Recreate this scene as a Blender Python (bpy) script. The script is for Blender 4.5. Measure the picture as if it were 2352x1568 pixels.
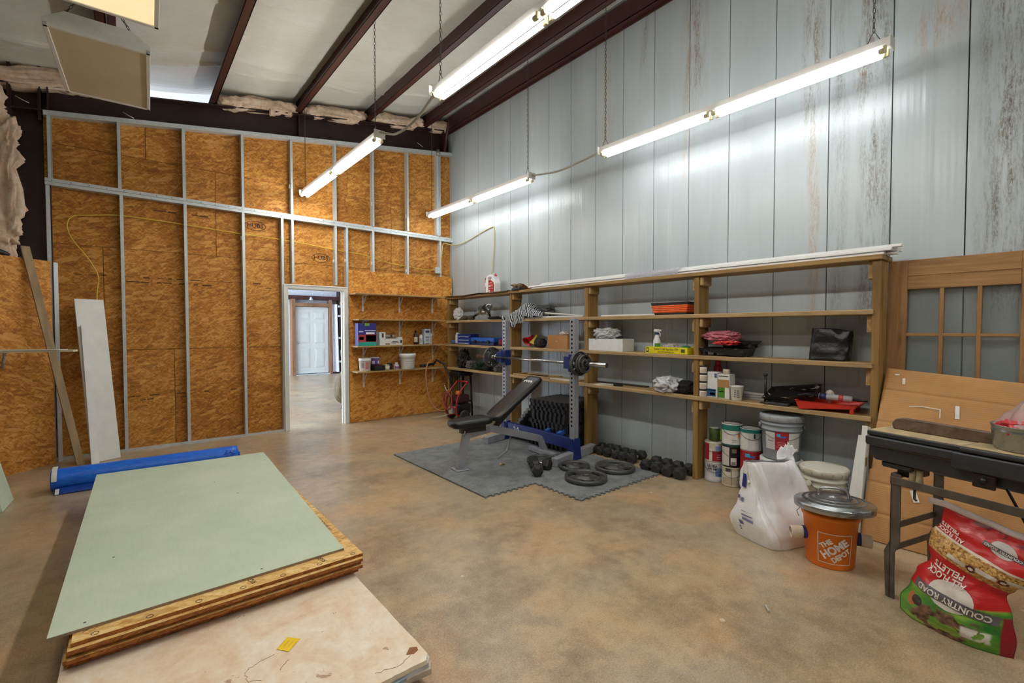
import bpy, bmesh, math, random
from mathutils import Vector, Matrix, noise
random.seed(7)
S = bpy.context.scene
for o in list(bpy.data.objects): bpy.data.objects.remove(o, do_unlink=True)
COL = S.collection
PI = math.pi

# ------------------------------------------------------------------ camera
F_PX, YAW, PITCH, ROLL = 1077.9, 0.68671, -0.026837, -0.00076
CAM = Vector((-4.4043, -7.0421, 1.4156))
cf = Vector((math.sin(YAW) * math.cos(PITCH), math.cos(YAW) * math.cos(PITCH), math.sin(PITCH)))
cr = Vector((math.cos(YAW), -math.sin(YAW), 0)); cu = cr.cross(cf)
cr2 = cr * math.cos(ROLL) + cu * math.sin(ROLL); cu2 = -cr * math.sin(ROLL) + cu * math.cos(ROLL)
camd = bpy.data.cameras.new('camera'); camd.sensor_width = 36; camd.lens = 36 * F_PX / 2352
camd.clip_start = 0.05; camd.clip_end = 200
camo = bpy.data.objects.new('camera', camd); COL.objects.link(camo); S.camera = camo
m = Matrix((cr2, cu2, -cf)).transposed().to_4x4(); m.translation = CAM; camo.matrix_world = m

# ------------------------------------------------------------------ sky light, exposure
W = bpy.data.worlds.new('sky'); S.world = W; W.use_nodes = True
bg = W.node_tree.nodes['Background']; bg.inputs[0].default_value = (0.70, 0.82, 1.0, 1); bg.inputs[1].default_value = 4.2
S.view_settings.view_transform = 'Standard'; S.view_settings.look = 'None'
S.view_settings.gamma = 1; S.view_settings.use_curve_mapping = False
S.view_settings.exposure = 0.80
TUBE_POWER = 28.0   # middle row; tubes along the metal wall are dimmed to keep it from blowing out
TUBE_POWER_DIM = 11.5
BOX_POWER = 3.2         # unseen box lights added above and behind the photographer to fill the near side

# ------------------------------------------------------------------ materials
def srgb(r, g, b):
    def f(c):
        c /= 255.0
        return c / 12.92 if c <= 0.04045 else ((c + 0.055) / 1.055) ** 2.4
    return (f(r), f(g), f(b), 1)
class N:
    """small node-graph helper"""
    def __init__(s, name):
        s.m = bpy.data.materials.new(name); s.m.use_nodes = True; s.t = s.m.node_tree
        s.b = s.t.nodes['Principled BSDF']
    def n(s, typ, **kw):
        nd = s.t.nodes.new(typ)
        for k, v in kw.items():
            if k in nd.inputs: s.set(nd.inputs[k], v)
            else: setattr(nd, k, v)
        return nd
    def set(s, inp, v):
        if isinstance(v, bpy.types.NodeSocket): s.t.links.new(v, inp)
        else: inp.default_value = v
    def math(s, op, a, b=0.5, c=None, clamp=False):
        nd = s.t.nodes.new('ShaderNodeMath'); nd.operation = op; nd.use_clamp = clamp
        s.set(nd.inputs[0], a); s.set(nd.inputs[1], b)
        if c is not None: s.set(nd.inputs[2], c)
        return nd.outputs[0]
    def mix(s, f, a, b, mode='MIX'):
        nd = s.t.nodes.new('ShaderNodeMix'); nd.data_type = 'RGBA'; nd.blend_type = mode
        s.set(nd.inputs[0], f); s.set(nd.inputs[6], a); s.set(nd.inputs[7], b)
        return nd.outputs[2]
    def ramp(s, f, stops, interp='LINEAR'):
        nd = s.t.nodes.new('ShaderNodeValToRGB'); s.set(nd.inputs[0], f); cr = nd.color_ramp; cr.interpolation = interp
        while len(cr.elements) < len(stops): cr.elements.new(0.5)
        for e, (p, c) in zip(cr.elements, stops):
            e.position = p; e.color = c if len(c) == 4 else (*c, 1)
        return nd.outputs[0]
    def step(s, f, a, b):
        nd = s.t.nodes.new('ShaderNodeMapRange'); nd.interpolation_type = 'SMOOTHSTEP'
        s.set(nd.inputs[0], f); nd.inputs[1].default_value = a; nd.inputs[2].default_value = b
        return nd.outputs[0]
    def world(s): return s.n('ShaderNodeNewGeometry').outputs['Position']
    def obj(s, rnd=True):
        c = s.n('ShaderNodeTexCoord').outputs['Object']
        if not rnd: return c
        r = s.n('ShaderNodeObjectInfo').outputs['Random']
        a = s.t.nodes.new('ShaderNodeVectorMath'); a.operation = 'ADD'; s.set(a.inputs[0], c)
        k = s.t.nodes.new('ShaderNodeCombineXYZ'); rr = s.math('MULTIPLY', r, 37.0)
        for i in range(3): s.set(k.inputs[i], rr)
        s.set(a.inputs[1], k.outputs[0]); return a.outputs[0]
    def mapv(s, v, scale=(1, 1, 1), rot=(0, 0, 0), loc=(0, 0, 0)):
        nd = s.t.nodes.new('ShaderNodeMapping'); s.set(nd.inputs[0], v)
        nd.inputs[1].default_value = loc; nd.inputs[2].default_value = rot; nd.inputs[3].default_value = scale
        return nd.outputs[0]
    def noise(s, v, scale, detail=4, rough=0.55, dist=0.0):
        nd = s.t.nodes.new('ShaderNodeTexNoise'); s.set(nd.inputs['Vector'], v)
        nd.inputs['Scale'].default_value = scale; nd.inputs['Detail'].default_value = detail
        nd.inputs['Roughness'].default_value = rough; nd.inputs['Distortion'].default_value = dist
        return nd.outputs[0]
    def voro(s, v, scale, out='Color', feature='F1', rand=1.0):
        nd = s.t.nodes.new('ShaderNodeTexVoronoi'); nd.feature = feature; s.set(nd.inputs['Vector'], v)
        nd.inputs['Scale'].default_value = scale; nd.inputs['Randomness'].default_value = rand
        return nd.outputs[out]
    def sep(s, v):
        nd = s.t.nodes.new('ShaderNodeSeparateXYZ'); s.set(nd.inputs[0], v); return nd.outputs
    def bump(s, h, strength=0.3, dist=0.01):
        nd = s.t.nodes.new('ShaderNodeBump'); s.set(nd.inputs['Height'], h)
        nd.inputs['Strength'].default_value = strength; nd.inputs['Distance'].default_value = dist
        s.t.links.new(nd.outputs[0], s.b.inputs['Normal'])
    def out(s, col=None, rough=None, metal=None, **kw):
        if col is not None: s.set(s.b.inputs['Base Color'], col)
        if rough is not None: s.set(s.b.inputs['Roughness'], rough)
        if metal is not None: s.set(s.b.inputs['Metallic'], metal)
        for k, v in kw.items(): s.set(s.b.inputs[k.replace('_', ' ')], v)
        return s.m
_mc = {}
def mat(rgb, rough=0.5, metal=0.0, var=0.12, scale=18.0, name='paint', **kw):
    """procedural plain surface: colour with slight mottling and micro relief"""
    key = (rgb, rough, metal, var, scale, tuple(sorted(kw.items())))
    if key in _mc: return _mc[key]
    g = N(name); c = srgb(*rgb); v = g.obj()
    f = g.noise(v, scale, 4)
    lo = tuple(x * (1 - var) for x in c[:3]) + (1,); hi = tuple(min(1, x * (1 + var)) for x in c[:3]) + (1,)
    col = g.ramp(f, [(0.3, lo), (0.7, hi)])
    r = g.math('MULTIPLY_ADD', f, 0.12, rough - 0.06)
    g.bump(g.noise(v, scale * 6, 3), 0.08, 0.002)
    _mc[key] = g.out(col, r, metal, **kw); return _mc[key]
def osb_mat(name, dark, mid, light, stretch=(1, 1, 1), sc=30.0, contrast=1.0):
    g = N(name); v = g.obj()
    d = g.n('ShaderNodeTexNoise', Vector=v, Scale=7.0)
    w = g.mix(0.025, v, d.outputs['Color'])
    cols = []; up = stretch[2] != 1
    for i, rot in enumerate((0.12, 0.75, -0.62)):
        r3 = (0, rot, 0) if up else (0, 0, rot)
        vv = g.mapv(g.mapv(w, (1, 1, 1), r3, (i * 3.1, i * 1.7, i * 5.3)), stretch)
        cols.append(g.sep(g.voro(vv, sc * (1 + 0.35 * i)))[0])
    sel = g.noise(v, 14, 2)
    a = g.mix(g.step(sel, 0.44, 0.56), cols[0], cols[1]); a = g.mix(0.35, a, cols[2])
    big = g.step(g.noise(v, 1.5, 5, 0.6, 0.4), 0.36, 0.64)
    f = g.math('MULTIPLY_ADD', g.noise(g.mapv(v, tuple(1 + (x - 1) * 2 for x in stretch)), sc * 2.2, 5, 0.7), 0.55, g.math('MULTIPLY', a, 0.50 * contrast))
    f = g.math('MULTIPLY_ADD', big, 0.14, g.math('SUBTRACT', f, 0.12))
    col = g.ramp(f, [(0.16, dark), (0.44, mid), (0.78, light)])
    fl = g.sep(g.voro(g.mapv(g.mapv(w, (1, 1, 1), (0, 0.3, 0) if up else (0, 0, 0.3)), stretch), sc * 0.62))
    col = g.mix(g.math('MULTIPLY', g.math('GREATER_THAN', fl[1], 0.90), 0.55), col, light)
    col = g.mix(g.math('MULTIPLY', g.math('LESS_THAN', fl[1], 0.07), 0.5), col, dark)
    spots = g.step(g.noise(g.mapv(v, stretch), 34, 3), 0.64, 0.74)
    col = g.mix(g.math('MULTIPLY', spots, 0.35), col, tuple(x * 0.5 for x in dark[:3]) + (1,))
    g.bump(f, 0.25, 0.004)
    return g.out(col, 0.72)
OSB = osb_mat('osb', srgb(134, 78, 20), srgb(184, 118, 36), srgb(226, 168, 88), (1, 1, 3.6), 15)
OSBF = osb_mat('osb_flat', srgb(178, 122, 52), srgb(224, 180, 106), srgb(244, 214, 152), (1, 3.0, 1), 17)
OSBE = osb_mat('osb_edge', srgb(94, 48, 12), srgb(150, 86, 26), srgb(188, 120, 48), (1, 1, 5), 40)
OSBP = osb_mat('osb_fresh', srgb(146, 82, 16), srgb(204, 130, 40), srgb(234, 178, 92), (1, 1, 3.0), 17, 1.15)
def wood_mat(name, dark, light, axis=1, sc=9, rough=0.65):
    g = N(name); v = g.obj(); st = [7, 7, 7]; st[axis] = 0.5
    w = g.mapv(v, tuple(st)); f = g.noise(w, sc * 0.35, 6, 0.65, 0.6)
    k = g.step(g.noise(g.mapv(v, tuple(0.5 + x * 0.25 for x in st)), 2.2, 2), 0.62, 0.74)
    col = g.ramp(f, [(0.28, dark), (0.72, light)])
    col = g.mix(g.math('MULTIPLY', k, 0.45), col, tuple(x * 0.5 for x in dark[:3]) + (1,))
    g.bump(f, 0.15, 0.003)
    return g.out(col, rough)
TREATED = wood_mat('treated_lumber', srgb(118, 88, 44), srgb(172, 138, 84), 1)
TREATEDV = wood_mat('treated_lumber_upright', srgb(116, 84, 38), srgb(172, 136, 76), 2)
SHELFW = wood_mat('shelf_lumber', srgb(140, 112, 72), srgb(202, 172, 124), 1)
SHELFX = wood_mat('shelf_lumber_cross', srgb(140, 108, 62), srgb(204, 170, 116), 0)
DOORW = wood_mat('door_oak', srgb(126, 88, 48), srgb(176, 134, 84), 2, 12)
DOORH = wood_mat('door_oak_rail', srgb(126, 88, 48), srgb(176, 134, 84), 1, 12)
DARKW = wood_mat('weathered_wood', srgb(72, 54, 42), srgb(126, 104, 86), 1)
BROWNW = wood_mat('rough_brown_wood', srgb(120, 84, 56), srgb(170, 128, 92), 2)
PLANK = wood_mat('grey_plank', srgb(140, 116, 84), srgb(176, 152, 116), 2)
MAROON = mat((70, 36, 30), 0.42, 0.0, 0.18, 6, 'red_oxide_primer')
MAROOND = mat((50, 28, 24), 0.5, 0.0, 0.2, 5, 'red_oxide_primer_dark')
GALV = mat((204, 212, 214), 0.36, 0.3, 0.10, 30, 'galvanised_steel')
WHITEP = mat((226, 226, 220), 0.5, 0, 0.05, 8, 'white_paint')
WHITEPL = mat((236, 236, 234), 0.42, 0, 0.04, 10, 'white_plastic')
BLACKR = mat((42, 42, 43), 0.5, 0, 0.25, 30, 'black_rubber')
BLACKP = mat((20, 20, 21), 0.4, 0, 0.2, 20, 'black_plastic')
CHROME = mat((190, 190, 190), 0.22, 1.0, 0.08, 20, 'chrome')
STEELD = mat((62, 60, 58), 0.45, 0.5, 0.25, 14, 'dark_steel')

# ------------------------------------------------------------------ mesh helpers
class B:
    def __init__(s): s.m = bmesh.new()
    def box(s, x0, x1, y0, y1, z0, z1, bev=0.0, seg=1, rot=None, at=None):
        r = bmesh.ops.create_cube(s.m, size=1.0); vs = r['verts']
        for v in vs: v.co = Vector((x0 + (v.co.x + .5) * (x1 - x0), y0 + (v.co.y + .5) * (y1 - y0), z0 + (v.co.z + .5) * (z1 - z0)))
        if bev > 0:
            es = list({e for v in vs for e in v.link_edges})
            r2 = bmesh.ops.bevel(s.m, geom=es, offset=bev, segments=seg, affect='EDGES', profile=0.5)
            vs = list({v for f in r2['faces'] for v in f.verts} | {v for v in vs if v.is_valid})
        if rot is not None: s.xf(vs, rot, at)
        return vs
    def xf(s, vs, rot, at=None):
        c = Vector(at) if at else Vector((0, 0, 0))
        for v in vs: v.co = rot @ (v.co - c) + c
    def prism(s, poly, h0, h1, axis='z', bev=0.0):
        """poly: 2D points; axis z -> (x,y), y -> (x,z), x -> (y,z)"""
        def P(a, b, h): return {'z': (a, b, h), 'y': (a, h, b), 'x': (h, a, b)}[axis]
        lo = [s.m.verts.new(P(a, b, h0)) for a, b in poly]; hi = [s.m.verts.new(P(a, b, h1)) for a, b in poly]
        n = len(poly); fs = [s.m.faces.new(lo[::-1]), s.m.faces.new(hi)]
        for i in range(n): fs.append(s.m.faces.new((lo[i], lo[(i + 1) % n], hi[(i + 1) % n], hi[i])))
        bmesh.ops.recalc_face_normals(s.m, faces=fs)
        if bev > 0:
            bmesh.ops.bevel(s.m, geom=list({e for f in fs for e in f.edges}), offset=bev, segments=1, affect='EDGES')
        return lo + hi
    def tube(s, pts, r, seg=8, closed=False, cap=True, smooth=0):
        pts = [Vector(p) for p in pts]
        for _ in range(smooth):
            q = [pts[0]] if not closed else []
            n = len(pts)
            for i in range(n - (0 if closed else 1)):
                a, b = pts[i], pts[(i + 1) % n]; q += [a * .75 + b * .25, a * .25 + b * .75]
            if not closed: q.append(pts[-1])
            pts = q
        n = len(pts); rings = []; up = None
        for i, p in enumerate(pts):
            if closed: t = pts[(i + 1) % n] - pts[i - 1]
            else: t = pts[min(i + 1, n - 1)] - pts[max(i - 1, 0)]
            t.normalize()
            if up is None: up = Vector((0, 0, 1)) if abs(t.z) < .9 else Vector((1, 0, 0))
            a = t.cross(up)
            if a.length < 1e-6: a = t.orthogonal()
            a.normalize(); b = a.cross(t); up = b
            rr = r[i] if isinstance(r, (list, tuple)) else r
            rings.append([s.m.verts.new(p + (a * math.cos(2 * PI * k / seg) + b * math.sin(2 * PI * k / seg)) * rr) for k in range(seg)])
        for i in range(n if closed else n - 1):
            A, Bq = rings[i], rings[(i + 1) % n]
            for k in range(seg):
                f = s.m.faces.new((A[k], A[(k + 1) % seg], Bq[(k + 1) % seg], Bq[k])); f.smooth = True
        if cap and not closed: s.m.faces.new(rings[0]); s.m.faces.new(rings[-1][::-1])
        return [v for r_ in rings for v in r_]
    def lathe(s, prof, seg=28, at=(0, 0, 0), smooth=True, sx=1.0, sy=1.0, cap=(True, True), a0=0.0):
        at = Vector(at); rings = []
        for r, z in prof:
            rings.append([s.m.verts.new(at + Vector((sx * r * math.cos(a0 + 2 * PI * k / seg), sy * r * math.sin(a0 + 2 * PI * k / seg), z))) for k in range(seg)])
        for A, Bq in zip(rings, rings[1:]):
            for k in range(seg):
                f = s.m.faces.new((A[k], A[(k + 1) % seg], Bq[(k + 1) % seg], Bq[k])); f.smooth = smooth
        if cap[0] and prof[0][0] > 1e-6: s.m.faces.new(rings[0][::-1])
        if cap[1] and prof[-1][0] > 1e-6: s.m.faces.new(rings[-1])
        return [v for r_ in rings for v in r_]
    def grid(s, fn, nu, nv, smooth=True, wrapu=False):
        g = [[s.m.verts.new(fn(i / (nu if wrapu else nu - 1), j / (nv - 1))) for j in range(nv)] for i in range(nu)]
        for i in range(nu if wrapu else nu - 1):
            for j in range(nv - 1):
                f = s.m.faces.new((g[i][j], g[(i + 1) % nu][j], g[(i + 1) % nu][j + 1], g[i][j + 1])); f.smooth = smooth
        return g
    def data(s, name, mt):
        me = bpy.data.meshes.new(name)
        bmesh.ops.recalc_face_normals(s.m, faces=s.m.faces[:])
        s.m.to_mesh(me); s.m.free()
        for x in (mt if isinstance(mt, (list, tuple)) else [mt]): me.materials.append(x)
        return me
    def obj(s, name, mt, parent=None, loc=None, rz=None, label=None):
        return link(name, s.data(name, mt), parent, loc, rz, label)
def link(name, me, parent=None, loc=None, rz=None, label=None):
    o = bpy.data.objects.new(name, me); COL.objects.link(o)
    if parent: o.parent = parent
    if loc is not None: o.location = loc
    if rz is not None: o.rotation_euler = (0, 0, rz)
    if label: o['label'] = label
    return o
def tag(o, label, cat, group=None):
    o['label'] = label; o['category'] = cat
    if group: o['group'] = group
    return o
def thing(name, label, cat, loc=(0, 0, 0), rz=0.0, group=None):
    o = bpy.data.objects.new(name, None); COL.objects.link(o); o.empty_display_size = 0.1
    o.location = loc; o.rotation_euler = (0, 0, rz)
    return tag(o, label, cat, group)
def struct(o): o['kind'] = 'structure'; return o
def sempty(name, loc=(0, 0, 0)):
    o = bpy.data.objects.new(name, None); COL.objects.link(o); o.location = loc; o.empty_display_size = 0.1
    return struct(o)
def copy_tree(o, parent=None, loc=None, rot=None):
    c = o.copy(); COL.objects.link(c); c.parent = parent
    if loc is not None: c.location = loc
    if rot is not None: c.rotation_euler = rot
    for ch in [x for x in bpy.data.objects if x.parent == o]: copy_tree(ch, c)
    return c
def bx(name, d, mt, parent=None, bev=0.002, loc=None, rz=None, rot=None, at=None):
    b = B(); b.box(*d, bev=bev, rot=rot, at=at); return b.obj(name, mt, parent, loc, rz)
def fbm(p, o=4): return noise.fractal(Vector(p), 1.0, 2.0, o)
def text_mesh(txt, size, bold=0.0, align='CENTER', depth=0.0):
    cu_ = bpy.data.curves.new('lettering', 'FONT'); cu_.body = txt; cu_.size = size; cu_.align_x = align; cu_.align_y = 'CENTER'
    cu_.offset = bold; cu_.extrude = depth; cu_.resolution_u = 3
    o = bpy.data.objects.new('lettering', cu_); COL.objects.link(o)
    me = bpy.data.meshes.new_from_object(o.evaluated_get(bpy.context.evaluated_depsgraph_get()))
    bpy.data.objects.remove(o, do_unlink=True); bpy.data.curves.remove(cu_); return me
def text_on(txt, size, fn, mt, parent, bold=0.0, rot=0.0, off=(0, 0), sub=2, name='lettering', sx=1.0, shear=0.0):
    """lettering laid on a surface: fn(u,v)->point in parent's space"""
    me = text_mesh(txt, size, bold); b = bmesh.new(); b.from_mesh(me); bpy.data.meshes.remove(me)
    if sub: bmesh.ops.triangulate(b, faces=b.faces[:]); bmesh.ops.subdivide_edges(b, edges=b.edges[:], cuts=sub, use_grid_fill=True)
    c, s_ = math.cos(rot), math.sin(rot)
    for v in b.verts:
        x, y = v.co.x * sx + shear * v.co.y, v.co.y
        v.co = Vector(fn(off[0] + c * x - s_ * y, off[1] + s_ * x + c * y))
    me = bpy.data.meshes.new(name); b.to_mesh(me); b.free(); me.materials.append(mt)
    return link(name, me, parent)
# ================================================================== STRUCTURE
def ceil_z(x): return 5.08 + 0.17 * x
def purl_z(x): return 4.86 + 0.17 * x
# ---- floor: sealed, stained concrete
g = N('stained_concrete'); v = g.world()
f1 = g.noise(v, 0.9, 6, 0.6, 0.1); f2 = g.noise(g.mapv(v, (1, 1, 1), (0, 0, 0), (7, 3, 0)), 1.6, 5, 0.58, 0.1); f3 = g.noise(v, 9, 4, 0.7); f4 = g.noise(v, 130, 3, 0.7)
col = g.ramp(f1, [(0.36, srgb(136, 116, 84)), (0.50, srgb(174, 150, 112)), (0.64, srgb(202, 180, 144))])
col = g.mix(g.math('MULTIPLY', g.step(f2, 0.44, 0.68), 0.6), col, srgb(206, 150, 90))
col = g.mix(g.math('MULTIPLY', g.step(g.noise(g.mapv(v, (1, 1, 1), (0, 0, 0), (21, 9, 0)), 1.3, 5, 0.6, 0.1), 0.44, 0.64), 0.7), col, srgb(146, 140, 124))
col = g.mix(g.math('MULTIPLY', g.step(g.noise(g.mapv(v, (1, 1, 1), (0, 0, 0), (4, 19, 0)), 1.9, 6, 0.62, 0.1), 0.45, 0.66), 0.75), col, srgb(112, 84, 56))
col = g.mix(0.28, col, g.ramp(f3, [(0.38, srgb(132, 112, 82)), (0.62, srgb(216, 194, 156))]))
col = g.mix(0.24, col, g.ramp(f4, [(0.35, srgb(110, 90, 68)), (0.65, srgb(232, 214, 184))]))
vd = g.voro(g.mapv(v, (1, 1, 0)), 5.5, 'Distance'); vr = g.sep(g.voro(g.mapv(v, (1, 1, 0)), 5.5))[0]
spk = g.math('MULTIPLY', g.math('LESS_THAN', vd, g.math('MULTIPLY', vr, 0.075)), g.math('GREATER_THAN', vr, 0.62))
col = g.mix(g.math('MULTIPLY', spk, 0.75), col, srgb(216, 208, 192))
vd2 = g.voro(g.mapv(v, (1, 1, 0), (0, 0, 0), (3, 5, 0)), 2.6, 'Distance'); vr2 = g.sep(g.voro(g.mapv(v, (1, 1, 0), (0, 0, 0), (3, 5, 0)), 2.6))[1]
dk = g.math('MULTIPLY', g.step(g.math('ADD', vd2, g.math('MULTIPLY', f3, 0.06)), 0.06, 0.045), g.math('GREATER_THAN', vr2, 0.95))
col = g.mix(g.math('MULTIPLY', dk, 0.6), col, srgb(70, 64, 58))
g.bump(g.math('MULTIPLY_ADD', f3, 0.6, f4), 0.05, 0.004)
CONC = g.out(col, g.math('MAXIMUM', g.math('MULTIPLY_ADD', f2, 0.16, 0.22), 0.285), 0.0)
b = B(); b.box(-5.7, 3.2, -11.0, 8.6, -0.12, 0.0); struct(b.obj('floor', CONC))

# ---- metal liner wall (right): one part for each panel
g = N('liner_panel_paint'); v = g.world(); sy = g.sep(v)
n1 = g.noise(g.mapv(v, (1, 1, 0.12)), 3.0, 5, 0.6); n2 = g.noise(v, 40, 3); n3 = g.noise(g.mapv(v, (1, 9, 0.35)), 5, 5, 0.7)
col = g.ramp(n1, [(0.32, srgb(171, 181, 184)), (0.68, srgb(186, 195, 198))])
WARP = g.math('MULTIPLY_ADD', g.noise(v, 3.5, 3, 0.6), 0.06, -0.03)
FINE = g.step(g.noise(g.mapv(v, (1, 3, 1)), 26.0, 3, 0.8), 0.30, 0.62)
RUNS = [g.math('MULTIPLY', FINE, g.step(g.noise(g.mapv(v, (1, 4, 0.45), (0, 0, 0), (0, q, q)), 4.0, 6, 0.75), 0.40, 0.62)) for q in (3.1, 7.7)]
YW = g.math('ADD', sy[1], WARP)
def streak(yc, w, z0, z1, seed, amt, c):
    global col
    a = g.math('SUBTRACT', 1.0, g.math('MULTIPLY', g.math('ABSOLUTE', g.math('SUBTRACT', YW, yc)), 1.0 / w), clamp=True)
    zz = g.math('MULTIPLY', g.step(sy[2], z0 - 0.25, z0 + 0.25), g.step(sy[2], z1 + 0.2, z1 - 0.2))
    col = g.mix(g.math('MULTIPLY', g.math('MULTIPLY', g.math('POWER', a, 0.7), zz), g.math('MULTIPLY', RUNS[int(seed * 10) % 2], amt)), col, c)
BR = srgb(116, 82, 48); BK = srgb(96, 84, 66); RU = srgb(168, 126, 70)
streak(-5.58, 0.09, 3.0, 5.0, 3.1, 1.0, BR); streak(-5.60, 0.05, 1.3, 3.0, 5.1, 0.85, RU); streak(-5.78, 0.07, 1.5, 5, 9.1, 0.6, BK)
streak(-6.01, 0.12, 1.4, 5.0, 7.7, 0.95, BK); streak(-5.93, 0.08, 3.2, 5, 2.7, 0.8, BR); streak(-6.70, 0.16, 1.6, 5, 12.3, 1.0, BK); streak(-6.95, 0.2, 1.6, 5, 1.3, 0.9, BK)
streak(-6.35, 0.20, 3.35, 3.75, 6.3, 0.8, RU); streak(-4.55, 0.14, 3.7, 5.0, 4.4, 0.75, BR); streak(-4.47, 0.09, 2.9, 4.6, 8.8, 0.5, RU); streak(-3.95, 0.07, 4.2, 5, 1.9, 0.6, BK)
streak(-4.52, 0.06, 0.3, 1.6, 2.2, 0.5, BR); streak(-2.2, 0.1, 0.1, 0.7, 6.6, 0.6, RU); streak(-3.45, 0.1, 3.5, 5, 3.9, 0.45, RU)
sc_ = g.step(g.noise(g.mapv(v, (1, 2.5, 1.2), (0.6, 0, 0)), 16, 4, 0.8), 0.66, 0.74)
msk = g.step(g.noise(v, 0.8, 2), 0.48, 0.62)
col = g.mix(g.math('MULTIPLY', g.math('MULTIPLY', sc_, msk), 0.45), col, srgb(120, 116, 104))
w = g.n('ShaderNodeTexWave', wave_type='BANDS', bands_direction='Y', Vector=v, Scale=8.3)
rib = g.math('MULTIPLY_ADD', g.noise(g.mapv(v, (1, 60, 0.15)), 1.0, 2), 1.2, w.outputs[1])
g.bump(g.math('MULTIPLY_ADD', g.noise(g.mapv(v, (1, 1, 0.3)), 5, 3), 1.5, rib), 0.10, 0.006)
LINER = g.out(col, g.math('MAXIMUM', g.math('MULTIPLY_ADD', n3, 0.16, 0.24), 0.285), 0.0, Specular_IOR_Level=0.6)
b = B(); b.box(0.03, 0.12, -10.6, 0.4, 0.0, 5.1); WR = struct(b.obj('wall_right', mat((48, 52, 54), 0.7)))
b = B(); pw = 0.4064; gp = 0.0022
b.prism([(0.04, -pw + gp), (0.012, -pw + gp), (0.0, -pw + gp + 0.002), (0.0, -0.24), (-0.002, -0.22), (-0.002, -0.186), (0.0, -0.166), (0.0, -gp - 0.002), (0.012, -gp), (0.04, -gp)], 0.0, 5.0)
pme = b.data('wall_panel', LINER)
for k in range(-7, 20):
    y = -2.450 - pw * k
    if y > 0.4: continue
    link('wall_panel', pme, WR, (0, y, 0))

# ---- framed wall (back): OSB sheets behind steel studs
WB = sempty('wall_back')
def top_z(x): return 4.452 + 0.145 * x
def sheet(x0, x1, z0, z1):
    x0 += 0.0025; x1 -= 0.0025; z0 += 0.0025; z1 -= 0.0025
    if z1 > top_z(x0): poly = [(x0, z0), (x1, z0), (x1, min(z1, top_z(x1))), (x0, top_z(x0))]
    else: poly = [(x0, z0), (x1, z0), (x1, z1), (x0, z1)]
    b = B(); cx, cz = (x0 + x1) / 2, (z0 + z1) / 2
    b.prism([(a - cx, c - cz) for a, c in poly], 0.0, 0.012, 'y'); b.obj('osb_sheet', OSB, WB, (cx, 0.045, cz))
for a in [(-5.06, -3.96, 0, 1.175), (-3.96, -2.69, 0, 1.175), (-1.88, 0, 0, 1.175), (-5.06, -4.6, 1.175, 2.35), (-4.6, -2.69, 1.175, 2.35), (-2.69, -1.88, 1.98, 2.35), (-1.88, 0, 1.175, 2.35),
          (-5.06, -3.5, 2.35, 3.42), (-3.5, -1.1, 2.35, 3.42), (-1.1, 0, 2.35, 3.42), (-5.06, -4.2, 3.42, 4.6), (-4.2, -1.8, 3.42, 4.6), (-1.8, 0, 3.42, 4.6)]: sheet(*a)
b = B(); b.prism([(-5.06, 0), (-2.69, 0), (-2.69, 1.98), (-1.88, 1.98), (-1.88, 0), (0.05, 0), (0.05, top_z(0)), (-5.06, top_z(-5.06))], 0.06, 0.075, 'y'); b.obj('light_tight_backing', mat((150, 110, 60), 0.8), WB)  # unseen board added to stop light leaking through the OSB seams
STUDM = {}
def stud(x, z0, z1, face=-1):
    key = (round(z1 - z0, 2), face)
    if key not in STUDM:
        h = z1 - z0; b = B()
        b.box(-0.016, 0.016, -0.045, -0.043, 0, h); b.box(-0.016, 0.016, 0.043, 0.045, 0, h)
        xs = (-0.016, -0.0145) if face < 0 else (0.0145, 0.016)
        b.box(xs[0], xs[1], -0.045, 0.045, 0, h)
        lx = 0.016 if face < 0 else -0.016
        b.box(min(lx, lx * 0.9), max(lx, lx * 0.9), -0.045, -0.036, 0, h)
        STUDM[key] = b.data('stud', GALV)
    link('stud', STUDM[key], WB, (x, 0.0, z0))
for x in (-5.03, -4.43, -3.83, -3.205, -2.735): stud(x, 0.02, 2.945)
stud(-1.845, 0.02, 2.945)
for x in (-2.603, -2.01): stud(x, 2.06, 2.945)
for x in (-1.436, -0.853, -0.243): stud(x, 0.02, 2.945)
for x in (-5.01, -4.44, -3.834, -3.204, -2.607, -2.008, -1.432, -0.848, -0.25): stud(x, 3.005, top_z(x) - 0.01)
b = B(); b.box(-0.31, -0.26, -0.045, 0.045, 3.0, top_z(-0.3)); b.obj('stud', GALV, WB)
def track(pts, name='track'):
    (x0, z0), (x1, z1), h = pts
    b = B(); b.prism([(x0, z0), (x1, z1), (x1, z1 + h), (x0, z0 + h)], -0.0475, -0.0455, 'y')
    b.prism([(x0, z0), (x1, z1), (x1, z1 + 0.0015), (x0, z0 + 0.0015)], -0.047, 0.046, 'y')
    b.obj(name, GALV, WB)
track(((-5.05, 0.0), (-2.69, 0.0), 0.032)); track(((-1.88, 0.0), (-0.0, 0.0), 0.032))
track(((-5.05, 2.985), (-0.0, 2.952), 0.034)); track(((-5.05, 2.948), (-0.0, 2.915), 0.034))
track(((-5.05, top_z(-5.05) - 0.045), (-0.0, top_z(0) - 0.045), 0.05))
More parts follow.
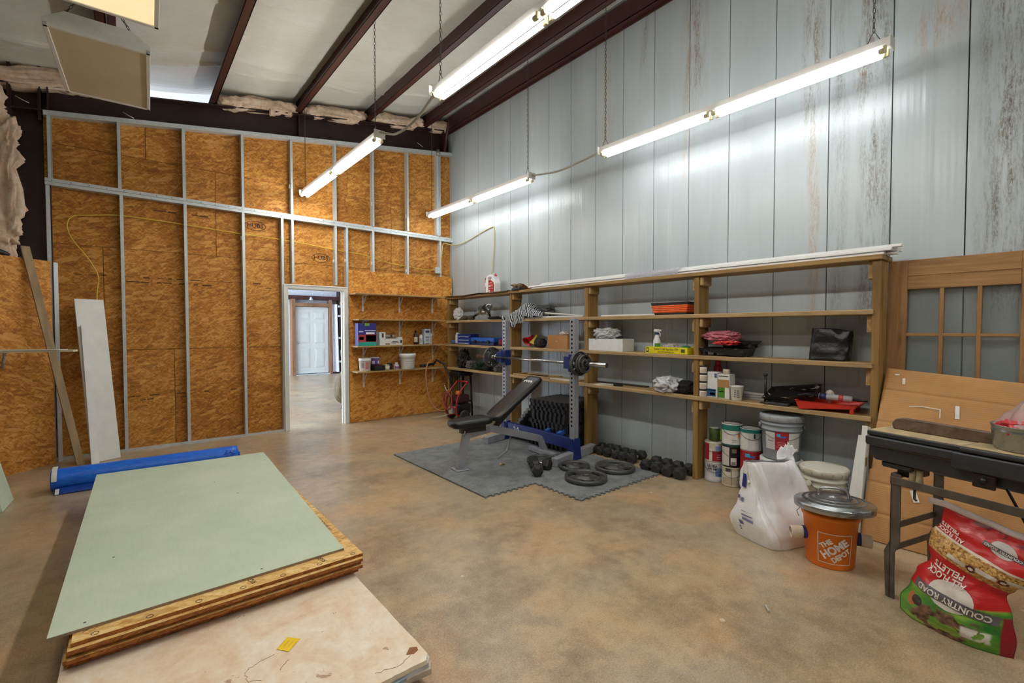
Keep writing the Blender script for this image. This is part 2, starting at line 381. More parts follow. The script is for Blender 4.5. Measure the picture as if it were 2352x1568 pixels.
# screws and clips of the mid track, small grommets on the studs
b = B()
for i in range(34): b.box(-5.0 + i * 0.148, -4.992 + i * 0.148, -0.05, -0.047, 2.995 - i * 0.001, 3.003 - i * 0.001)
b.obj('screw', STEELD, WB)
for x, z in ((-2.04, 2.38), (-1.87, 2.40), (-1.455, 2.40), (-0.872, 2.33), (-1.45, 3.32), (-0.87, 3.22), (-2.63, 3.36), (-3.225, 2.58)):
    b = B(); b.lathe([(0.012, 0), (0.012, 0.05), (0.004, 0.056)], 8, (x, -0.02, z)); b.obj('grommet', WHITEPL, WB)
# printed grade stamps on the sheathing
INK = mat((52, 34, 18), 0.8, name='ink'); STAMP = mat((96, 58, 22), 0.8, name='faded_ink')
def onw(y): return lambda u, w_: (u, y, w_)
for (x, z, s) in ((-2.20, 2.45, 0.085), (-3.05, 2.80, 0.08)):
    b = B(); b.tube([(x + 0.125 * math.cos(a * PI / 12), 0.0435, z + 0.062 * math.sin(a * PI / 12)) for a in range(24)], 0.003, 4, closed=True); b.obj('stamp', INK, WB)
    text_on('HUBS', s, onw(0.043), INK, WB, 0.001, 0, (x, z), 0, 'stamp')
for zz, x0, x1 in ((2.02, -4.85, -2.9), (1.965, -4.6, -2.9), (0.62, -4.4, -2.95), (0.57, -4.3, -3.1), (2.26, -1.25, -0.35), (2.83, -4.4, -3.4)):
    b = B(); x = x0
    while x < x1:
        l = random.uniform(0.03, 0.14)
        if random.random() < 0.6: b.box(x, x + l, 0.043, 0.0445, zz + random.uniform(-.004, .006), zz + random.uniform(0.010, 0.016))
        x += l + random.uniform(0.01, 0.09)
    o = b.obj('stamp', STAMP, WB)
# newer OSB panels on the stud faces, behind the bracket shelves
for z0, z1 in ((0.005, 0.77), (0.773, 2.30)):
    b = B(); b.box(-0.905, 0.895, -0.006, 0.006, -(z1 - z0) / 2, (z1 - z0) / 2); b.obj('osb_sheet', OSBP, WB, (-0.925, -0.054, (z0 + z1) / 2))

# ---- doorway
D1 = sempty('door_1')
xl, xr, zt = -2.677, -1.905, 1.975
b = B(); b.box(xl - 0.062, xl, -0.068, -0.05, 0, zt + 0.062, 0.004); b.obj('casing', WHITEP, D1)
b = B(); b.box(xr, xr + 0.062, -0.068, -0.05, 0, zt + 0.062, 0.004); b.obj('casing', WHITEP, D1)
b = B(); b.box(xl - 0.0, xr + 0.0, -0.068, -0.05, zt, zt + 0.062, 0.004); b.obj('casing', WHITEP, D1)
b = B(); b.box(xl - 0.052, xr + 0.052, -0.074, -0.06, zt + 0.046, zt + 0.058, 0.003); b.box(xl - 0.058, xl - 0.046, -0.074, -0.06, 0, zt + 0.056, 0.003); b.box(xr + 0.046, xr + 0.058, -0.074, -0.06, 0, zt + 0.056, 0.003); b.obj('casing_bead', WHITEP, D1)
CREAM = mat((206, 202, 184), 0.55, name='cream_paint')
for d in ((xl - 0.018, xl + 0.002, -0.05, 0.075, 0, zt), (xr - 0.004, xr + 0.016, -0.05, 0.075, 0, zt), (xl, xr, -0.05, 0.075, zt - 0.002, zt + 0.018)): bx('jamb', d, CREAM, D1, 0.002)
bx('door_stop', (xr - 0.014, xr - 0.004, 0.0, 0.035, 0, zt), CREAM, D1); bx('door_stop', (xl + 0.002, xl + 0.012, 0.0, 0.035, 0, zt), CREAM, D1)
for z in (0.25, 1.05, 1.78):
    b = B(); b.box(xr - 0.007, xr - 0.004, 0.038, 0.073, z - 0.045, z + 0.045, 0.001); b.tube([(xr - 0.008, 0.077, z - 0.046), (xr - 0.008, 0.077, z + 0.046)], 0.005, 8); b.obj('hinge', mat((150, 146, 138), 0.4, 0.8), D1)

# ---- left return: slanted OSB boxing, steel column, torn insulation, left wall, rear wall
WL = sempty('wall_left')
b = B(); b.box(-5.66, -5.6, -10.6, 0.4, 0, 4.2); b.obj('steel_siding', mat((120, 118, 112), 0.6), WL)
d = Vector((-0.72, -0.69, 0)).normalized(); ang = math.atan2(d.y, d.x)
b = B(); b.box(0, 0.85, -0.006, 0.006, 0, 2.125); b.obj('osb_sheet', OSB, WL, (-5.015, -0.17, 0.0), ang)
b = B(); b.box(-0.05, -0.008, -0.004, 0.004, 0, 2.12); b.obj('stud', GALV, WL, (-5.0, -0.15, 0.0), ang)
b = B()
b.box(-5.30, -5.01, 0.09, 0.105, 0, 4.08); b.box(-5.02, -5.008, -0.03, 0.22, 0, 4.0); b.box(-5.312, -5.30, -0.03, 0.22, 0, 4.0)
b.obj('steel_column', MAROOND, WL)
b = B(); b.box(-5.31, -5.285, -0.015, 0.09, 2.2, 4.2); b.box(-5.09, -5.065, -0.02, 0.09, 3.62, 4.2); b.obj('column_stiffener', MAROOND, WL)
g = N('fibreglass'); v = g.obj(); fq = g.noise(v, 14, 8, 0.75, 0.5)
FIB = g.out(g.ramp(fq, [(0.3, srgb(208, 164, 132)), (0.5, srgb(240, 212, 184)), (0.7, srgb(250, 236, 218))]), 0.95); g.bump(g.noise(v, 60, 6, 0.8), 0.5, 0.015)
def fluff(name, size, loc, parent, seed, amp=0.035, nn=(24, 14), rz=0):
    """torn fibreglass batt: closed pillow with ragged relief"""
    b = B(); r = bmesh.ops.create_icosphere(b.m, subdivisions=5, radius=1.0)
    for vv in r['verts']:
        c = vv.co.copy(); q = Vector((abs(c.x) ** 0.45 * (1 if c.x > 0 else -1), abs(c.y) ** 0.6 * (1 if c.y > 0 else -1), abs(c.z) ** 0.5 * (1 if c.z > 0 else -1)))
        p = Vector((q.x * size[0] / 2, q.y * size[1] / 2, q.z * size[2] / 2))
        k = fbm(p * 9 + Vector((seed, seed, 0)), 6) + 0.6 * fbm(p * 30 + Vector((0, seed, 0)), 3)
        vv.co = p + c.normalized() * amp * k
    for f in b.m.faces: f.smooth = True
    return b.obj(name, FIB, parent, loc, rz)
fluff('insulation_batt', (0.26, 0.14, 1.5), (-5.37, -0.10, 2.85), WL, 1.3, 0.075)
fluff('insulation_batt', (0.24, 0.16, 0.5), (-5.45, -0.12, 3.75), WL, 4.3, 0.05)
b = B(); b.tube([(-5.42, -0.25, 2.2), (-5.24, -0.02, 2.14)], 0.03, 8); b.obj('conduit', STEELD, WL)
WRR = sempty('wall_rear')
for d in ((-5.66, -5.35, -10.7, -10.6, 0, 5.1), (-0.35, 0.12, -10.7, -10.6, 0, 5.1), (-5.35, -0.35, -10.7, -10.6, 0.0, 5.1)): bx('steel_siding', d, mat((150, 152, 150), 0.6), WRR)

# ---- roof: vinyl-faced insulation, purlins, rafter beam
CE = sempty('ceiling')
g = N('vinyl_facing'); v = g.world()
w1 = g.noise(g.mapv(v, (0.6, 9, 1)), 3.2, 5, 0.65, 0.5); w2 = g.noise(g.mapv(v, (3, 30, 1)), 5, 4, 0.7)
col = g.ramp(g.noise(v, 1.6, 4), [(0.3, srgb(230, 228, 218)), (0.7, srgb(244, 243, 236))])
g.bump(g.math('MULTIPLY_ADD', w2, 0.35, w1), 0.8, 0.03)
VINYL = g.out(col, 0.38)
PX = [-4.505, -3.487, -2.469, -1.454, -0.472]
edges = [-5.66] + PX + [0.0]
for i in range(len(edges) - 1):
    x0, x1 = edges[i], edges[i + 1]
    def fn(u, w_, x0=x0, x1=x1, i=i):
        x = x0 + (x1 - x0) * u; y = 0.28 - 10.9 * w_
        sag = 0.035 * math.sin(PI * u) * (x1 - x0)
        k = 0.0
        for j, yy in enumerate((-0.55, -0.72, -1.9, -3.05, -4.4, -5.3, -6.9)):
            dd = (y - yy - 0.12 * math.sin(2.2 * u + i * 1.7 + j) - 0.3 * ((i * 7 + j * 3) % 5 - 2) * 0.2)
            k += 0.026 * math.exp(-(dd / 0.03) ** 2) * (0.4 + 0.6 * math.sin(PI * u))
        return Vector((x, y, ceil_z(x) - sag - k - 0.006 * fbm((x * 2, y * 3, i))))
    b = B(); b.grid(fn, 18, 420); o = b.obj('insulation_facing', VINYL, CE)
b = B()
n_ = 40
b.prism([(-5.7, ceil_z(-5.7) + 0.06), (0.15, ceil_z(0.15) + 0.06), (0.15, ceil_z(0.15) + 0.12), (-5.7, ceil_z(-5.7) + 0.12)], -10.8, 0.4, 'y'); b.obj('roof_deck', mat((150, 150, 148), 0.6), CE)
def purlin(x, w_=0.07, dz=0.0):
    z = purl_z(x) + dz; zt_ = ceil_z(x) + 0.05; b = B()
    b.box(x - 0.004, x + 0.004, -10.6, 0.2, z, zt_)
    b.box(x - w_, x + 0.004, -10.6, 0.2, z, z + 0.006); b.box(x - w_, x - w_ + 0.004, -10.6, 0.2, z, z + 0.022)
    b.box(x - 0.004, x + w_, -10.6, 0.2, zt_ - 0.05, zt_ - 0.045)
    b.obj('purlin', MAROON, CE)
for x in PX: purlin(x)
b = B(); z = 4.815; b.box(-0.10, -0.012, -10.6, 0.2, z, z + 0.006); b.box(-0.10, -0.094, -10.6, 0.2, z, 5.02); b.box(-0.03, -0.012, -10.6, 0.2, z - 0.03, z + 0.16); b.obj('purlin', MAROON, CE)
# tapered rafter
def bz(x): return top_z(x) + 0.004
def btop(x): return 4.84 + 0.168 * x
b = B(); X0, X1 = -5.62, 0.0
b.prism([(X0, bz(X0) - 0.06), (X1, bz(X1) - 0.06), (X1, btop(X1)), (X0, btop(X0))], 0.085, 0.10, 'y')
b.prism([(X0, btop(X0) - 0.014), (X1, btop(X1) - 0.014), (X1, btop(X1)), (X0, btop(X0))], -0.03, 0.21, 'y')
b.prism([(X0, bz(X0)), (X1, bz(X1)), (X1, bz(X1) + 0.014), (X0, bz(X0) + 0.014)], -0.03, 0.21, 'y')
b.obj('rafter_beam', MAROOND, CE)
for x in (-5.08, -2.5, -0.16):
    b = B(); b.box(x, x + 0.012, -0.025, 0.09, bz(x) + 0.01, btop(x) - 0.01); b.obj('beam_stiffener', MAROOND, CE)
b = B(); b.tube([(-0.30, -0.42, 4.80), (-0.15, -0.03, 4.45)], 0.024, 6); b.obj('flange_brace', MAROON, CE)
b = B(); b.tube([(-0.29, -0.06, 4.44), (-0.29, -0.06, 4.34)], 0.035, 12); b.obj('sprinkler_cap', mat((160, 156, 150), 0.3, 0.8), CE)
# fibreglass showing above the rafter between the purlins
for i, (x0, x1) in enumerate(zip(edges, edges[1:])):
    if i in (1,): continue
    l = x1 - x0
    b = B(); r = bmesh.ops.create_icosphere(b.m, subdivisions=5, radius=1.0)
    for vv in r['verts']:
        c = vv.co.copy(); q = [abs(t) ** e * (1 if t > 0 else -1) for t, e in zip(c, (0.4, 0.6, 0.6))]
        p = Vector((q[0] * l * 0.48, q[1] * 0.11, q[2] * 0.075 * (1.15 if i else 1.5)))
        p.z += p.x * 0.168; p.z += 0.012 * math.sin(p.x * 9 + i)
        vv.co = p + c.normalized() * 0.028 * (fbm(p * 10 + Vector((i * 5, 0, 0)), 6) + 0.5 * fbm(p * 32, 3))
    for f in b.m.faces: f.smooth = True
    xm = (x0 + x1) / 2; b.obj('insulation_batt', FIB, CE, (xm, 0.06, btop(xm) + 0.07))
for xa, xb in ((-5.66, -4.53), (-3.487, 0.05)):
    b = B(); b.prism([(xa, btop(xa) - 0.02), (xb, btop(xb) - 0.02), (xb, ceil_z(xb) + 0.08), (xa, ceil_z(xa) + 0.08)], 0.2, 0.22, 'y'); b.obj('leak_blocker', VINYL, CE)  # blocker added behind the batts, stops sky light leaking over the beam
fluff('insulation_batt', (0.07, 0.05, 0.09), (-2.83, -0.04, 4.33), CE, 2.2, 0.02)
# bent tie clips hanging on the beam
for x, z in ((-4.83, 3.99), (-0.62, 4.44), (-4.35, 3.86), (-5.2, 3.78)):
    b = B(); b.tube([(x - 0.05, -0.04, z + 0.03), (x, -0.05, z), (x + 0.05, -0.04, z - 0.015)], 0.006, 5); b.obj('tie_clip', mat((190, 190, 188), 0.4, 0.6), CE)

# ---- the room beyond the doorway
WF = sempty('wall_far')
VW = mat((214, 218, 224), 0.5, name='white_facing')
bx('insulation_facing', (-5.6, -0.60, 8.3, 8.4, 0, 4.6), VW, WF); bx('insulation_facing', (0.70, 3.2, 8.3, 8.4, 0, 4.6), VW, WF); bx('insulation_facing', (-0.60, 0.70, 8.3, 8.4, 0.0, 4.6), VW, WF)
bx('insulation_facing', (3.2, 3.3, 0.1, 8.4, 0, 4.6), VW, WF)
bx('roof_facing', (-5.6, 3.3, 0.25, 8.4, 4.6, 4.7), VW, WF)
bx('partition', (0.13, 3.3, 0.12, 0.2, 0, 4.7), VW, WF)
for d in ((-5.6, 3.2, 8.12, 8.3, 2.32, 2.44), ): bx('girt', d, MAROON, WF)
bx('girt', (0.84, 1.0, 8.05, 8.3, 0, 4.6), MAROOND, WF)
for z in (0.35, 1.1, 1.8, 2.1): bx('girt_clip', (0.80, 0.9, 7.98, 8.05, z, z + 0.06), GALV, WF)
b = B()
def drape(u, w_): x = 0.62 + 0.2 * u; return Vector((x, 8.15 - 0.06 * math.sin(9 * u + 2 * w_) - 0.1 * u, 0.05 + 2.15 * w_))
b.grid(drape, 14, 12); b.obj('loose_facing', mat((232, 234, 240), 0.5), WF)
D2 = sempty('door_2')
fx0, fx1, fz = -0.47, 0.545, 2.11
for d in ((fx0 - 0.10, fx0, 8.05, 8.3, 0, fz + 0.22), (fx1, fx1 + 0.07, 8.05, 8.3, 0, fz + 0.22), (fx0, fx1, 8.05, 8.3, fz, fz + 0.10)): bx('door_frame', d, BROWNW, D2, 0.004)
DW = mat((222, 226, 220), 0.4, 0, 0.04, 6, 'white_door_paint')
bx('door_leaf', (fx0 + 0.015, fx1 - 0.015, 8.16, 8.2, 0.045, fz - 0.01), DW, D2, 0.003)
cxm = (fx0 + fx1) / 2
for xa in (cxm - 0.36, cxm + 0.07):
    for z0, z1 in ((0.22, 0.82), (0.98, 1.60), (1.72, 1.94)):
        b = B(); b.box(xa, xa + 0.29, 8.15, 8.17, z0, z1, 0.012); b.box(xa + 0.035, xa + 0.255, 8.143, 8.16, z0 + 0.035, z1 - 0.035, 0.008); b.obj('door_panel', DW, D2)
b = B(); r = b.lathe([(0.0, 0), (0.022, 0.006), (0.03, 0.03), (0.02, 0.05), (0.012, 0.07)], 12); b.xf(r, Matrix.Rotation(-PI / 2, 3, 'X')); b.obj('door_knob', CHROME, D2, (fx0 + 0.09, 8.08, 1.0))
bx('threshold', (fx0, fx1, 8.05, 8.3, 0, 0.03), GALV, D2)

b = B(); b.lathe([(0.03, 0.1), (0.035, 0.06), (0.07, 0.0), (0.066, 0.0), (0.03, 0.06)], 16, (-0.02, 8.04, 2.30), cap=(True, False)); o = b.obj('work_lamp', GALV); tag(o, 'small work lamp clipped to the red girt above the far white door', 'lamp')


# ================================================================== LIGHTS OF THE ROOM
g = N('fluorescent_tube'); g.out((1, 1, 1, 1), 0.4, 0, Emission_Color=(1.0, 0.985, 0.94, 1), Emission_Strength=TUBE_POWER); TUBE = g.m
g = N('fluorescent_tube_dim'); g.out((1, 1, 1, 1), 0.4, 0, Emission_Color=(0.97, 0.99, 1.0, 1), Emission_Strength=TUBE_POWER_DIM); TUBE_DIM = g.m
FIXW = mat((226, 224, 218), 0.42, 0, 0.06, 10, 'white_enamel')
CHAINM = mat((92, 88, 82), 0.4, 0.7, 0.2, 40, 'chain_steel')
def chain_mesh(b, p0, p1, step=0.032, r=0.0024):
    p0, p1 = Vector(p0), Vector(p1); L = (p1 - p0).length; n = max(2, int(L / step)); t = (p1 - p0).normalized()
    a = t.orthogonal().normalized(); c = t.cross(a)
    for i in range(n):
        o = p0 + t * (i + 0.5) * L / n; u_ = a if i % 2 else c; hl = L / n * 0.62
        b.tube([o - t * hl, o - t * hl * 0.6 + u_ * 0.0068, o + t * hl * 0.6 + u_ * 0.0068, o + t * hl, o + t * hl * 0.6 - u_ * 0.0068, o - t * hl * 0.6 - u_ * 0.0068], r, 4, closed=True)
def strip_light(x, y0, y1, z, label, chains):
    t = thing('strip_light', label, 'light', (x, (y0 + y1) / 2, z), 0, 'hanging fluorescent strip lights')
    h = (y0 - y1) / 2
    b = B(); b.prism([(-0.030, -0.004), (0.030, -0.004), (0.034, 0.012), (0.030, 0.056), (-0.030, 0.056), (-0.034, 0.012)], -h, h, 'y'); b.obj('housing', FIXW, t)
    for e in (-1, 1):
        bx('end_plate', (-0.058, 0.058, e * h - 0.004, e * h + 0.004, -0.018, 0.06), FIXW, t, 0.003)
    for ya, yb in ((-h + 0.03, -0.02), (0.02, h - 0.03)):
        for dx in (-0.036, 0.036):
            b = B(); b.tube([(dx, ya + 0.028, -0.03), (dx, yb - 0.028, -0.03)], 0.0165, 12); b.obj('fluorescent_tube', TUBE if x < -1 else TUBE_DIM, t)
            for yy in (ya, yb):
                b = B(); s = 1 if yy == ya else -1
                b.tube([(dx, yy + s * 0.008, -0.03), (dx, yy + s * 0.032, -0.03)], 0.0172, 10); b.box(dx - 0.012, dx + 0.012, yy - 0.008, yy + 0.008, -0.045, 0.0, 0.003); b.obj('socket', mat((206, 198, 160), 0.5), t)
    for yc, zt_ in chains:
        b = B(); yl = yc - (y0 + y1) / 2
        b.tube([(0, yl - 0.04, 0.06), (0, yl, 0.14), (0, yl + 0.04, 0.06)], 0.003, 5)
        chain_mesh(b, (0, yl, 0.13), (0, yl, zt_ - z)); b.obj('chain', CHAINM, t)
    return t
zr = purl_z(-0.472)
strip_light(-0.472, -0.07, -2.64, 3.30, 'lit twin-tube strip light by the metal wall, nearest the far corner', ((-0.16, zr), (-2.56, zr)))
strip_light(-0.472, -3.74, -6.20, 3.28, 'long lit strip light hanging against the stained metal wall above the right shelves', ((-3.80, zr), (-6.10, zr)))
zr = purl_z(-2.469)
strip_light(-2.469, -0.10, -2.65, 3.29, 'lit strip light hanging in front of the studded wooden wall above the doorway', ((-0.2, zr), (-2.55, zr)))
strip_light(-2.469, -3.72, -6.25, 3.28, 'lit strip light crossing the top edge of the photo under the purlins', ((-3.80, zr), (-6.1, zr)))
zr = purl_z(-2.469)
strip_light(-2.469, -7.35, -9.85, 3.28, 'unseen strip light added behind the camera in line with the middle row', ((-7.5, zr), (-9.7, zr)))  # unseen strip, added to brighten the floor near the camera
zr = purl_z(-0.472)
strip_light(-0.472, -7.35, -9.85, 3.28, 'unseen strip light added behind the camera in line with the row by the metal wall', ((-7.5, zr), (-9.7, zr)))  # second unseen strip, added for even light on the near side
GCORD = mat((176, 172, 158), 0.5, name='grey_cord')
b = B(); b.tube([(-0.472, -2.65, 3.32), (-0.46, -2.80, 3.30), (-0.45, -3.1, 3.26), (-0.46, -3.45, 3.28), (-0.472, -3.73, 3.30)], 0.011, 7, smooth=2); tag(b.obj('extension_cord', GCORD), 'grey cord slung between the two strip lights at the metal wall', 'cord')
b = B(); b.tube([(-2.469, -2.66, 3.33), (-2.45, -2.78, 3.28), (-2.45, -3.0, 3.20), (-2.46, -3.4, 3.20), (-2.469, -3.71, 3.30)], 0.011, 7, smooth=2); tag(b.obj('extension_cord', GCORD), 'pale cord looping between the two strip lights in the middle of the room', 'cord')
# two box lights with prismatic lenses near the low eave
def troffer(y0, y1, x0, x1, z, tilt, lensmat, label):
    cx, cy = (x0 + x1) / 2, (y0 + y1) / 2; w, l = (x1 - x0) / 2, (y1 - y0) / 2
    t = thing('box_light', label, 'light', (cx, cy, z), 0, 'boxy ceiling lights near the left wall'); t.rotation_euler = (0.0, tilt, -0.03)
    b = B(); b.prism([(-w, 0.012), (w, 0.012), (w, 0.045), (w - 0.12, 0.125), (-w + 0.12, 0.125), (-w, 0.045)], -l, l, 'y'); b.obj('housing', FIXW, t)
    for d in ((-w, -w + 0.028, -l, l, -0.012, 0.014), (w - 0.028, w, -l, l, -0.012, 0.014), (-w, w, -l, -l + 0.028, -0.012, 0.014), (-w, w, l - 0.028, l, -0.012, 0.014)): bx('lens_frame', d, FIXW, t, 0.003)
    bx('lens', (-w + 0.02, w - 0.02, -l + 0.02, l - 0.02, -0.004, 0.004), lensmat, t, 0)
    for s in (-1, 1):
        b = B(); top = (0.0, s * (l - 0.1), purl_z(-4.505) - z)
        for q in (-1, 1): chain_mesh(b, (q * (w - 0.1), s * (l - 0.04), 0.1), top, 0.03, 0.003)
        b.obj('chain', CHAINM, t)
    return t
troffer(-2.28, -1.06, -4.82, -4.205, 3.61, 0.0, mat((206, 194, 164), 0.45, 0, 0.06, 3, 'aged_lens'), 'unlit boxy light with a yellowed lens hanging on chains')
g = N('lit_lens'); v = g.obj(); c = g.ramp(g.noise(v, 4, 4), [(0.3, (1.0, 0.72, 0.36, 1)), (0.7, (1.0, 0.80, 0.48, 1))]); g.out((0.8, 0.7, 0.5, 1), 0.4, 0, Emission_Color=c, Emission_Strength=0.5); LITLENS = g.m
troffer(-3.94, -2.72, -4.82, -4.205, 3.60, 0.0, LITLENS, 'glowing boxy light with a warm lens cut by the top of the photo')
g = N('bright_lens'); g.out((0.85, 0.8, 0.7, 1), 0.4, 0, Emission_Color=(1.0, 0.96, 0.88, 1), Emission_Strength=BOX_POWER); BRLENS = g.m  # lens of the two unseen box lights added as soft fill
troffer(-5.62, -4.40, -4.82, -4.205, 3.60, 0.0, BRLENS, 'unseen lit boxy light added above the photographer, third in the row at the left wall')
troffer(-7.30, -6.08, -4.82, -4.205, 3.60, 0.0, BRLENS, 'unseen lit boxy light added behind the photographer, fourth in the row at the left wall')

# ---- yellow cable on the studs and the metal wall
YEL = mat((216, 184, 62), 0.5, name='yellow_sheath')
cp = [(-4.66, -0.025, 1.66), (-4.66, -0.02, 1.85), (-4.63, -0.02, 2.0), (-4.72, -0.02, 2.2), (-4.86, -0.03, 2.40), (-4.90, -0.03, 2.55), (-4.85, -0.02, 2.66), (-4.70, 0.0, 2.68), (-4.50, 0.0, 2.72), (-4.3, 0.0, 2.72), (-3.83, 0.0, 2.70), (-3.2, 0.0, 2.66), (-2.7, 0.0, 2.65), (-2.0, 0.0, 2.58), (-1.6, 0.0, 2.56), (-1.43, 0.0, 2.52), (-1.1, 0.0, 2.45), (-0.85, 0.0, 2.44), (-0.5, 0.0, 2.40), (-0.33, -0.01, 2.42)]
b = B(); b.tube(cp, 0.0065, 6, smooth=2); tag(b.obj('electric_cable', YEL), 'yellow electric cable strung through the studs of the wooden wall', 'cable')
t = thing('junction_box', 'small grey steel junction box on the stud near the corner', 'junction box', (-0.30, -0.05, 2.36))
bx('box', (-0.05, 0.05, -0.02, 0.03, 0, 0.10), GALV, t, 0.004); bx('cover', (-0.053, 0.053, -0.024, -0.02, -0.003, 0.103), GALV, t, 0.002)
b = B(); b.tube([(-0.26, -0.03, 2.47), (-0.22, -0.055, 2.70), (-0.21, -0.06, 2.90), (-0.05, -0.06, 2.86), (-0.02, -0.25, 2.84), (-0.015, -0.6, 2.88), (-0.015, -0.8, 2.93), (-0.012, -1.22, 3.0), (-0.012, -1.26, 2.98), (-0.015, -1.26, 2.7), (-0.02, -1.22, 2.4), (-0.03, -1.20, 2.2), (-0.05, -1.2, 1.98)], 0.0065, 6, smooth=2); tag(b.obj('electric_cable', mat((206, 194, 120), 0.5)), 'pale yellow cable pinned along the metal wall, dropping to the shelf top', 'cable')

# ================================================================== GYM CORNER
g = N('rubber_mat'); v = g.world()
f = g.noise(v, 7, 5, 0.7); sp = g.voro(v, 160, 'Distance'); sr = g.sep(g.voro(v, 160))[0]
w = g.n('ShaderNodeTexWave', wave_type='BANDS', bands_direction='DIAGONAL', Vector=v, Scale=30.0)
col = g.ramp(f, [(0.3, srgb(92, 96, 97)), (0.7, srgb(136, 140, 140))])
col = g.mix(g.math('MULTIPLY', g.math('GREATER_THAN', sr, 0.86), g.math('LESS_THAN', sp, 0.35)), col, srgb(176, 178, 176))
col = g.mix(g.math('MULTIPLY', g.step(g.noise(v, 2.2, 4), 0.55, 0.72), 0.45), col, srgb(78, 74, 70))
g.bump(g.math('ADD', w.outputs[1], g.noise(v, 90, 2)), 0.2, 0.004); MATR = g.out(col, 0.6)
TX = [-2.115, -1.55, -0.99, -0.43]; TY = [-2.16, -2.735, -3.315, -3.895, -4.455]; th = 0.014
def tooth(k): return 0.011 if int(math.floor(k / 0.032)) % 2 else -0.011
def edge_pts(fixed, a, b_, straight, vert):
    """points along a tile edge (global teeth so neighbours mesh)"""
    pts = []; lo, hi = min(a, b_), max(a, b_); k = math.ceil((lo + 0.02) / 0.032) * 0.032; ks = []
    while k < hi - 0.02: ks.append(k); k += 0.032
    seq = [lo] + ks + [hi]
    for p, q in zip(seq, seq[1:]):
        o = 0 if straight or p == lo or q == hi else tooth((p + q) / 2)
        s = 0.004 if o > 0 else -0.004
        if straight: s = 0
        pts += [(fixed + o, p - (s if p != lo else 0)), (fixed + o, q + (s if q != hi else 0))]
    if a > b_: pts = pts[::-1]
    pts = [(x, y) if vert else (y, x) for x, y in pts]
    out = [pts[0]]
    for p in pts[1:]:
        if (Vector(p) - Vector(out[-1])).length > 1e-5: out.append(p)
    return out
rows = ['at the doorway end', 'second from the doorway end', 'third from the doorway end', 'fourth, nearest the camera']
cols_ = ['column farthest from the shelves', 'middle column', 'column beside the shelves']
for ci in range(3):
    for ri in range(4):
        if ci == 0 and ri == 3: continue
        x0, x1, y0, y1 = TX[ci], TX[ci + 1], TY[ri + 1], TY[ri]
        poly = edge_pts(y0, x0, x1, False, False)[:-1] + edge_pts(x1, y0, y1, False, True)[:-1] + edge_pts(y1, x1, x0, ri == 0, False)[:-1] + edge_pts(x0, y1, y0, ci == 0, True)[:-1]
        cx, cy = (x0 + x1) / 2, (y0 + y1) / 2
        b = B(); b.prism([(x - cx, y - cy) for x, y in poly], 0.0, th)
        tag(b.obj('rubber_mat_tile', MATR, None, (cx, cy, 0.0005)), 'dark interlocking rubber tile, %s, %s' % (cols_[ci], rows[ri]), 'mat', 'interlocking rubber tiles under the bench')
ORD = ['first', 'second', 'third', 'fourth', 'fifth', 'sixth', 'seventh', 'eighth', 'ninth', 'tenth', 'eleventh', 'twelfth', 'thirteenth', 'topmost']
# stacked spare tiles behind the rack, one leaning
b = B(); pts = []
for e in range(4):
    for k in range(16):
        s = -0.28 + 0.56 * (k + 0.5) / 16; o = 0.28 + (0.011 if k % 2 else -0.011)
        for q in (-0.0165, 0.0165):
            pts.append([(s + q, -o), (o, s + q), (-s - q, o), (-o, -s - q)][e])
b.prism(pts, 0, 0.040); sm = b.data('rubber_mat_tile', BLACKR)
for i in range(14):
    o = link('rubber_mat_tile', sm, None, (-0.315 + random.uniform(-.012, .012), -3.02 + random.uniform(-.02, .02), 0.0005 + i * 0.0405), random.uniform(-0.06, 0.06) + (0.12 if i > 11 else 0))
    tag(o, 'black rubber tile, %s from the floor in the stack behind the rack' % ORD[i] if i < 13 else 'topmost black rubber tile of the stack behind the rack', 'mat', 'stacked rubber tiles')
o = link('rubber_mat_tile', sm, None, (-0.305, -2.52, 0.215)); o.rotation_euler = (-0.80, 0.0, 0.0); o.data = sm.copy(); o.data.materials[0] = MATR
tag(o, 'grey rubber tile leaning slantwise against the wall beside the black stack', 'mat')

GREYS = mat((152, 154, 160), 0.38, 0.1, 0.06, 10, 'grey_enamel'); NAVY = mat((24, 44, 112), 0.4, 0.0, 0.12, 10, 'blue_enamel')
CAST = mat((78, 78, 76), 0.34, 0.2, 0.25, 25, 'cast_iron'); VINYLB = mat((22, 22, 24), 0.36, 0, 0.2, 30, 'black_vinyl')
def ob(b, p0, p1, w, h, bev=0.004, up=(0, 0, 1)):
    """rectangular bar from p0 to p1"""
    p0, p1 = Vector(p0), Vector(p1); t = p1 - p0; L = t.length; t.normalize(); s_ = t.cross(Vector(up)).normalized(); u_ = s_.cross(t)
    vs = b.box(0, L, -w / 2, w / 2, -h / 2, h / 2, bev); M_ = Matrix((t, s_, u_)).transposed()
    for v_ in vs: v_.co = M_ @ v_.co + p0
    return vs
RKX, RY, LY = -0.70, -3.575, -2.35
rk = thing('squat_rack', 'grey squat rack with blue base and perforated uprights', 'squat rack', (-0.68, -2.96, 0.015))
RO = Vector((-0.68, -2.96, 0.015))
def L_(p): return Vector(p) - RO
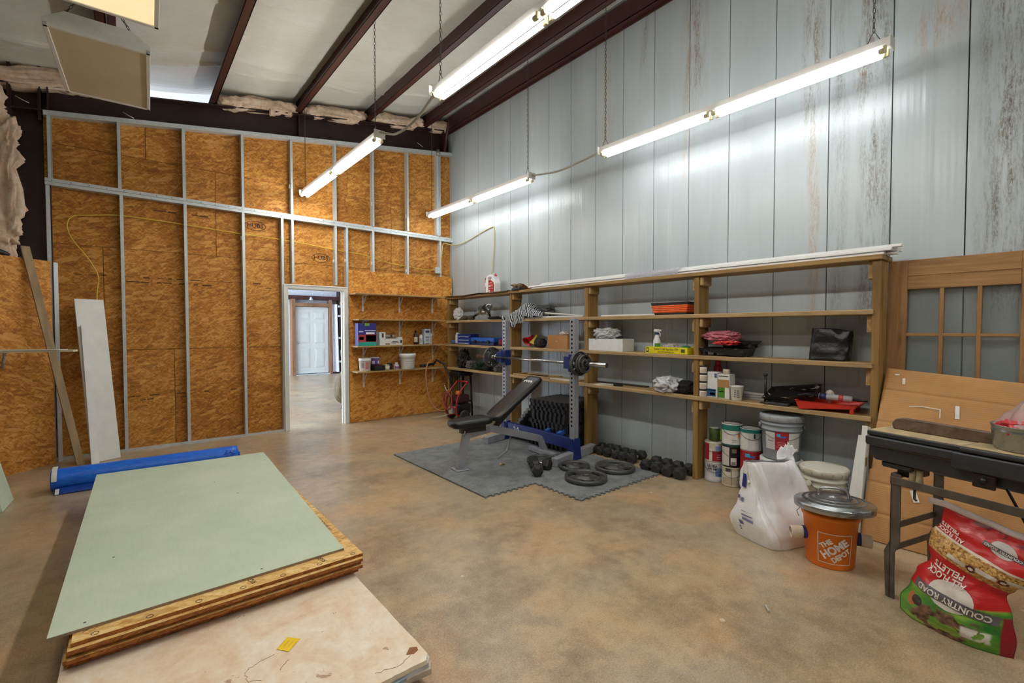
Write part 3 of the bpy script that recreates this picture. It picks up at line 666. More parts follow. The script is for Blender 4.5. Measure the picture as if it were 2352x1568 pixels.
for x, y, tipA, tipB in ((-0.70, -3.575, (-1.075, -3.655), (-0.29, -3.49)), (-0.655, -2.35, (-1.05, -2.44), (-0.61, -2.34))):
    up = bx('upright', (x + 0.68 - 0.036, x + 0.68 + 0.036, y + 2.96 - 0.036, y + 2.96 + 0.036, 0.06, 1.512), GREYS, rk, 0.004)
    if 'HOLE' not in globals():
        b = B(); vs = b.lathe([(0.0, 0.0), (0.0125, 0.0), (0.0125, 0.006)], 12); b.xf(vs, Matrix.Rotation(PI / 2, 3, 'Y')); HOLE = b.data('dark_hole_disc', mat((10, 10, 12), 0.9))  # black discs paint the dark inside of the pin holes
    for k in range(25): link('dark_hole_disc', HOLE, up, (x + 0.68 - 0.0375, y + 2.96, 0.36 + k * 0.0465))
    b = B(); ob(b, L_((*tipA, 0.058)), L_((*tipB, 0.058)), 0.075, 0.085); b.obj('foot', GREYS, rk)
    b = B(); c = L_((x, y, 0)); b.prism([(c.y - 0.05, 0.0), (c.y + 0.05, 0.0), (c.y + 0.03, 0.22), (c.y - 0.03, 0.22)], c.x - 0.055, c.x - 0.038, 'x'); b.prism([(c.x - 0.07, 0.0), (c.x + 0.06, 0.0), (c.x + 0.03, 0.23), (c.x - 0.035, 0.23)], c.y - 0.056, c.y - 0.038, 'y'); b.obj('gusset', NAVY, rk)
    b = B(); b.box(c.x - 0.10, c.x - 0.036, c.y - 0.045, c.y + 0.045, 0.98, 1.0, 0.003); b.box(c.x - 0.12, c.x - 0.10, c.y - 0.045, c.y + 0.045, 0.98, 1.11, 0.003); b.box(c.x - 0.05, c.x + 0.045, c.y - 0.046, c.y + 0.046, 0.94, 1.13, 0.004); b.obj('bar_hook', NAVY, rk)
b = B(); ob(b, L_((-0.70, -3.54, 0.17)), L_((-0.66, -2.39, 0.17)), 0.05, 0.12); b.obj('crossbar', NAVY, rk)
b = B(); ob(b, L_((-0.66, -3.3, 0.22)), L_((-0.36, -3.25, 0.30)), 0.05, 0.05); ob(b, L_((-0.66, -3.1, 0.22)), L_((-0.40, -3.06, 0.27)), 0.05, 0.05); b.obj('storage_arm', mat((46, 92, 176), 0.35), rk)
text_on('2.0', 0.085, lambda u, v_: (L_((-0.706, 0, 0)).x, -u, v_ + 0.155), WHITEPL, rk, 0.002, 0, (-0.35, 0.0), 0)

def plate_mesh(R, t):
    b = B(); ri = R * 0.86; rm = R * 0.52
    b.lathe([(ri, -t * .5), (R, -t * .5), (R, t * .5), (R * .95, t * .5), (ri, t * .3), (ri, -t * .5)], 40, cap=(False, False))
    b.lathe([(0.026, -t * .5), (rm, -t * .3), (rm, t * .2), (0.055, t * .3), (0.05, t * .5), (0.026, t * .5), (0.026, -t * .5)], 32, cap=(False, False))
    for k in range(3):
        n = 9; a0 = k * 2 * PI / 3; w = math.radians(68)
        for i in range(n):
            a, c = a0 + w * i / n, a0 + w * (i + 1) / n
            e0 = 0.10 * math.cos(PI * i / n) ** 2 * R * 0; r1, r2 = rm * 0.97, ri * 1.02
            poly = [(r1 * math.cos(a), r1 * math.sin(a)), (r2 * math.cos(a), r2 * math.sin(a)), (r2 * math.cos(c), r2 * math.sin(c)), (r1 * math.cos(c), r1 * math.sin(c))]
            b.prism(poly, -t * .28, t * .2)
        # raised bosses standing in for the weight lettering
        for q in range(5):
            a = a0 + w * (0.2 + 0.15 * q); r = R * 0.70
            b.box(r * math.cos(a) - 0.006, r * math.cos(a) + 0.006, r * math.sin(a) - 0.006, r * math.sin(a) + 0.006, t * .2, t * .26)
    bmesh.ops.remove_doubles(b.m, verts=b.m.verts[:], dist=1e-5)
    return b.data('weight_plate', CAST)
P45 = plate_mesh(0.195, 0.042); P25 = plate_mesh(0.155, 0.036); P10 = plate_mesh(0.095, 0.030); P20 = plate_mesh(0.128, 0.036)
for me, x, y, z, rz, lab in ((P45, -1.13, -4.13, 0.037, 0.3, 'large iron weight plate lying nearest the camera on the rubber mat'), (P45, -0.665, -4.10, 0.037, 1.2, 'large iron weight plate lying beside the row of dumbbells'),
                             (P25, -0.945, -3.815, 0.034, 0.7, 'iron weight plate lying in front of the blue rack foot'), (P25, -1.04, -3.43, 0.034, 2.0, 'iron weight plate lying under the bench behind the loose dumbbells')):
    o = link('weight_plate', me, None, (x, y, z), rz); tag(o, lab, 'weight plate', 'loose weight plates on the mat')
# barbell and its plates
bb = thing('barbell', 'chrome barbell resting in the hooks of the rack', 'barbell', (-0.775, -2.98, 1.055))
b = B(); b.tube([(0, -0.70, 0), (0, 0.70, 0)], 0.0145, 12); b.obj('shaft', CHROME, bb)
for s in (-1, 1):
    b = B(); b.tube([(0, s * 0.70, 0), (0, s * 1.10, 0)], 0.025, 14); b.tube([(0, s * 0.67, 0), (0, s * 0.705, 0)], 0.036, 14); b.obj('sleeve', CHROME, bb)
for me, y, lab in ((P20, -2.20, 'large iron plate loaded on the far end of the barbell'), (P10, -2.155, 'small iron plate outside the large one on the far barbell end'), (P20, -3.715, 'largest iron plate loaded on the near end of the barbell'), (P10, -3.755, 'smaller iron plate on the near barbell end, against the largest'), (P10, -3.790, 'outermost smaller iron plate on the near barbell end')):
    o = link('weight_plate', me, None, (-0.775, y, 1.055)); o.rotation_euler = (PI / 2 * (1 if y < -3 else -1), 0.4, 0); tag(o, lab, 'weight plate', 'plates loaded on the barbell')
# adjustable bench
bn = thing('weight_bench', 'adjustable black padded weight bench on a grey frame', 'weight bench', (-1.50, -3.16, 0.0155), -0.10)
def pad(b, L, w, t, taper=1.0):
    def fn(u, v_):
        a = 2 * PI * v_; e = 0.35
        cx, cy = math.cos(a), math.sin(a)
        y = (abs(cx) ** e) * (1 if cx > 0 else -1) * w / 2; z = (abs(cy) ** 0.7) * (1 if cy > 0 else -1) * t / 2
        uu = u * 2 - 1; k = (1 - abs(uu) ** 7) ** 0.22 if abs(uu) < 1 else 0.0
        wd = (taper + (1 - taper) * u)
        return Vector((L * u, y * k * wd, z * max(k, 0.35 if abs(uu) < 1 else 0.0)))
    us = 26
    g_ = [[b.m.verts.new(fn(i / us, j / 28)) for j in range(28)] for i in range(us + 1)]
    for i in range(us):
        for j in range(28): f_ = b.m.faces.new((g_[i][j], g_[i][(j + 1) % 28], g_[i + 1][(j + 1) % 28], g_[i + 1][j])); f_.smooth = True
    return [v_ for r_ in g_ for v_ in r_]
b = B(); vs = pad(b, 0.43, 0.29, 0.075, 0.8); b.xf(vs, Matrix.Rotation(-0.05, 3, 'Y')); o = b.obj('seat_pad', VINYLB, bn, (-0.47, 0, 0.455))
b = B(); vs = pad(b, 0.74, 0.28, 0.07, 1.0); o = b.obj('back_pad', VINYLB, bn, (-0.02, 0, 0.455)); o.rotation_euler = (0, -0.60, 0)
for q in range(7):
    bx('logo_mark', (0.60 + (q % 2) * 0.012, 0.622 + (q % 2) * 0.012, -0.075 + q * 0.021, -0.06 + q * 0.021, 0.034, 0.0362), WHITEPL, o, 0)
b = B(); ob(b, (-0.30, 0, 0.335), (0.0, 0, 0.37), 0.05, 0.07); ob(b, (0.0, 0, 0.37), (0.62, 0.0, 0.185), 0.055, 0.075); b.obj('main_beam', GREYS, bn)
b = B(); ob(b, (-0.37, 0, 0.01), (-0.29, 0, 0.345), 0.06, 0.075, up=(1, 0, 0)); b.obj('front_leg', GREYS, bn)
bx('foot_plate', (-0.43, -0.30, -0.075, 0.075, 0.0, 0.012), GREYS, bn, 0.005)
b = B(); ob(b, (0.62, 0, 0.20), (0.70, 0, 0.03), 0.055, 0.06, up=(1, 0, 0)); b.obj('rear_leg', GREYS, bn)
b = B(); ob(b, (0.66, -0.22, 0.03), (0.66, 0.22, 0.03), 0.06, 0.05); b.obj('rear_foot', GREYS, bn)
bx('seat_bracket', (-0.36, -0.08, -0.03, 0.03, 0.36, 0.425), STEELD, bn, 0.004); b = B(); ob(b, (0.02, 0, 0.36), (0.30, 0, 0.60), 0.04, 0.05); b.obj('back_bracket', STEELD, bn)
b = B(); b.tube([(0.04, 0.02, 0.36), (0.28, 0.03, 0.30), (0.22, 0.04, 0.10), (0.10, 0.04, 0.03)], 0.012, 8); b.obj('strut', GREYS, bn)
b = B(); b.tube([(-0.33, -0.02, 0.33), (-0.32, -0.02, 0.40)], 0.012, 8); b.obj('adjusting_pin', CHROME, bn)
# hexagonal dumbbells
def dumbbell_mesh(R, L, hl):
    h = B()
    for s in (-1, 1):
        pr = [(0.55 * R, s * L / 2), (0.96 * R, s * (L / 2 - 0.012)), (R, s * (L / 2 - 0.03)), (R, s * (L / 2 - hl + 0.02)), (0.6 * R, s * (L / 2 - hl))]
        h.lathe(pr, 6, smooth=False, a0=PI / 6)
    return h.data('head', BLACKR)
def dumbbell(R, L, hl, x, y, rz, label, group, zb=0.0, lean=0):
    t = thing('dumbbell', label, 'dumbbell', (x, y, zb + R * 0.867), rz, group)
    for s in (-1, 1):
        b = B(); pr = [(0.5 * R, s * L / 2), (0.93 * R, s * (L / 2 - 0.010)), (R, s * (L / 2 - 0.026)), (R, s * (L / 2 - hl + 0.02)), (0.6 * R, s * (L / 2 - hl))]
        vs = b.lathe(pr, 6, smooth=False, a0=0.0); b.xf(vs, Matrix.Rotation(PI / 2, 3, 'Y')); 
        b.xf(vs, Matrix.Rotation(PI / 6, 3, 'X')); b.obj('head', BLACKR, t)
    b = B(); vs = b.lathe([(0.013, -L / 2 + hl - 0.01), (0.015, -L / 5), (0.0175, 0), (0.015, L / 5), (0.013, L / 2 - hl + 0.01)], 10); b.xf(vs, Matrix.Rotation(PI / 2, 3, 'Y')); b.obj('handle', CHROME, t)
    return t
ORD = ['first', 'second', 'third', 'fourth', 'fifth', 'sixth', 'seventh', 'eighth', 'ninth', 'tenth', 'eleventh', 'twelfth', 'thirteenth', 'topmost']
for i in range(6):
    y = -3.50 - i * 0.107
    dumbbell(0.050 + 0.003 * (i % 3), 0.27, 0.09, -0.225 + 0.012 * (i % 2), y - 0.0, 0.06, 'small hex dumbbell, %s in the row between the rack foot and the mat edge' % ORD[i], 'row of small hex dumbbells', 0.0)
for i in range(4):
    dumbbell(0.061, 0.29, 0.10, -0.315 + 0.004 * i, -4.285 - i * 0.120, 0.05, 'heavy hex dumbbell, %s the wooden shelf post in the short row' % ['farthest from', 'third from', 'second from', 'right beside'][i], 'row of heavy hex dumbbells')
dumbbell(0.06, 0.24, 0.085, -1.36, -3.70, 0.95, 'hex dumbbell lying loose on the mat, the one nearer the camera', 'loose dumbbells on the mat', 0.0145)
dumbbell(0.06, 0.24, 0.085, -1.215, -3.60, 1.9, 'hex dumbbell lying loose on the mat against the rack foot', 'loose dumbbells on the mat', 0.0145)
b = B()
def leaf(u, v_): return Vector((0.11 * (u - .5), 0.035 * (v_ - .5) * math.sin(PI * min(max(u, .02), .98)), 0.012 * math.sin(5 * u) + 0.006 * math.cos(6 * v_) + 0.014))
b.grid(leaf, 10, 5); o = b.obj('dry_leaf', mat((196, 160, 100), 0.7), None, (-1.45, -3.28, 0.012), 0.4); tag(o, 'small curled dry leaf on the mat under the bench', 'leaf')
# ================================================================== SHELVES AND WHAT STANDS ON THEM
S1, S2, S3, S4 = 0.785, 1.168, 1.552, 1.938
YP = [-0.344, -1.977, -3.36, -4.72, -6.077]
sh = thing('shelving_unit', 'long treated lumber shelving unit along the metal wall', 'shelves', (-0.16, -3.2, 0))
def LS(x0, x1, y0, y1, z0, z1): return (x0 + 0.16, x1 + 0.16, y0 + 3.2, y1 + 3.2, z0, z1)
for i, y in enumerate(YP):
    bx('post', LS(-0.30, -0.115, y - 0.048, y, 0.0, S4 - 0.036), TREATEDV, sh, 0.004)
for z in (S1, S2, S3):
    for y0, y1 in ((-0.32, -3.385), (-3.387, -6.09)): bx('shelf_board', LS(-0.318, -0.03, y1, y0, z - 0.036, z), SHELFW, sh, 0.004)
for y0, y1 in ((-0.30, -2.20), (-2.203, -6.14)): bx('top_board', LS(-0.325, -0.06, y1, y0, S4 - 0.036, S4), TREATED, sh, 0.004)
for i, y in enumerate(YP):
    for z in (S1, S2, S3, S4):
        if i < 4: bx('cleat', LS(-0.292, -0.13, y - 0.084, y - 0.049, z - 0.036 - 0.088, z - 0.037), SHELFX, sh, 0.008)
        if i > 0: bx('cleat', LS(-0.27, -0.13, y + 0.001, y + 0.034, z - 0.036 - 0.13, z - 0.037), SHELFX, sh, 0.005)
# bracket shelves on the wooden wall
for z, x0, lab in ((1.945, -1.83, 'empty top wooden shelf on white brackets beside the doorway'), (1.563, -1.79, 'wooden bracket shelf, second from the top, beside the doorway'), (1.165, -1.81, 'wooden bracket shelf holding the blue box and bottles'), (0.785, -1.81, 'lowest wooden bracket shelf holding tubs and the white pail')):
    t = thing('bracket_shelf', lab, 'shelf', (-1.06, -0.06, z - 0.02), 0, 'bracket shelves beside the doorway')
    bx('board', (x0 + 1.06, -0.325 + 1.06, -0.265, 0.0, 0, 0.02), SHELFX, t, 0.003)
    for x in (-1.62, -1.02, -0.42):
        xl_ = x + 1.06; b = B()
        b.box(xl_ - 0.014, xl_ + 0.014, -0.006, 0, -0.24, 0); b.box(xl_ - 0.014, xl_ + 0.014, -0.19, 0, -0.006, 0.0)
        b.tube([(xl_, -0.01, -0.16), (xl_, -0.08, -0.075), (xl_, -0.13, -0.01)], 0.006, 6); b.obj('bracket', WHITEPL, t)

# ---- small builders
def carton(name, label, cat, x0, x1, y0, y1, z, h, col, marks=(), rz=0.0, group=None, face='-x'):
    cx, cy = (x0 + x1) / 2, (y0 + y1) / 2; a, c = (x1 - x0) / 2, (y1 - y0) / 2
    t = thing(name, label, cat, (cx, cy, z + 0.0005), rz, group)
    bx('carton', (-a, a, -c, c, 0, h), mat(col, 0.55, 0, 0.06), t, 0.003)
    for (u0, u1, v0, v1, mc) in marks:      # u along the visible face (0..1), v height (0..1)
        if face == '-x': d = (-a - 0.0012, -a, c - 2 * c * u1, c - 2 * c * u0, h * v0, h * v1)
        else: d = (-a + 2 * a * u0, -a + 2 * a * u1, -c - 0.0012, -c, h * v0, h * v1)
        bx('print', d, mat(mc, 0.5, 0, 0.05), t, 0)
    return t
def arc(b, R, z0, z1, a0, a1, R1=None, n=14):
    R1 = R if R1 is None else R1; a0, a1 = math.radians(a0), math.radians(a1)
    def fn(u, v_): a = a0 + (a1 - a0) * u; r = R + (R1 - R) * v_; return Vector((r * math.cos(a), r * math.sin(a), z0 + (z1 - z0) * v_))
    b.grid(fn, n, 2)
def arcs(t, lst, R, R1=None, H=1.0):
    for a0, a1, z0, z1, mc in lst:
        b = B(); r0 = R + (0 if R1 is None else (R1 - R) * z0 / H) + 0.0012; r1 = R + (0 if R1 is None else (R1 - R) * z1 / H) + 0.0012
        arc(b, r0, z0, z1, a0, a1, r1); b.obj('print', mc if not isinstance(mc, tuple) else mat(mc, 0.5, 0, 0.05), t)
def paint_can(label, x, y, z, R, h, col, lst, lid=(150, 150, 150), lidrough=0.3, rz=0, lidmetal=0.8, handle=True):
    t = thing('paint_can', label, 'paint can', (x, y, z + 0.0005), rz, 'paint cans piled beside the shelf post')
    b = B(); b.lathe([(R * .97, 0), (R, 0.004), (R * .985, 0.008), (R * .985, h - 0.014), (R * 1.0, h - 0.01), (R * 1.0, h - 0.002), (R * .97, h)], 30); b.obj('body', mat(col, 0.38, 0.1, 0.08), t)
    b = B(); b.lathe([(R * .95, h - 0.003), (R * .95, h + 0.003), (R * .86, h + 0.003), (R * .84, h - 0.004), (0.0, h - 0.004)], 28, cap=(False, False)); b.obj('lid', mat(lid, lidrough, lidmetal, 0.15), t)
    arcs(t, lst, R)
    if handle:
        b = B(); n = 12
        b.tube([(R * 1.01 * math.cos(math.radians(120 + 180 * k / n)) * 1.03, R * 1.03 * math.sin(math.radians(120 + 180 * k / n)), h * 0.86 - 0.065 * math.sin(PI * k / n)) for k in range(n + 1)], 0.0018, 5); b.obj('bail', CHAINM, t)
    return t
def bottle(name, label, cat, x, y, z, prof, col, cap, capprof, bands=(), group=None, rough=0.35):
    t = thing(name, label, cat, (x, y, z + 0.0005), 0, group)
    b = B(); b.lathe(prof, 22); b.obj('body', mat(col, rough, 0, 0.06), t)
    if capprof: b = B(); b.lathe(capprof, 18); b.obj('cap', mat(cap, 0.4, 0, 0.06), t)
    arcs(t, bands, max(r for r, _ in prof)); return t
def crumple(name, size, mt, seed, amp=0.25, e=0.6, freq=6.0, sub=5, squash=True):
    b = B(); r = bmesh.ops.create_icosphere(b.m, subdivisions=sub, radius=1.0)
    for v_ in r['verts']:
        c = v_.co.copy(); q = Vector([abs(t_) ** e * (1 if t_ > 0 else -1) for t_ in c])
        n1 = noise.ridged_multi_fractal(c * freq * 0.35 + Vector((seed, 2 * seed, 0)), 0.9, 2.1, 4, 1.0, 2.0) - 1.0
        k = 1 + amp * (0.5 * n1 + 0.7 * fbm(c * freq * 0.4 + Vector((0, seed, seed)), 3))
        p = Vector((q.x * size[0] / 2 * k, q.y * size[1] / 2 * k, q.z * size[2] / 2 * k))
        if squash: p.z = max(p.z, -size[2] / 2)
        p.z += size[2] / 2; v_.co = p
    for f in b.m.faces: f.smooth = True
    zmin = min(v_.co.z for v_ in b.m.verts)
    for v_ in b.m.verts: v_.co.z -= zmin
    return b.data(name, mt)
def plastic(rgb, rough=0.25, trans=0.0, alpha=1.0, name='plastic_film', relief=0.5, sc=22):
    g = N(name); v = g.obj(); f = g.noise(v, sc, 5, 0.7); c = srgb(*rgb)
    g.bump(f, relief, 0.01)
    return g.out(g.ramp(f, [(0.3, tuple(x * .88 for x in c[:3]) + (1,)), (0.7, c)]), rough, 0, Transmission_Weight=trans, Alpha=alpha)

# ---- on the bracket shelves
C = 1.1655
carton('product_box', 'large blue, red and teal carton at the doorway end of the bracket shelf', 'box', -1.80, -1.52, -0.322, -0.205, C, 0.335, (46, 46, 130), ((0, 1, 0, 0.17, (40, 168, 152)), (0, 1, 0.17, 0.50, (178, 58, 62)), (0.42, 0.98, 0.19, 0.47, (70, 104, 120)), (0.7, 0.78, 0.2, 0.40, (236, 236, 236)), (0.86, 0.98, 0.2, 0.42, (226, 230, 230)), (0.36, 0.62, 0.88, 1.0, (120, 168, 60)), (0.42, 0.9, 0.52, 0.60, (240, 240, 244)), (0.36, 0.96, 0.66, 0.69, (220, 220, 236)), (0.06, 0.3, 0.27, 0.4, (226, 190, 190)), (0.04, 0.28, 0.6, 0.66, (200, 190, 220))), face='-y')
t = carton('product_box', 'white cut-open display box with tool pictures on the bracket shelf', 'box', -1.46, -1.08, -0.29, -0.12, C, 0.10, (226, 226, 224), ((0.0, 0.02, 0, 1, (150, 150, 150)), (0.25, 0.45, 0.1, 0.3, (150, 110, 84)), (0.5, 0.85, 0.35, 0.45, (120, 120, 122)), (0.55, 0.8, 0.5, 0.6, (60, 60, 62)), (0.9, 0.97, 0.3, 0.8, (40, 40, 42)), (0.55, 0.7, 0.2, 0.27, (170, 60, 50))), face='-y')
bx('box_end', (-0.19, -0.09, -0.085, 0.085, 0.10, 0.20), mat((226, 226, 224), 0.5), t); bx('print', (-0.15, -0.12, -0.0862, -0.085, 0.12, 0.185), mat((70, 70, 72), 0.5), t, 0)
bx('box_wedge', (0.12, 0.19, -0.085, 0.085, 0.10, 0.125), mat((226, 226, 224), 0.5), t)
for i, (x, y) in enumerate(((-1.30, -0.20), (-1.25, -0.17), (-1.19, -0.20))):
    o = link('brass_fitting', crumple('brass_fitting', (0.06, 0.05, 0.06), mat((150, 140, 128), 0.3, 0.7), i + 2, 0.3, 0.8, 8, 3), None, (x, y, C + 0.105)); tag(o, '%s metal fitting in the open white display box' % ['left', 'middle', 'right'][i], 'fitting', 'fittings in the display box')
bottle('bottle', 'dark brown bottle with a pale label on the bracket shelf', 'bottle', -0.805, -0.20, C, [(0.033, 0), (0.036, 0.01), (0.036, 0.15), (0.016, 0.185), (0.014, 0.20)], (44, 22, 18), (24, 20, 20), [(0.018, 0.195), (0.018, 0.23), (0.0, 0.23)], ((190, 300, 0.04, 0.12, (204, 196, 180)),))
bottle('bottle', 'short white bottle between the dark bottle and the tall carton', 'bottle', -0.715, -0.21, C, [(0.028, 0), (0.031, 0.01), (0.031, 0.13), (0.02, 0.145)], (220, 220, 216), (210, 210, 210), [(0.02, 0.14), (0.02, 0.16), (0, 0.16)], ((190, 290, 0.03, 0.10, (176, 180, 190)),))
carton('product_box', 'tall pale carton with blue print between two white bottles', 'box', -0.672, -0.566, -0.25, -0.15, C, 0.25, (196, 204, 214), ((0.15, 0.85, 0.75, 0.9, (70, 80, 130)), (0.2, 0.8, 0.42, 0.5, (110, 116, 130)), (0.25, 0.75, 0.2, 0.34, (150, 160, 176)), (0.1, 0.9, 0.02, 0.06, (90, 96, 110))), face='-y')
bottle('bottle', 'slim white bottle next to the tall carton, nearest the corner', 'bottle', -0.533, -0.20, C, [(0.022, 0), (0.024, 0.01), (0.024, 0.16), (0.012, 0.175)], (230, 230, 228), (230, 230, 228), [(0.013, 0.17), (0.013, 0.188), (0, 0.188)], ((200, 280, 0.03, 0.13, (196, 200, 208)),))
D = 0.7855
def pail(name, label, x, y, z, r0, r1, h, col, bands=(), lid=None, handle=False, group=None):
    t = thing(name, label, 'pail' if h > 0.22 else 'tub', (x, y, z + 0.0005), 0, group)
    b = B(); b.lathe([(r0 * .96, 0), (r0, 0.006), (r1 * .985, h * .80), (r1 * 1.03, h * .81), (r1 * 1.03, h * .86), (r1, h * .87), (r1 * 1.02, h)], 32, cap=(True, lid is not None)); b.obj('body', mat(col, 0.42, 0, 0.05), t)
    if lid is None:
        b = B(); b.lathe([(r1 * .97, h), (r0 * .94, 0.01), (0, 0.01)], 28, cap=(False, False)); b.obj('inside', mat(col, 0.5, 0, 0.05), t)
    else:
        b = B(); b.lathe([(r1 * 1.06, h - 0.025), (r1 * 1.07, h + 0.004), (r1 * 1.0, h + 0.008), (r1 * .97, h + 0.002), (0, h + 0.002)], 36, cap=(False, False)); b.obj('lid', mat(lid, 0.5, 0, 0.1), t)
    arcs(t, bands, r0, r1, h)
    if handle:
        b = B(); b.tube([(r1 * 1.05 * math.cos(math.radians(130 + 190 * k / 14)), r1 * 1.05 * math.sin(math.radians(130 + 190 * k / 14)), h * .8 - h * .28 * math.sin(PI * k / 14)) for k in range(15)], 0.0025, 5); b.obj('bail', CHAINM, t)
    return t
pail('plastic_tub', 'open white tub with red print at the doorway end of the shelf', -1.66, -0.22, D, 0.078, 0.09, 0.195, (226, 222, 216), ((205, 330, 0.03, 0.15, (214, 196, 192)), (252, 292, 0.035, 0.14, (196, 130, 126)), (210, 240, 0.05, 0.13, (150, 140, 140)), (300, 325, 0.04, 0.13, (150, 140, 140)), (200, 340, 0.185, 0.193, (90, 150, 90))))
t = carton('storage_tray', 'low black tray under the purple tub on the lowest bracket shelf', 'tray', -1.54, -1.37, -0.30, -0.14, D, 0.075, (26, 26, 28), face='-y')
bottle('plastic_tub', 'purple and white striped tub standing on the black tray', 'tub', -1.49, -0.20, D + 0.076, [(0.05, 0), (0.056, 0.005), (0.062, 0.10), (0.062, 0.115)], (110, 70, 130), (200, 190, 210), [(0.064, 0.11), (0.064, 0.125), (0, 0.125)], ((190, 330, 0.03, 0.075, (206, 196, 214)), (240, 280, 0.03, 0.075, (70, 60, 150))))
bottle('jar', 'cream jar with a pale lid beside the black tray', 'jar', -1.32, -0.22, D, [(0.045, 0), (0.05, 0.006), (0.05, 0.06)], (216, 206, 180), (206, 200, 184), [(0.046, 0.06), (0.046, 0.082), (0, 0.082)], ())
bottle('jar', 'black jar behind the cream jar on the lowest bracket shelf', 'jar', -1.24, -0.16, D, [(0.04, 0), (0.044, 0.006), (0.044, 0.075)], (30, 28, 30), (40, 38, 40), [(0.04, 0.075), (0.04, 0.095), (0, 0.095)], ())
bottle('jar', 'small lilac and white bottle next to the white pail', 'jar', -1.157, -0.23, D, [(0.036, 0), (0.04, 0.006), (0.04, 0.07), (0.022, 0.085)], (206, 198, 210), (226, 224, 224), [(0.024, 0.08), (0.024, 0.105), (0, 0.105)], ((210, 320, 0.015, 0.05, (130, 100, 150)),))
pail('white_pail', 'white lidded pail with grey print on the lowest bracket shelf', -0.975, -0.245, D, 0.105, 0.122, 0.235, (226, 228, 226), ((215, 310, 0.03, 0.16, (206, 208, 206)), (228, 300, 0.12, 0.13, (120, 122, 122)), (232, 296, 0.09, 0.096, (130, 132, 132)), (236, 290, 0.06, 0.066, (130, 132, 132)), (240, 280, 0.035, 0.04, (130, 132, 132))), (232, 234, 232))
# hose and nozzle that run from the shelf to the pressure washer
HOSEB = mat((30, 30, 30), 0.5, 0, 0.15, 20, 'black_hose')
b = B(); b.tube([(-0.74, -0.22, D + 0.035), (-0.60, -0.23, D + 0.04), (-0.50, -0.20, D + 0.05)], 0.022, 10); b.tube([(-0.52, -0.24, D + 0.03), (-0.48, -0.30, D + 0.12), (-0.42, -0.44, D + 0.06), (-0.40, -0.55, D - 0.12), (-0.40, -0.62, D - 0.25)], [0.02, 0.02, 0.018, 0.014, 0.012], 8, smooth=0); tag(b.obj('spray_gun', HOSEB), 'black spray gun and lance hanging off the lowest bracket shelf in the corner', 'spray gun')
b = B(); b.tube([(-0.62, -0.30, D + 0.10), (-0.70, -0.36, D + 0.04), (-0.74, -0.40, D - 0.15), (-0.72, -0.44, 0.35), (-0.64, -0.5, 0.15), (-0.54, -0.56, 0.10), (-0.46, -0.62, 0.12), (-0.40, -0.66, 0.30), (-0.44, -0.66, 0.48), (-0.52, -0.64, 0.40), (-0.50, -0.62, 0.22), (-0.42, -0.64, 0.14)], 0.011, 7, smooth=3); tag(b.obj('hose', mat((176, 128, 92), 0.4)), 'tan hose looping down from the bracket shelf to the red pressure washer', 'hose')

# ---- pressure washer in the corner, black stool behind it
pwx, pwy = -0.42, -0.91
REDP = mat((150, 30, 28), 0.35, 0.1, 0.1, 12, 'red_enamel')
t = thing('pressure_washer', 'red and black wheeled pressure washer with an orange cap in the corner', 'pressure washer', (pwx, pwy, 0))
b = B(); b.box(-0.13, 0.13, -0.12, 0.12, 0.10, 0.27, 0.03, 2); b.obj('engine_block', BLACKP, t)
b = B(); b.box(-0.10, 0.12, -0.10, 0.11, 0.27, 0.40, 0.035, 2); b.obj('engine_cover', mat((58, 20, 22), 0.4), t)
bx('pump_head', (-0.19, -0.10, -0.06, 0.05, 0.12, 0.23), mat((190, 188, 184), 0.4, 0.5), t, 0.012)
b = B(); b.lathe([(0.042, 0.40), (0.045, 0.41), (0.045, 0.445), (0.038, 0.455), (0, 0.455)], 16, (-0.03, 0.0, 0)); b.obj('fuel_cap', mat((226, 116, 22), 0.4), t)
b = B()
for s in (-1, 1): b.tube([(0.12, s * 0.15, 0.06), (-0.16, s * 0.15, 0.07), (-0.17, s * 0.15, 0.30), (-0.10, s * 0.14, 0.46), (0.05, s * 0.14, 0.60)], 0.014, 8, smooth=1)
b.obj('frame', REDP, t)
b = B(); b.tube([(-0.17, -0.15, 0.22), (-0.17, 0.15, 0.22)], 0.014, 8); b.tube([(0.05, -0.14, 0.60), (0.05, 0.14, 0.60)], 0.014, 8); b.obj('crossbar', REDP, t)
b = B(); b.tube([(-0.15, 0.08, 0.36), (-0.20, 0.14, 0.55)], 0.007, 8); b.obj('lance', CHROME, t)
for s in (-1, 1):
    b = B(); vs = b.lathe([(0.05, -0.018), (0.085, -0.02), (0.092, 0.0), (0.085, 0.02), (0.05, 0.018)], 24); b.xf(vs, Matrix.Rotation(PI / 2, 3, 'X'))
    for v_ in vs: v_.co += Vector((-0.04, s * 0.185, 0.094))
    w_ = b.obj('wheel', BLACKR, t)
    b = B(); vs = b.lathe([(0.0, -0.014), (0.05, -0.014), (0.05, 0.014), (0.0, 0.014)], 16); b.xf(vs, Matrix.Rotation(PI / 2, 3, 'X'))
    for v_ in vs: v_.co += Vector((-0.04, s * 0.185, 0.094))
    b.obj('hub', mat((200, 198, 190), 0.4), w_)
b = B(); pts_ = []
for k in range(40): pts_.append((-0.20 - 0.004 * k / 10, 0.03 + 0.12 * math.cos(k * 0.42), 0.30 + 0.13 * math.sin(k * 0.42) + 0.0008 * k))
b.tube(pts_, 0.008, 6); b.obj('hose_coil', mat((150, 66, 60), 0.4), t)
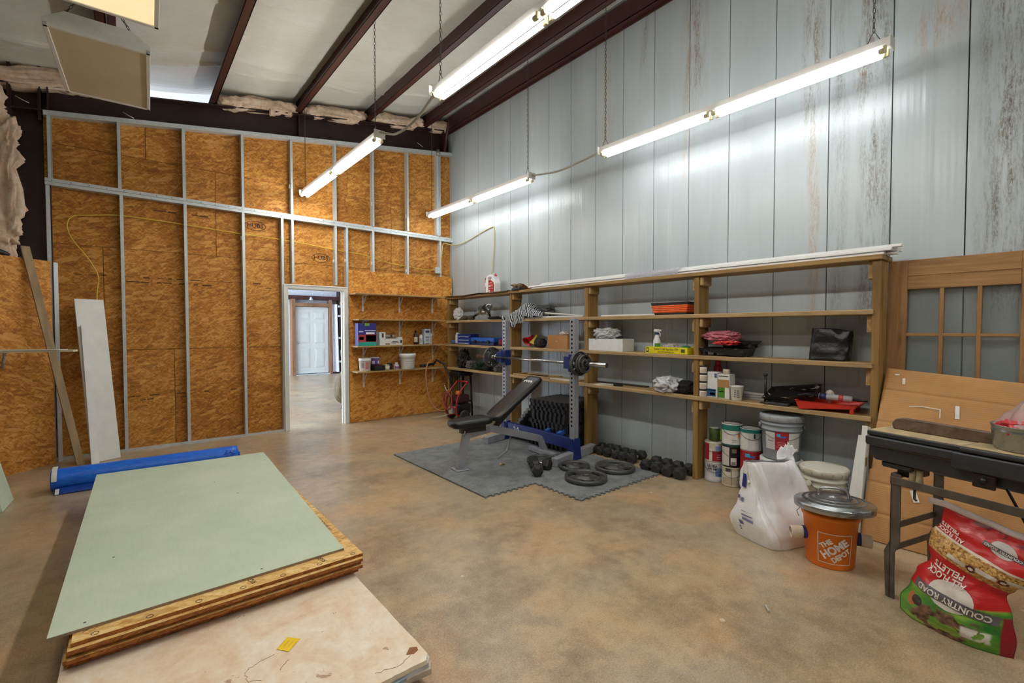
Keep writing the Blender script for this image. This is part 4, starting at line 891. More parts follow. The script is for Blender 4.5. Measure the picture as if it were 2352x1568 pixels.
b = B(); b.tube([(-0.70, -0.52, 0.012), (-0.62, -0.70, 0.05), (-0.52, -0.90, 0.13), (-0.47, -1.08, 0.10), (-0.30, -1.25, 0.012), (-0.40, -1.5, 0.010)], 0.007, 6, smooth=2); tag(b.obj('hose', mat((196, 186, 160), 0.5)), 'thin pale hose trailing over the floor past the pressure washer', 'hose')
t = thing('stool', 'black stool standing under the lowest shelf in the corner', 'stool', (-0.20, -0.62, 0))
bx('seat', (-0.16, 0.12, -0.15, 0.13, 0.66, 0.72), BLACKP, t, 0.012)
for sx_, sy_ in ((-1, -1), (-1, 1), (1, -1), (1, 1)):
    b = B(); b.tube([(sx_ * 0.11 - 0.02, sy_ * 0.11 - 0.01, 0.67), (sx_ * 0.13 - 0.02, sy_ * 0.13 - 0.01, 0.0)], 0.016, 8); b.obj('leg', BLACKP, t)
b = B(); b.tube([(-0.14, -0.13, 0.25), (0.10, -0.13, 0.25), (0.10, 0.11, 0.25), (-0.14, 0.11, 0.25)], 0.009, 6, closed=True); b.obj('foot_ring', BLACKP, t)

# ---- metal-wall shelves, first bay (corner)
def lampish(label, x, y, z, R, col, rx, ry, group=None):
    t = thing('work_lamp', label, 'lamp', (x, y, z), 0, group); t.rotation_euler = (rx, ry, 0)
    b = B(); b.lathe([(0.022, 0.0), (0.03, 0.05), (R * .7, 0.10), (R, 0.13), (R * .97, 0.13), (R * .66, 0.098), (0.02, 0.052)], 22, cap=(True, True)); b.obj('reflector', mat(col, 0.25, 0.8), t)
    b = B(); b.tube([(0, 0, 0.0), (0, 0, -0.09)], 0.017, 10); b.obj('socket', BLACKP, t)
    b = B(); b.tube([(0.0, 0, -0.08), (0.03, 0.06, -0.09), (0.02, 0.12, -0.07)], 0.005, 6); b.obj('cord', BLACKP, t); return t
o = link('mesh_bag', crumple('mesh_bag', (0.13, 0.20, 0.20), plastic((214, 216, 216), 0.4), 3.3, 0.3, 0.9, 7), None, (-0.20, -0.535, S3 + 0.001)); tag(o, 'crumpled white mesh bag at the corner end of the upper shelf', 'bag')
lampish('clamp lamp with a silver reflector on the upper shelf near the corner', -0.20, -1.06, S3 + 0.09, 0.085, (206, 200, 184), 1.15, 0.25, 'clamp lamps on the upper shelf')
lampish('dull grey clamp lamp behind the silver one on the upper shelf', -0.13, -1.28, S3 + 0.10, 0.08, (120, 122, 120), 0.4, -0.7, 'clamp lamps on the upper shelf')
for i, (y, lab) in enumerate(((-0.72, 'small rusty pulley next to the white mesh bag'), (-0.90, 'small rusty pulley next to the silver clamp lamp'))):
    o = link('pulley', crumple('pulley', (0.10, 0.11, 0.07), mat((96, 90, 76), 0.6, 0.3), 8 + i, 0.35, 0.8, 9, 4), None, (-0.20, y, S3 + 0.001)); tag(o, lab, 'pulley', 'rusty pulleys')
o = link('dark_rag', crumple('dark_rag', (0.16, 0.36, 0.045), mat((40, 40, 42), 0.9), 5.5, 0.4, 0.7, 9), None, (-0.20, -1.60, S3 + 0.001)); tag(o, 'flat dark rag between the clamp lamps and the striped blanket', 'rag')
b = B(); vs = b.lathe([(0.028, -0.10), (0.032, -0.09), (0.032, 0.06), (0.018, 0.08), (0.018, 0.10)], 16); b.xf(vs, Matrix.Rotation(PI / 2, 3, 'X')); o = b.obj('spray_can', mat((70, 120, 180), 0.35), None, (-0.22, -0.44, S2 + 0.0335)); tag(o, 'light blue spray can lying on its side at the corner end of the shelf', 'spray can')
t = thing('drawer_organizer', 'dark blue drawer organizer with white-edged drawers', 'organizer', (-0.20, -0.80, S2 + 0.0005))
bx('case', (-0.08, 0.08, -0.19, 0.18, 0, 0.165), mat((22, 38, 110), 0.4), t, 0.004)
for k in range(3):
    o = bx('drawer', (-0.086, -0.078, -0.17, 0.16, 0.012 + k * 0.051, 0.055 + k * 0.051), mat((30, 56, 140), 0.35), t, 0.003)
    bx('label_strip', (-0.0875, -0.086, -0.15, 0.14, 0.016 + k * 0.051, 0.024 + k * 0.051), WHITEPL, o, 0)
o = link('white_bag', crumple('white_bag', (0.08, 0.08, 0.18), plastic((226, 228, 230), 0.4), 13, 0.3, 0.8, 6, 4), None, (-0.24, -0.575, S2 + 0.001)); tag(o, 'small white wrapped bundle against the dark blue drawer organizer', 'bag')
t = thing('tool_case', 'bright blue hinged tool case on the corner shelf', 'tool case', (-0.19, -1.30, S2 + 0.0005))
bx('lower_shell', (-0.10, 0.09, -0.30, 0.28, 0, 0.05), mat((26, 44, 96), 0.4), t, 0.008); bx('upper_shell', (-0.105, 0.09, -0.31, 0.29, 0.051, 0.115), mat((38, 96, 190), 0.35), t, 0.012)
for y in (-0.18, 0.16): bx('latch', (-0.115, -0.10, y - 0.025, y + 0.025, 0.03, 0.08), BLACKP, t, 0.003)
b = B(); b.tube([(-0.10, -0.06, 0.055), (-0.14, -0.05, 0.055), (-0.14, 0.05, 0.055), (-0.10, 0.06, 0.055)], 0.008, 6); b.obj('handle', BLACKP, t)
o = link('red_bundle', crumple('red_bundle', (0.12, 0.10, 0.10), mat((130, 34, 44), 0.6), 4.4, 0.3, 0.7, 6, 4), None, (-0.20, -1.70, S2 + 0.001)); tag(o, 'dark red bundle between the blue tool case and the rack upright', 'bundle')
kinds = [('chain_coil', 'coil of black chain', (46, 44, 42), (0.14, 0.16, 0.26)), ('wire_bundle', 'tangle of grey wire', (120, 116, 112), (0.14, 0.18, 0.12)), ('strap_bundle', 'dark green strap bundle', (34, 56, 40), (0.15, 0.22, 0.10)), ('cord_bundle', 'black cord bundle', (28, 28, 28), (0.14, 0.22, 0.08)), ('fitting_pile', 'grey metal bracket lump', (110, 110, 108), (0.12, 0.14, 0.09))]
y = -0.68
for i, (nm, lab, c_, sz) in enumerate(kinds):
    o = link(nm, crumple(nm, sz, mat(c_, 0.5, 0.3, 0.4, 30), 20 + i * 3.1, 0.7, 0.7, 13), None, (-0.20, y, S1 + 0.001)); tag(o, lab + ' on the lowest corner shelf, %s from the corner' % ORD[i], 'bundle', 'clutter on the lowest corner shelf'); y -= 0.235

# ---- second bay: blanket, rods, funnels, cardboard box
g = N('striped_blanket'); v = g.obj(); w = g.n('ShaderNodeTexWave', wave_type='BANDS', bands_direction='Y', Vector=g.mapv(v, (1, 1, 1), (0.3, 0.2, 0.4)), Scale=15.0, Distortion=6.0, Detail=2.0)
BLK = g.out(g.ramp(w.outputs[1], [(0.50, srgb(40, 40, 42)), (0.62, srgb(190, 196, 202))]), 0.85)
t = thing('blanket', 'rumpled black and white striped blanket hanging over the upper shelf edge', 'blanket', (-0.19, -2.22, S3 + 0.001))
b = B()
def fold(u, v_):
    y_ = 0.42 - 0.84 * u; x_ = 0.11 - 0.36 * v_
    h = 0.13 * math.exp(-((u - 0.6) / 0.24) ** 2) * max(0, 1 - ((v_ - 0.42) / 0.42) ** 2) + 0.035
    z_ = h * (1 + 0.35 * math.sin(18 * v_ + 5 * u)) + 0.014 * fbm((u * 9, v_ * 7, 3)) + 0.012 * math.sin(26 * u * (0.3 + v_))
    if v_ > 0.70:
        d_ = (v_ - 0.70) / 0.30; x_ = 0.11 - 0.252 - 0.02 * math.sin(30 * u); z_ = 0.025 - d_ * 0.13 * (0.4 + 0.6 * math.exp(-((u - 0.35) / 0.2) ** 2)) * (1 if 0.08 < u < 0.62 else 0.08) + 0.012 * math.sin(30 * u)
    elif z_ < 0.006: z_ = 0.006
    return Vector((x_, y_, z_))
b.grid(fold, 60, 40); o = b.obj('cloth', BLK, t); m_ = o.modifiers.new('thickness', 'SOLIDIFY'); m_.thickness = 0.004; m_.offset = 1
o = link('grey_throw', crumple('grey_throw', (0.16, 0.40, 0.12), mat((92, 92, 94), 0.9, 0, 0.4, 60), 9.9, 0.3, 0.7, 7), None, (-0.11, -2.42, S3 + 0.052)); tag(o, 'dark grey folded throw lying behind the striped blanket', 'blanket')
for i, (p0, p1, lab) in enumerate((((-0.27, -2.08, S3 + 0.11), (-0.20, -3.30, S3 + 0.016), 'upper white rod slanting out of the striped blanket'), ((-0.29, -2.30, S3 + 0.012), (-0.25, -3.30, S3 + 0.012), 'lower white rod lying along the upper shelf edge'))):
    b = B(); b.tube([p0, p1], 0.011, 8); tag(b.obj('curtain_rod', WHITEPL), lab, 'rod', 'white rods on the upper shelf')
def funnel(label, x, y, z, R, h, col, ry):
    t = thing('funnel', label, 'funnel', (x, y, z), 0.4, 'funnels'); t.rotation_euler = (0.3, ry, 0.4)
    b = B(); b.lathe([(R, 0), (R, 0.012), (R * .35, h * .6), (R * .2, h), (R * .15, h), (R * .28, h * .58), (R * .92, 0.0)], 20, cap=(False, False)); b.obj('cone', mat(col, 0.4), t); return t
funnel('red plastic funnel tipped over beside the rack upright', -0.20, -2.23, S2 + 0.068, 0.07, 0.15, (186, 22, 30), 0.9)
funnel('yellow funnel between the red and the black one', -0.18, -2.34, S2 + 0.04, 0.06, 0.14, (188, 158, 30), 0.25)
o = link('black_pouch', crumple('black_pouch', (0.12, 0.18, 0.125), mat((32, 32, 34), 0.7), 6.1, 0.25, 0.8, 6), None, (-0.17, -2.47, S2 + 0.001)); tag(o, 'slumped black pouch next to the yellow funnel', 'pouch')
t = carton('cardboard_box', 'plain brown cardboard box behind the rack upright', 'box', -0.315, -0.12, -3.10, -2.76, S2, 0.17, (178, 126, 74), ((0.42, 0.50, 0.5, 0.6, (214, 168, 120)),))
o = link('crumpled_paper', crumple('crumpled_paper', (0.10, 0.12, 0.04), plastic((226, 214, 208), 0.5), 2.8, 0.4, 0.7, 9, 4), None, (-0.20, -2.95, S2 + 0.172)); tag(o, 'crumpled white paper on top of the brown cardboard box', 'paper')
t = thing('wooden_frame', 'flat pale wooden frame lying on the lowest shelf', 'board', (-0.185, -2.405, S1 + 0.0005), 0.03)  # wooden frame lying flat
for d in ((-0.13, 0.13, -0.36, -0.31, 0, 0.02), (-0.13, 0.13, 0.28, 0.33, 0, 0.02), (-0.13, -0.09, -0.31, 0.28, 0, 0.02), (0.09, 0.13, -0.31, 0.28, 0, 0.02)): bx('rail', d, SHELFX, t, 0.003)
bx('dark_panel', (-0.09, 0.09, -0.15, 0.15, 0.003, 0.01), mat((40, 36, 32), 0.7), t)
for i in range(3):
    o = bx('wood_strip', (-0.03, 0.03, -0.24, 0.24, 0, 0.012), SHELFW if i else WHITEP, None, 0.002, (-0.26 + i * 0.065, -2.98, S1 + 0.0008 + (0 if i != 1 else 0.0)), 0.03 * (i - 1))
    tag(o, ['white strip of wood lying on the lowest shelf edge', 'bare wooden strip lying next to the white strip', 'bare wooden strip nearest the wall on the lowest shelf'][i], 'wood strip', 'loose strips of wood on the lowest shelf')

# ---- third bay
bx_ = bx('trim_strip', (-0.02, 0.02, -0.42, 0.42, 0, 0.018), WHITEPL, None, 0.003, (-0.22, -3.99, S3 + 0.0006), 0.05); tag(bx_, 'white trim strip lying on the upper shelf before the orange bin', 'trim')
t = thing('collapsible_bin', 'orange and black collapsible bin on the upper shelf beside the post', 'bin', (-0.185, -4.455, S3 + 0.0005))
def ringbox(b, a0, c0, z0, a1, c1, z1, th_=0.004):
    vs = []
    for (a, c, z) in ((a0, c0, z0), (a1, c1, z1)): vs.append([b.m.verts.new((sx_ * a, sy_ * c, z)) for sx_, sy_ in ((-1, -1), (1, -1), (1, 1), (-1, 1))])
    for k in range(4): b.m.faces.new((vs[0][k], vs[0][(k + 1) % 4], vs[1][(k + 1) % 4], vs[1][k]))
    return vs
BLKP2 = mat((44, 42, 44), 0.45); ORG = mat((236, 96, 26), 0.4)
b = B(); v0 = ringbox(b, 0.09, 0.17, 0.0, 0.095, 0.178, 0.022); b.m.faces.new(v0[0][::-1]); b.m.faces.new(v0[1]); b.obj('base', BLKP2, t)
b = B()
for k in range(4): ringbox(b, 0.095 + 0.004 * k, 0.178 + 0.005 * k, 0.022 + 0.018 * k, 0.101 + 0.004 * k, 0.185 + 0.005 * k, 0.033 + 0.018 * k); ringbox(b, 0.101 + 0.004 * k, 0.185 + 0.005 * k, 0.033 + 0.018 * k, 0.099 + 0.004 * k, 0.183 + 0.005 * k, 0.040 + 0.018 * k)
b.obj('pleated_side', ORG, t)
b = B(); ringbox(b, 0.110, 0.197, 0.094, 0.113, 0.205, 0.122); ringbox(b, 0.113, 0.205, 0.122, 0.105, 0.195, 0.122); ringbox(b, 0.105, 0.195, 0.122, 0.10, 0.19, 0.07); b.obj('rim', BLKP2, t)
t = carton('white_box', 'long plain white box with torn flaps on the middle shelf', 'box', -0.295, -0.09, -3.90, -3.42, S2, 0.135, (230, 230, 228), ((0.20, 0.24, 0.92, 0.97, (120, 120, 118)),))
t.location.z += 0
o = link('plastic_bag', crumple('plastic_bag', (0.17, 0.30, 0.115), plastic((204, 206, 202), 0.35), 7.3, 0.35, 0.75, 8), None, (-0.19, -3.60, S2 + 0.1365)); tag(o, 'crumpled clear plastic bag on top of the long white box', 'bag')
YC = (236, 220, 30)
t = thing('display_tray', 'yellow cardboard display tray with black print on the middle shelf', 'tray', (-0.20, -4.43, S2 + 0.0005))
YM = mat(YC, 0.5, 0, 0.05)
for d in ((-0.105, -0.101, -0.235, 0.235, 0, 0.066), (0.101, 0.105, -0.235, 0.235, 0, 0.066), (-0.105, 0.105, -0.235, -0.231, 0, 0.066), (-0.105, 0.105, 0.231, 0.235, 0, 0.066), (-0.105, 0.105, -0.235, 0.235, 0, 0.004)): bx('wall', d, YM, t, 0.001)
INKB = mat((40, 38, 20), 0.6)
fr = lambda u, v_: (-0.1064, -u, v_)
text_on('Trusted To Seal Gaps Since 1979!', 0.030, fr, mat((120, 110, 30), 0.6), t, 0.0008, 0, (0.0, 0.044), 0, sx=0.66)
text_on('Stop Drafts, Save Energy Loss', 0.018, fr, INKB, t, 0.0004, 0, (0.0, 0.018), 0, sx=0.8)
bx('badge', (-0.107, -0.105, 0.195, 0.222, 0.012, 0.058), INKB, t, 0); bx('badge', (-0.1078, -0.107, 0.200, 0.217, 0.025, 0.05), YM, t, 0); bx('badge', (-0.107, -0.105, -0.205, -0.165, 0.018, 0.05), mat((90, 82, 24), 0.6), t, 0)
t = thing('spray_bottle', 'white trigger spray bottle with a green label in the yellow tray', 'spray bottle', (-0.20, -4.26, S2 + 0.005), 0.0)
b = B(); b.lathe([(0.036, 0), (0.042, 0.008), (0.042, 0.10), (0.038, 0.125), (0.02, 0.17), (0.016, 0.185)], 22, sx=0.75); b.obj('body', WHITEPL, t)
b = B(); b.lathe([(0.018, 0.185), (0.02, 0.187), (0.02, 0.205), (0.017, 0.207)], 16); b.obj('collar', mat((40, 60, 130), 0.4), t)
b = B(); b.box(-0.02, 0.02, -0.02, 0.03, 0.207, 0.24, 0.008); b.box(-0.012, 0.012, -0.05, -0.02, 0.215, 0.235, 0.005); b.tube([(0, -0.02, 0.215), (0, -0.04, 0.19), (0, -0.035, 0.165)], 0.006, 6); b.obj('trigger_head', WHITEPL, t)
arcs(t, [(182, 262, 0.012, 0.095, (96, 156, 62))], 0.0418)
o = link('plastic_bag', crumple('plastic_bag', (0.14, 0.15, 0.085), plastic((206, 196, 198), 0.2), 5.9, 0.4, 0.75, 9), None, (-0.19, -4.42, S2 + 0.006)); tag(o, 'small crumpled clear bag in the yellow tray', 'bag')
b = B(); b.lathe([(0.0, 0.002), (0.06, 0.002), (0.062, 0.02), (0.058, 0.05), (0.03, 0.075), (0.0, 0.08)], 22, cap=(False, False)); o = b.obj('green_cap', mat((70, 140, 90), 0.4), None, (-0.19, -4.58, S2 + 0.005)); tag(o, 'domed green cap at the post end of the yellow tray', 'bowl')  # green cap, dome up in the tray
o = bx('paper_sheet', (-0.09, 0.09, -0.11, 0.11, 0, 0.002), WHITEP, None, 0, (-0.20, -3.60, S1 + 0.001), 0.3); tag(o, 'white paper sheet lying on the lowest shelf below the white box', 'paper')
o = bx('dark_board', (-0.03, 0.03, -0.36, 0.36, 0, 0.014), mat((52, 44, 36), 0.6), None, 0.002, (-0.10, -3.72, S1 + 0.0006), 0.03); tag(o, 'long dark slat lying at the back of the lowest shelf', 'board')
o = bx('tape_measure', (-0.028, 0.028, -0.05, 0.05, 0, 0.026), BLACKP, None, 0.008, (-0.235, -3.80, S1 + 0.0006), 0.3); tag(o, 'small black tool case next to the paper on the lowest shelf', 'tool case')
o = link('plastic_bag', crumple('plastic_bag', (0.20, 0.26, 0.15), plastic((206, 206, 210), 0.3), 10.7, 0.45, 0.8, 8), None, (-0.235, -4.41, S1 + 0.001)); tag(o, 'crumpled pale grey bag drooping at the lowest shelf edge', 'bag')
o = link('black_cloth', crumple('black_cloth', (0.20, 0.20, 0.12), mat((26, 26, 28), 0.9), 15.7, 0.3, 0.7, 7), None, (-0.19, -4.60, S1 + 0.001)); tag(o, 'bunched black cloth between the grey bag and the post', 'cloth')

# ---- fourth bay
SPLASH = (lambda g: (g.bump(g.noise(g.obj(), 30, 3), 0.2, 0.004), g.out(g.mix(g.step(g.noise(g.mapv(g.obj(), (1, 0.35, 1.6)), 16, 4, 0.7), 0.60, 0.64), srgb(24, 24, 26), srgb(222, 222, 218)), 0.45))[1])(N('paint_splashed_plastic'))
def roller_tray(name, label, L, w_, h, mt, loc, rot, inner=None):
    t = thing(name, label, 'paint tray', loc); t.rotation_euler = rot
    b = B(); a0, c0 = w_ / 2 - 0.02, L / 2 - 0.03
    ring = lambda a, c, z, dz=0.0: [b.m.verts.new((sx_ * a, sy_ * c, z + dz * (sy_ + 1) / 2)) for sx_, sy_ in ((-1, -1), (1, -1), (1, 1), (-1, 1))]
    r0 = ring(a0, c0, 0.0, h * 0.55); r1 = ring(w_ / 2 - 0.008, L / 2 - 0.01, h * .95); r2 = ring(w_ / 2, L / 2, h); r3 = ring(w_ / 2 - 0.012, L / 2 - 0.014, h * .97); r4 = ring(a0 - 0.004, c0 - 0.004, 0.006, h * 0.55)
    b.m.faces.new(r0[::-1])
    for p_, q_ in ((r0, r1), (r1, r2), (r2, r3), (r3, r4)):
        for k in range(4): b.m.faces.new((p_[k], p_[(k + 1) % 4], q_[(k + 1) % 4], q_[k]))
    b.m.faces.new(r4); b.obj('tray', mt, t)
    for s in (-1, 1): bx('foot', (s * (w_ / 2 - 0.03) - 0.008, s * (w_ / 2 - 0.03) + 0.008, L / 2 - 0.06, L / 2 - 0.035, 0.0, h * 0.6), mt, t, 0.002)
    if inner:
        b = B(); b.m.faces.new([b.m.verts.new((sx_ * (a0 - 0.008), sy_ * (c0 - 0.01), 0.010 + h * 0.55 * (sy_ + 1) / 2)) for sx_, sy_ in ((-1, -1), (1, -1), (1, 1), (-1, 1))]); b.obj('dried_paint', inner, t)
    return t
roller_tray('paint_tray', 'black paint-splashed tray under the pink plastic bags', 0.42, 0.26, 0.075, SPLASH, (-0.19, -4.985, S2 + 0.001), (0, 0, 0))
roller_tray('paint_tray', 'second black tray jutting out behind the splashed tray', 0.30, 0.20, 0.06, BLKP2, (-0.14, -5.09, S2 + 0.076), (0.02, 0.0, PI))
o = link('plastic_bag', crumple('plastic_bag', (0.19, 0.30, 0.085), plastic((196, 112, 128), 0.2), 3.7, 0.35, 0.75, 8), None, (-0.20, -4.945, S2 + 0.138)); tag(o, 'crumpled pink plastic bag on top of the black trays', 'bag')
o = link('plastic_bag', crumple('plastic_bag', (0.16, 0.20, 0.04), plastic((218, 60, 60), 0.25), 8.7, 0.4, 0.75, 8), None, (-0.25, -5.02, S2 + 0.10)); tag(o, 'red plastic wrapper squeezed under the pink bag', 'wrapper')
BBAG = plastic((26, 26, 28), 0.32, name='black_film')
b = B()
def blackbag(u, v_):
    a = 2 * PI * u; cx_, cy_ = math.cos(a), math.sin(a); yy = (abs(cx_) ** 0.5) * (1 if cx_ > 0 else -1) * 0.135; xx = (abs(cy_) ** 0.6) * (1 if cy_ > 0 else -1) * (0.062 * (1 - v_) + 0.03 * v_ + 0.012)
    k = 0.012 * fbm((a * 1.3, v_ * 3, 5)) + 0.006 * fbm((a * 4, v_ * 9, 2))
    yy += -0.018 * v_; zt_ = 0.25 - (0.045 if yy < -0.05 and yy > -0.10 else 0.02 if yy < -0.1 else 0.0) * (v_ ** 3)
    return Vector((xx + k, yy + k * .7, zt_ * v_))
gq = b.grid(blackbag, 48, 20, wrapu=True); b.m.faces.new([r_[0] for r_ in gq][::-1]); b.m.faces.new([r_[-1] for r_ in gq])
o = b.obj('black_bag', BBAG, None, (-0.16, -5.78, S2 + 0.001)); tag(o, 'upright black plastic bag on the middle shelf at the right', 'bag')
for i in range(4):
    bottle('jar', 'small dark-lidded jar, %s from the bottom of the stack at the post' % ORD[i], 'jar', -0.275, -4.806, S1 + i * 0.073, [(0.030, 0), (0.032, 0.004), (0.032, 0.058)], (226, 218, 206), (44, 34, 34), [(0.033, 0.058), (0.033, 0.0715), (0, 0.0715)], ((170, 250, 0.012, 0.046, (206, 190, 176)),), 'stacked small jars')
carton('carton', 'tall white carton with a blue panel beside the stacked jars', 'carton', -0.27, -0.17, -4.938, -4.842, S1, 0.235, (228, 230, 230), ((0.0, 0.85, 0.05, 0.34, (44, 96, 140)), (0.3, 0.8, 0.1, 0.2, (206, 220, 228)), (0.72, 0.95, 0.78, 0.95, (90, 96, 150)), (0.05, 0.85, 0.27, 0.30, (30, 70, 110))))
bottle('spray_can', 'red spray can standing behind the white carton', 'spray can', -0.11, -4.86, S1, [(0.034, 0), (0.036, 0.005), (0.036, 0.27), (0.02, 0.29)], (170, 36, 44), (190, 40, 46), [(0.024, 0.285), (0.024, 0.34), (0, 0.34)], ())
t = carton('carton', 'white and green carton with a tan picture beside the yogurt cup', 'carton', -0.275, -0.165, -5.05, -4.945, S1, 0.222, (228, 228, 222), ((0.0, 0.62, 0.04, 0.46, (74, 130, 44)), (0.0, 0.98, 0.46, 0.78, (176, 134, 84)), (0.08, 0.9, 0.9, 0.94, (70, 60, 50)), (0.1, 0.5, 0.28, 0.31, (214, 226, 206))))
b = B(); b.lathe([(0.03, 0.222), (0.03, 0.255), (0.028, 0.265), (0, 0.265)], 18, (0, 0, 0), cap=(True, False)); b.obj('spout_cap', mat((222, 206, 190), 0.4), t)
t = thing('paper_cup', 'white cup with printed text standing at the shelf edge', 'cup', (-0.25, -5.105, S1 + 0.0005))
b = B(); b.lathe([(0.04, 0), (0.042, 0.003), (0.053, 0.118), (0.056, 0.12), (0.056, 0.127), (0.051, 0.126), (0.04, 0.01), (0, 0.01)], 26, cap=(True, False)); b.obj('cup', WHITEPL, t)
for q in range(4): arcs(t, [(176 + q * 3, 196, 0.03 + q * 0.018, 0.04 + q * 0.018, (110, 108, 106)), (204, 236 - 4 * q, 0.026 + q * 0.018, 0.038 + q * 0.018, (130, 128, 126))], 0.042, 0.0535, 0.12)
for i in range(3):
    o = bx('aluminium_channel', (-0.012, 0.012, -0.17, 0.17, 0, 0.022), mat((206, 208, 210), 0.25, 0.6), None, 0.002, (-0.11 - 0.006 * i, -5.24, S1 + 0.0006 + i * 0.0225), 0.02); tag(o, '%s of the three aluminium channels behind the cup' % ['lowest', 'middle', 'uppermost'][i], 'channel', 'aluminium channels')
t = thing('pipe_clamp', 'slim black rod standing upright on a round base', 'rod', (-0.225, -5.335, S1 + 0.0005))
b = B(); b.lathe([(0.04, 0), (0.04, 0.006), (0.012, 0.012)], 18); b.obj('base', STEELD, t); b = B(); b.tube([(0, 0, 0.008), (0, 0, 0.235)], 0.010, 10); b.obj('rod', STEELD, t); b = B(); b.tube([(0, 0, 0.232), (0, 0, 0.25)], 0.017, 10); b.obj('cap', STEELD, t)
roller_tray('paint_tray', 'black paint-splashed tray propped up on its side', 0.40, 0.25, 0.07, SPLASH, (-0.155, -5.53, S1 + 0.052), (-0.16, -0.30, 0.03))
o = bx('flat_case', (-0.06, 0.06, -0.09, 0.09, 0, 0.022), mat((60, 56, 52), 0.5), None, 0.003, (-0.245, -5.445, S1 + 0.0005), 0.06); tag(o, 'flat dark case lying at the front edge of the lowest shelf', 'case')
REDW = (lambda g: g.out(g.mix(g.step(g.noise(g.mapv(g.obj(), (1, 0.7, 1)), 9, 5, 0.7), 0.54, 0.58), srgb(214, 48, 30), srgb(222, 216, 208)), 0.4))(N('paint_smeared_red'))
roller_tray('paint_tray', 'red paint tray smeared with white paint on the lowest shelf', 0.42, 0.27, 0.07, mat((214, 50, 32), 0.4), (-0.20, -5.80, S1 + 0.001), (0, 0, PI + 0.06), REDW)
t = thing('caulk_tube', 'printed caulk tube lying across the red paint tray', 'caulk tube', (-0.20, -5.84, S1 + 0.10), 0); t.rotation_euler = (0.03, 0, 0.08)
b = B(); vs = b.lathe([(0.024, -0.11), (0.024, 0.10), (0.012, 0.108)], 18); b.xf(vs, Matrix.Rotation(PI / 2, 3, 'X')); b.obj('tube', mat((176, 178, 182), 0.35), t)
b = B(); vs = b.lathe([(0.0245, -0.105), (0.0245, -0.06)], 18); b.xf(vs, Matrix.Rotation(PI / 2, 3, 'X')); b.obj('print', mat((40, 46, 90), 0.4), t)
b = B(); vs = b.lathe([(0.0245, 0.02), (0.0245, 0.05)], 18); b.xf(vs, Matrix.Rotation(PI / 2, 3, 'X')); b.obj('print', mat((196, 70, 70), 0.4), t)
b = B(); b.tube([(0, -0.105, 0), (0, -0.17, -0.005), (0, -0.20, 0)], [0.012, 0.007, 0.004], 8); b.obj('nozzle', BLACKP, t)
b = B(); b.tube([(0, 0.12, 0), (0.01, 0.20, 0.0), (0.0, 0.26, -0.015)], [0.010, 0.014, 0.012], 8); b.obj('plunger', BLACKP, t)
b = B(); b.lathe([(0.0, 0.0), (0.012, 0.004), (0.013, 0.03), (0.03, 0.06), (0.031, 0.075), (0.02, 0.098), (0.0, 0.105)], 20); o = b.obj('light_bulb', mat((214, 206, 196), 0.15), None, (-0.13, -5.78, S1 + 0.045)); tag(o, 'pale light bulb standing behind the caulk tube', 'bulb')

# ---- on top of the shelving unit
t = thing('weed_jug', 'white jug with a red label and red sprayer standing on the shelf top', 'jug', (-0.20, -1.47, S4 + 0.0008), 0.0)
b = B()
jug = [(-0.125, 0.0), (0.125, 0.0), (0.13, 0.02), (0.128, 0.14), (0.10, 0.20), (0.095, 0.235), (0.06, 0.235), (0.055, 0.21), (0.02, 0.185), (-0.03, 0.185), (-0.07, 0.21), (-0.075, 0.235), (-0.03, 0.26), (0.02, 0.262), (0.05, 0.245), (0.06, 0.25), (0.02, 0.285), (-0.05, 0.285), (-0.105, 0.25), (-0.128, 0.20), (-0.13, 0.02)]
jugo = [(-0.105, 0.0), (0.105, 0.0), (0.115, 0.015), (0.115, 0.15), (0.085, 0.215), (0.08, 0.25), (0.04, 0.25), (0.035, 0.225), (0.01, 0.19), (-0.04, 0.19), (-0.06, 0.215), (-0.05, 0.24), (0.0, 0.245), (0.03, 0.235), (0.035, 0.262), (-0.01, 0.278), (-0.06, 0.27), (-0.10, 0.235), (-0.115, 0.19), (-0.115, 0.015)]
b.prism([(-u, w_) for u, w_ in jugo], -0.055, 0.055, 'x', 0.006); b.obj('body', WHITEPL, t)
b = B(); b.lathe([(0.022, 0.25), (0.022, 0.265), (0.012, 0.27), (0.012, 0.29), (0.0, 0.29)], 14, (0, -0.062, 0)); b.obj('cap', mat((190, 24, 36), 0.4), t)
REDL = mat((168, 34, 40), 0.45)
b = B(); b.prism([(0.04, 0.02), (-0.095, 0.02), (-0.10, 0.12), (-0.08, 0.16), (-0.03, 0.19), (0.04, 0.195)], -0.0572, -0.0556, 'x'); o = b.obj('label_panel', REDL, t)
for z0, z1, ya, yb, c_ in ((0.15, 0.158, -0.05, 0.03, (226, 206, 206)), (0.095, 0.125, -0.02, 0.03, (220, 196, 190)), (0.10, 0.13, -0.075, -0.03, (214, 120, 100)), (0.07, 0.076, -0.08, 0.03, (226, 170, 170)), (0.025, 0.05, 0.0, 0.03, (226, 222, 220))): bx('print', (-0.0582, -0.0571, ya, yb, z0, z1), mat(c_, 0.5), o, 0)
b = B(); b.box(-0.03, 0.02, 0.13, 0.165, 0.02, 0.245, 0.012, 2); b.obj('sprayer', mat((196, 34, 44), 0.4), t)
bx('sprayer_clip', (-0.04, 0.025, 0.105, 0.15, 0.11, 0.17), WHITEPL, t, 0.006)
b = B(); b.tube([(0.0, -0.06, 0.285), (0.0, -0.01, 0.30), (0, 0.06, 0.27)], 0.004, 6); b.tube([(-0.02, 0.15, 0.03), (-0.03, 0.18, 0.01), (-0.03, 0.10, 0.012)], 0.004, 6); b.obj('tube', WHITEPL, t)
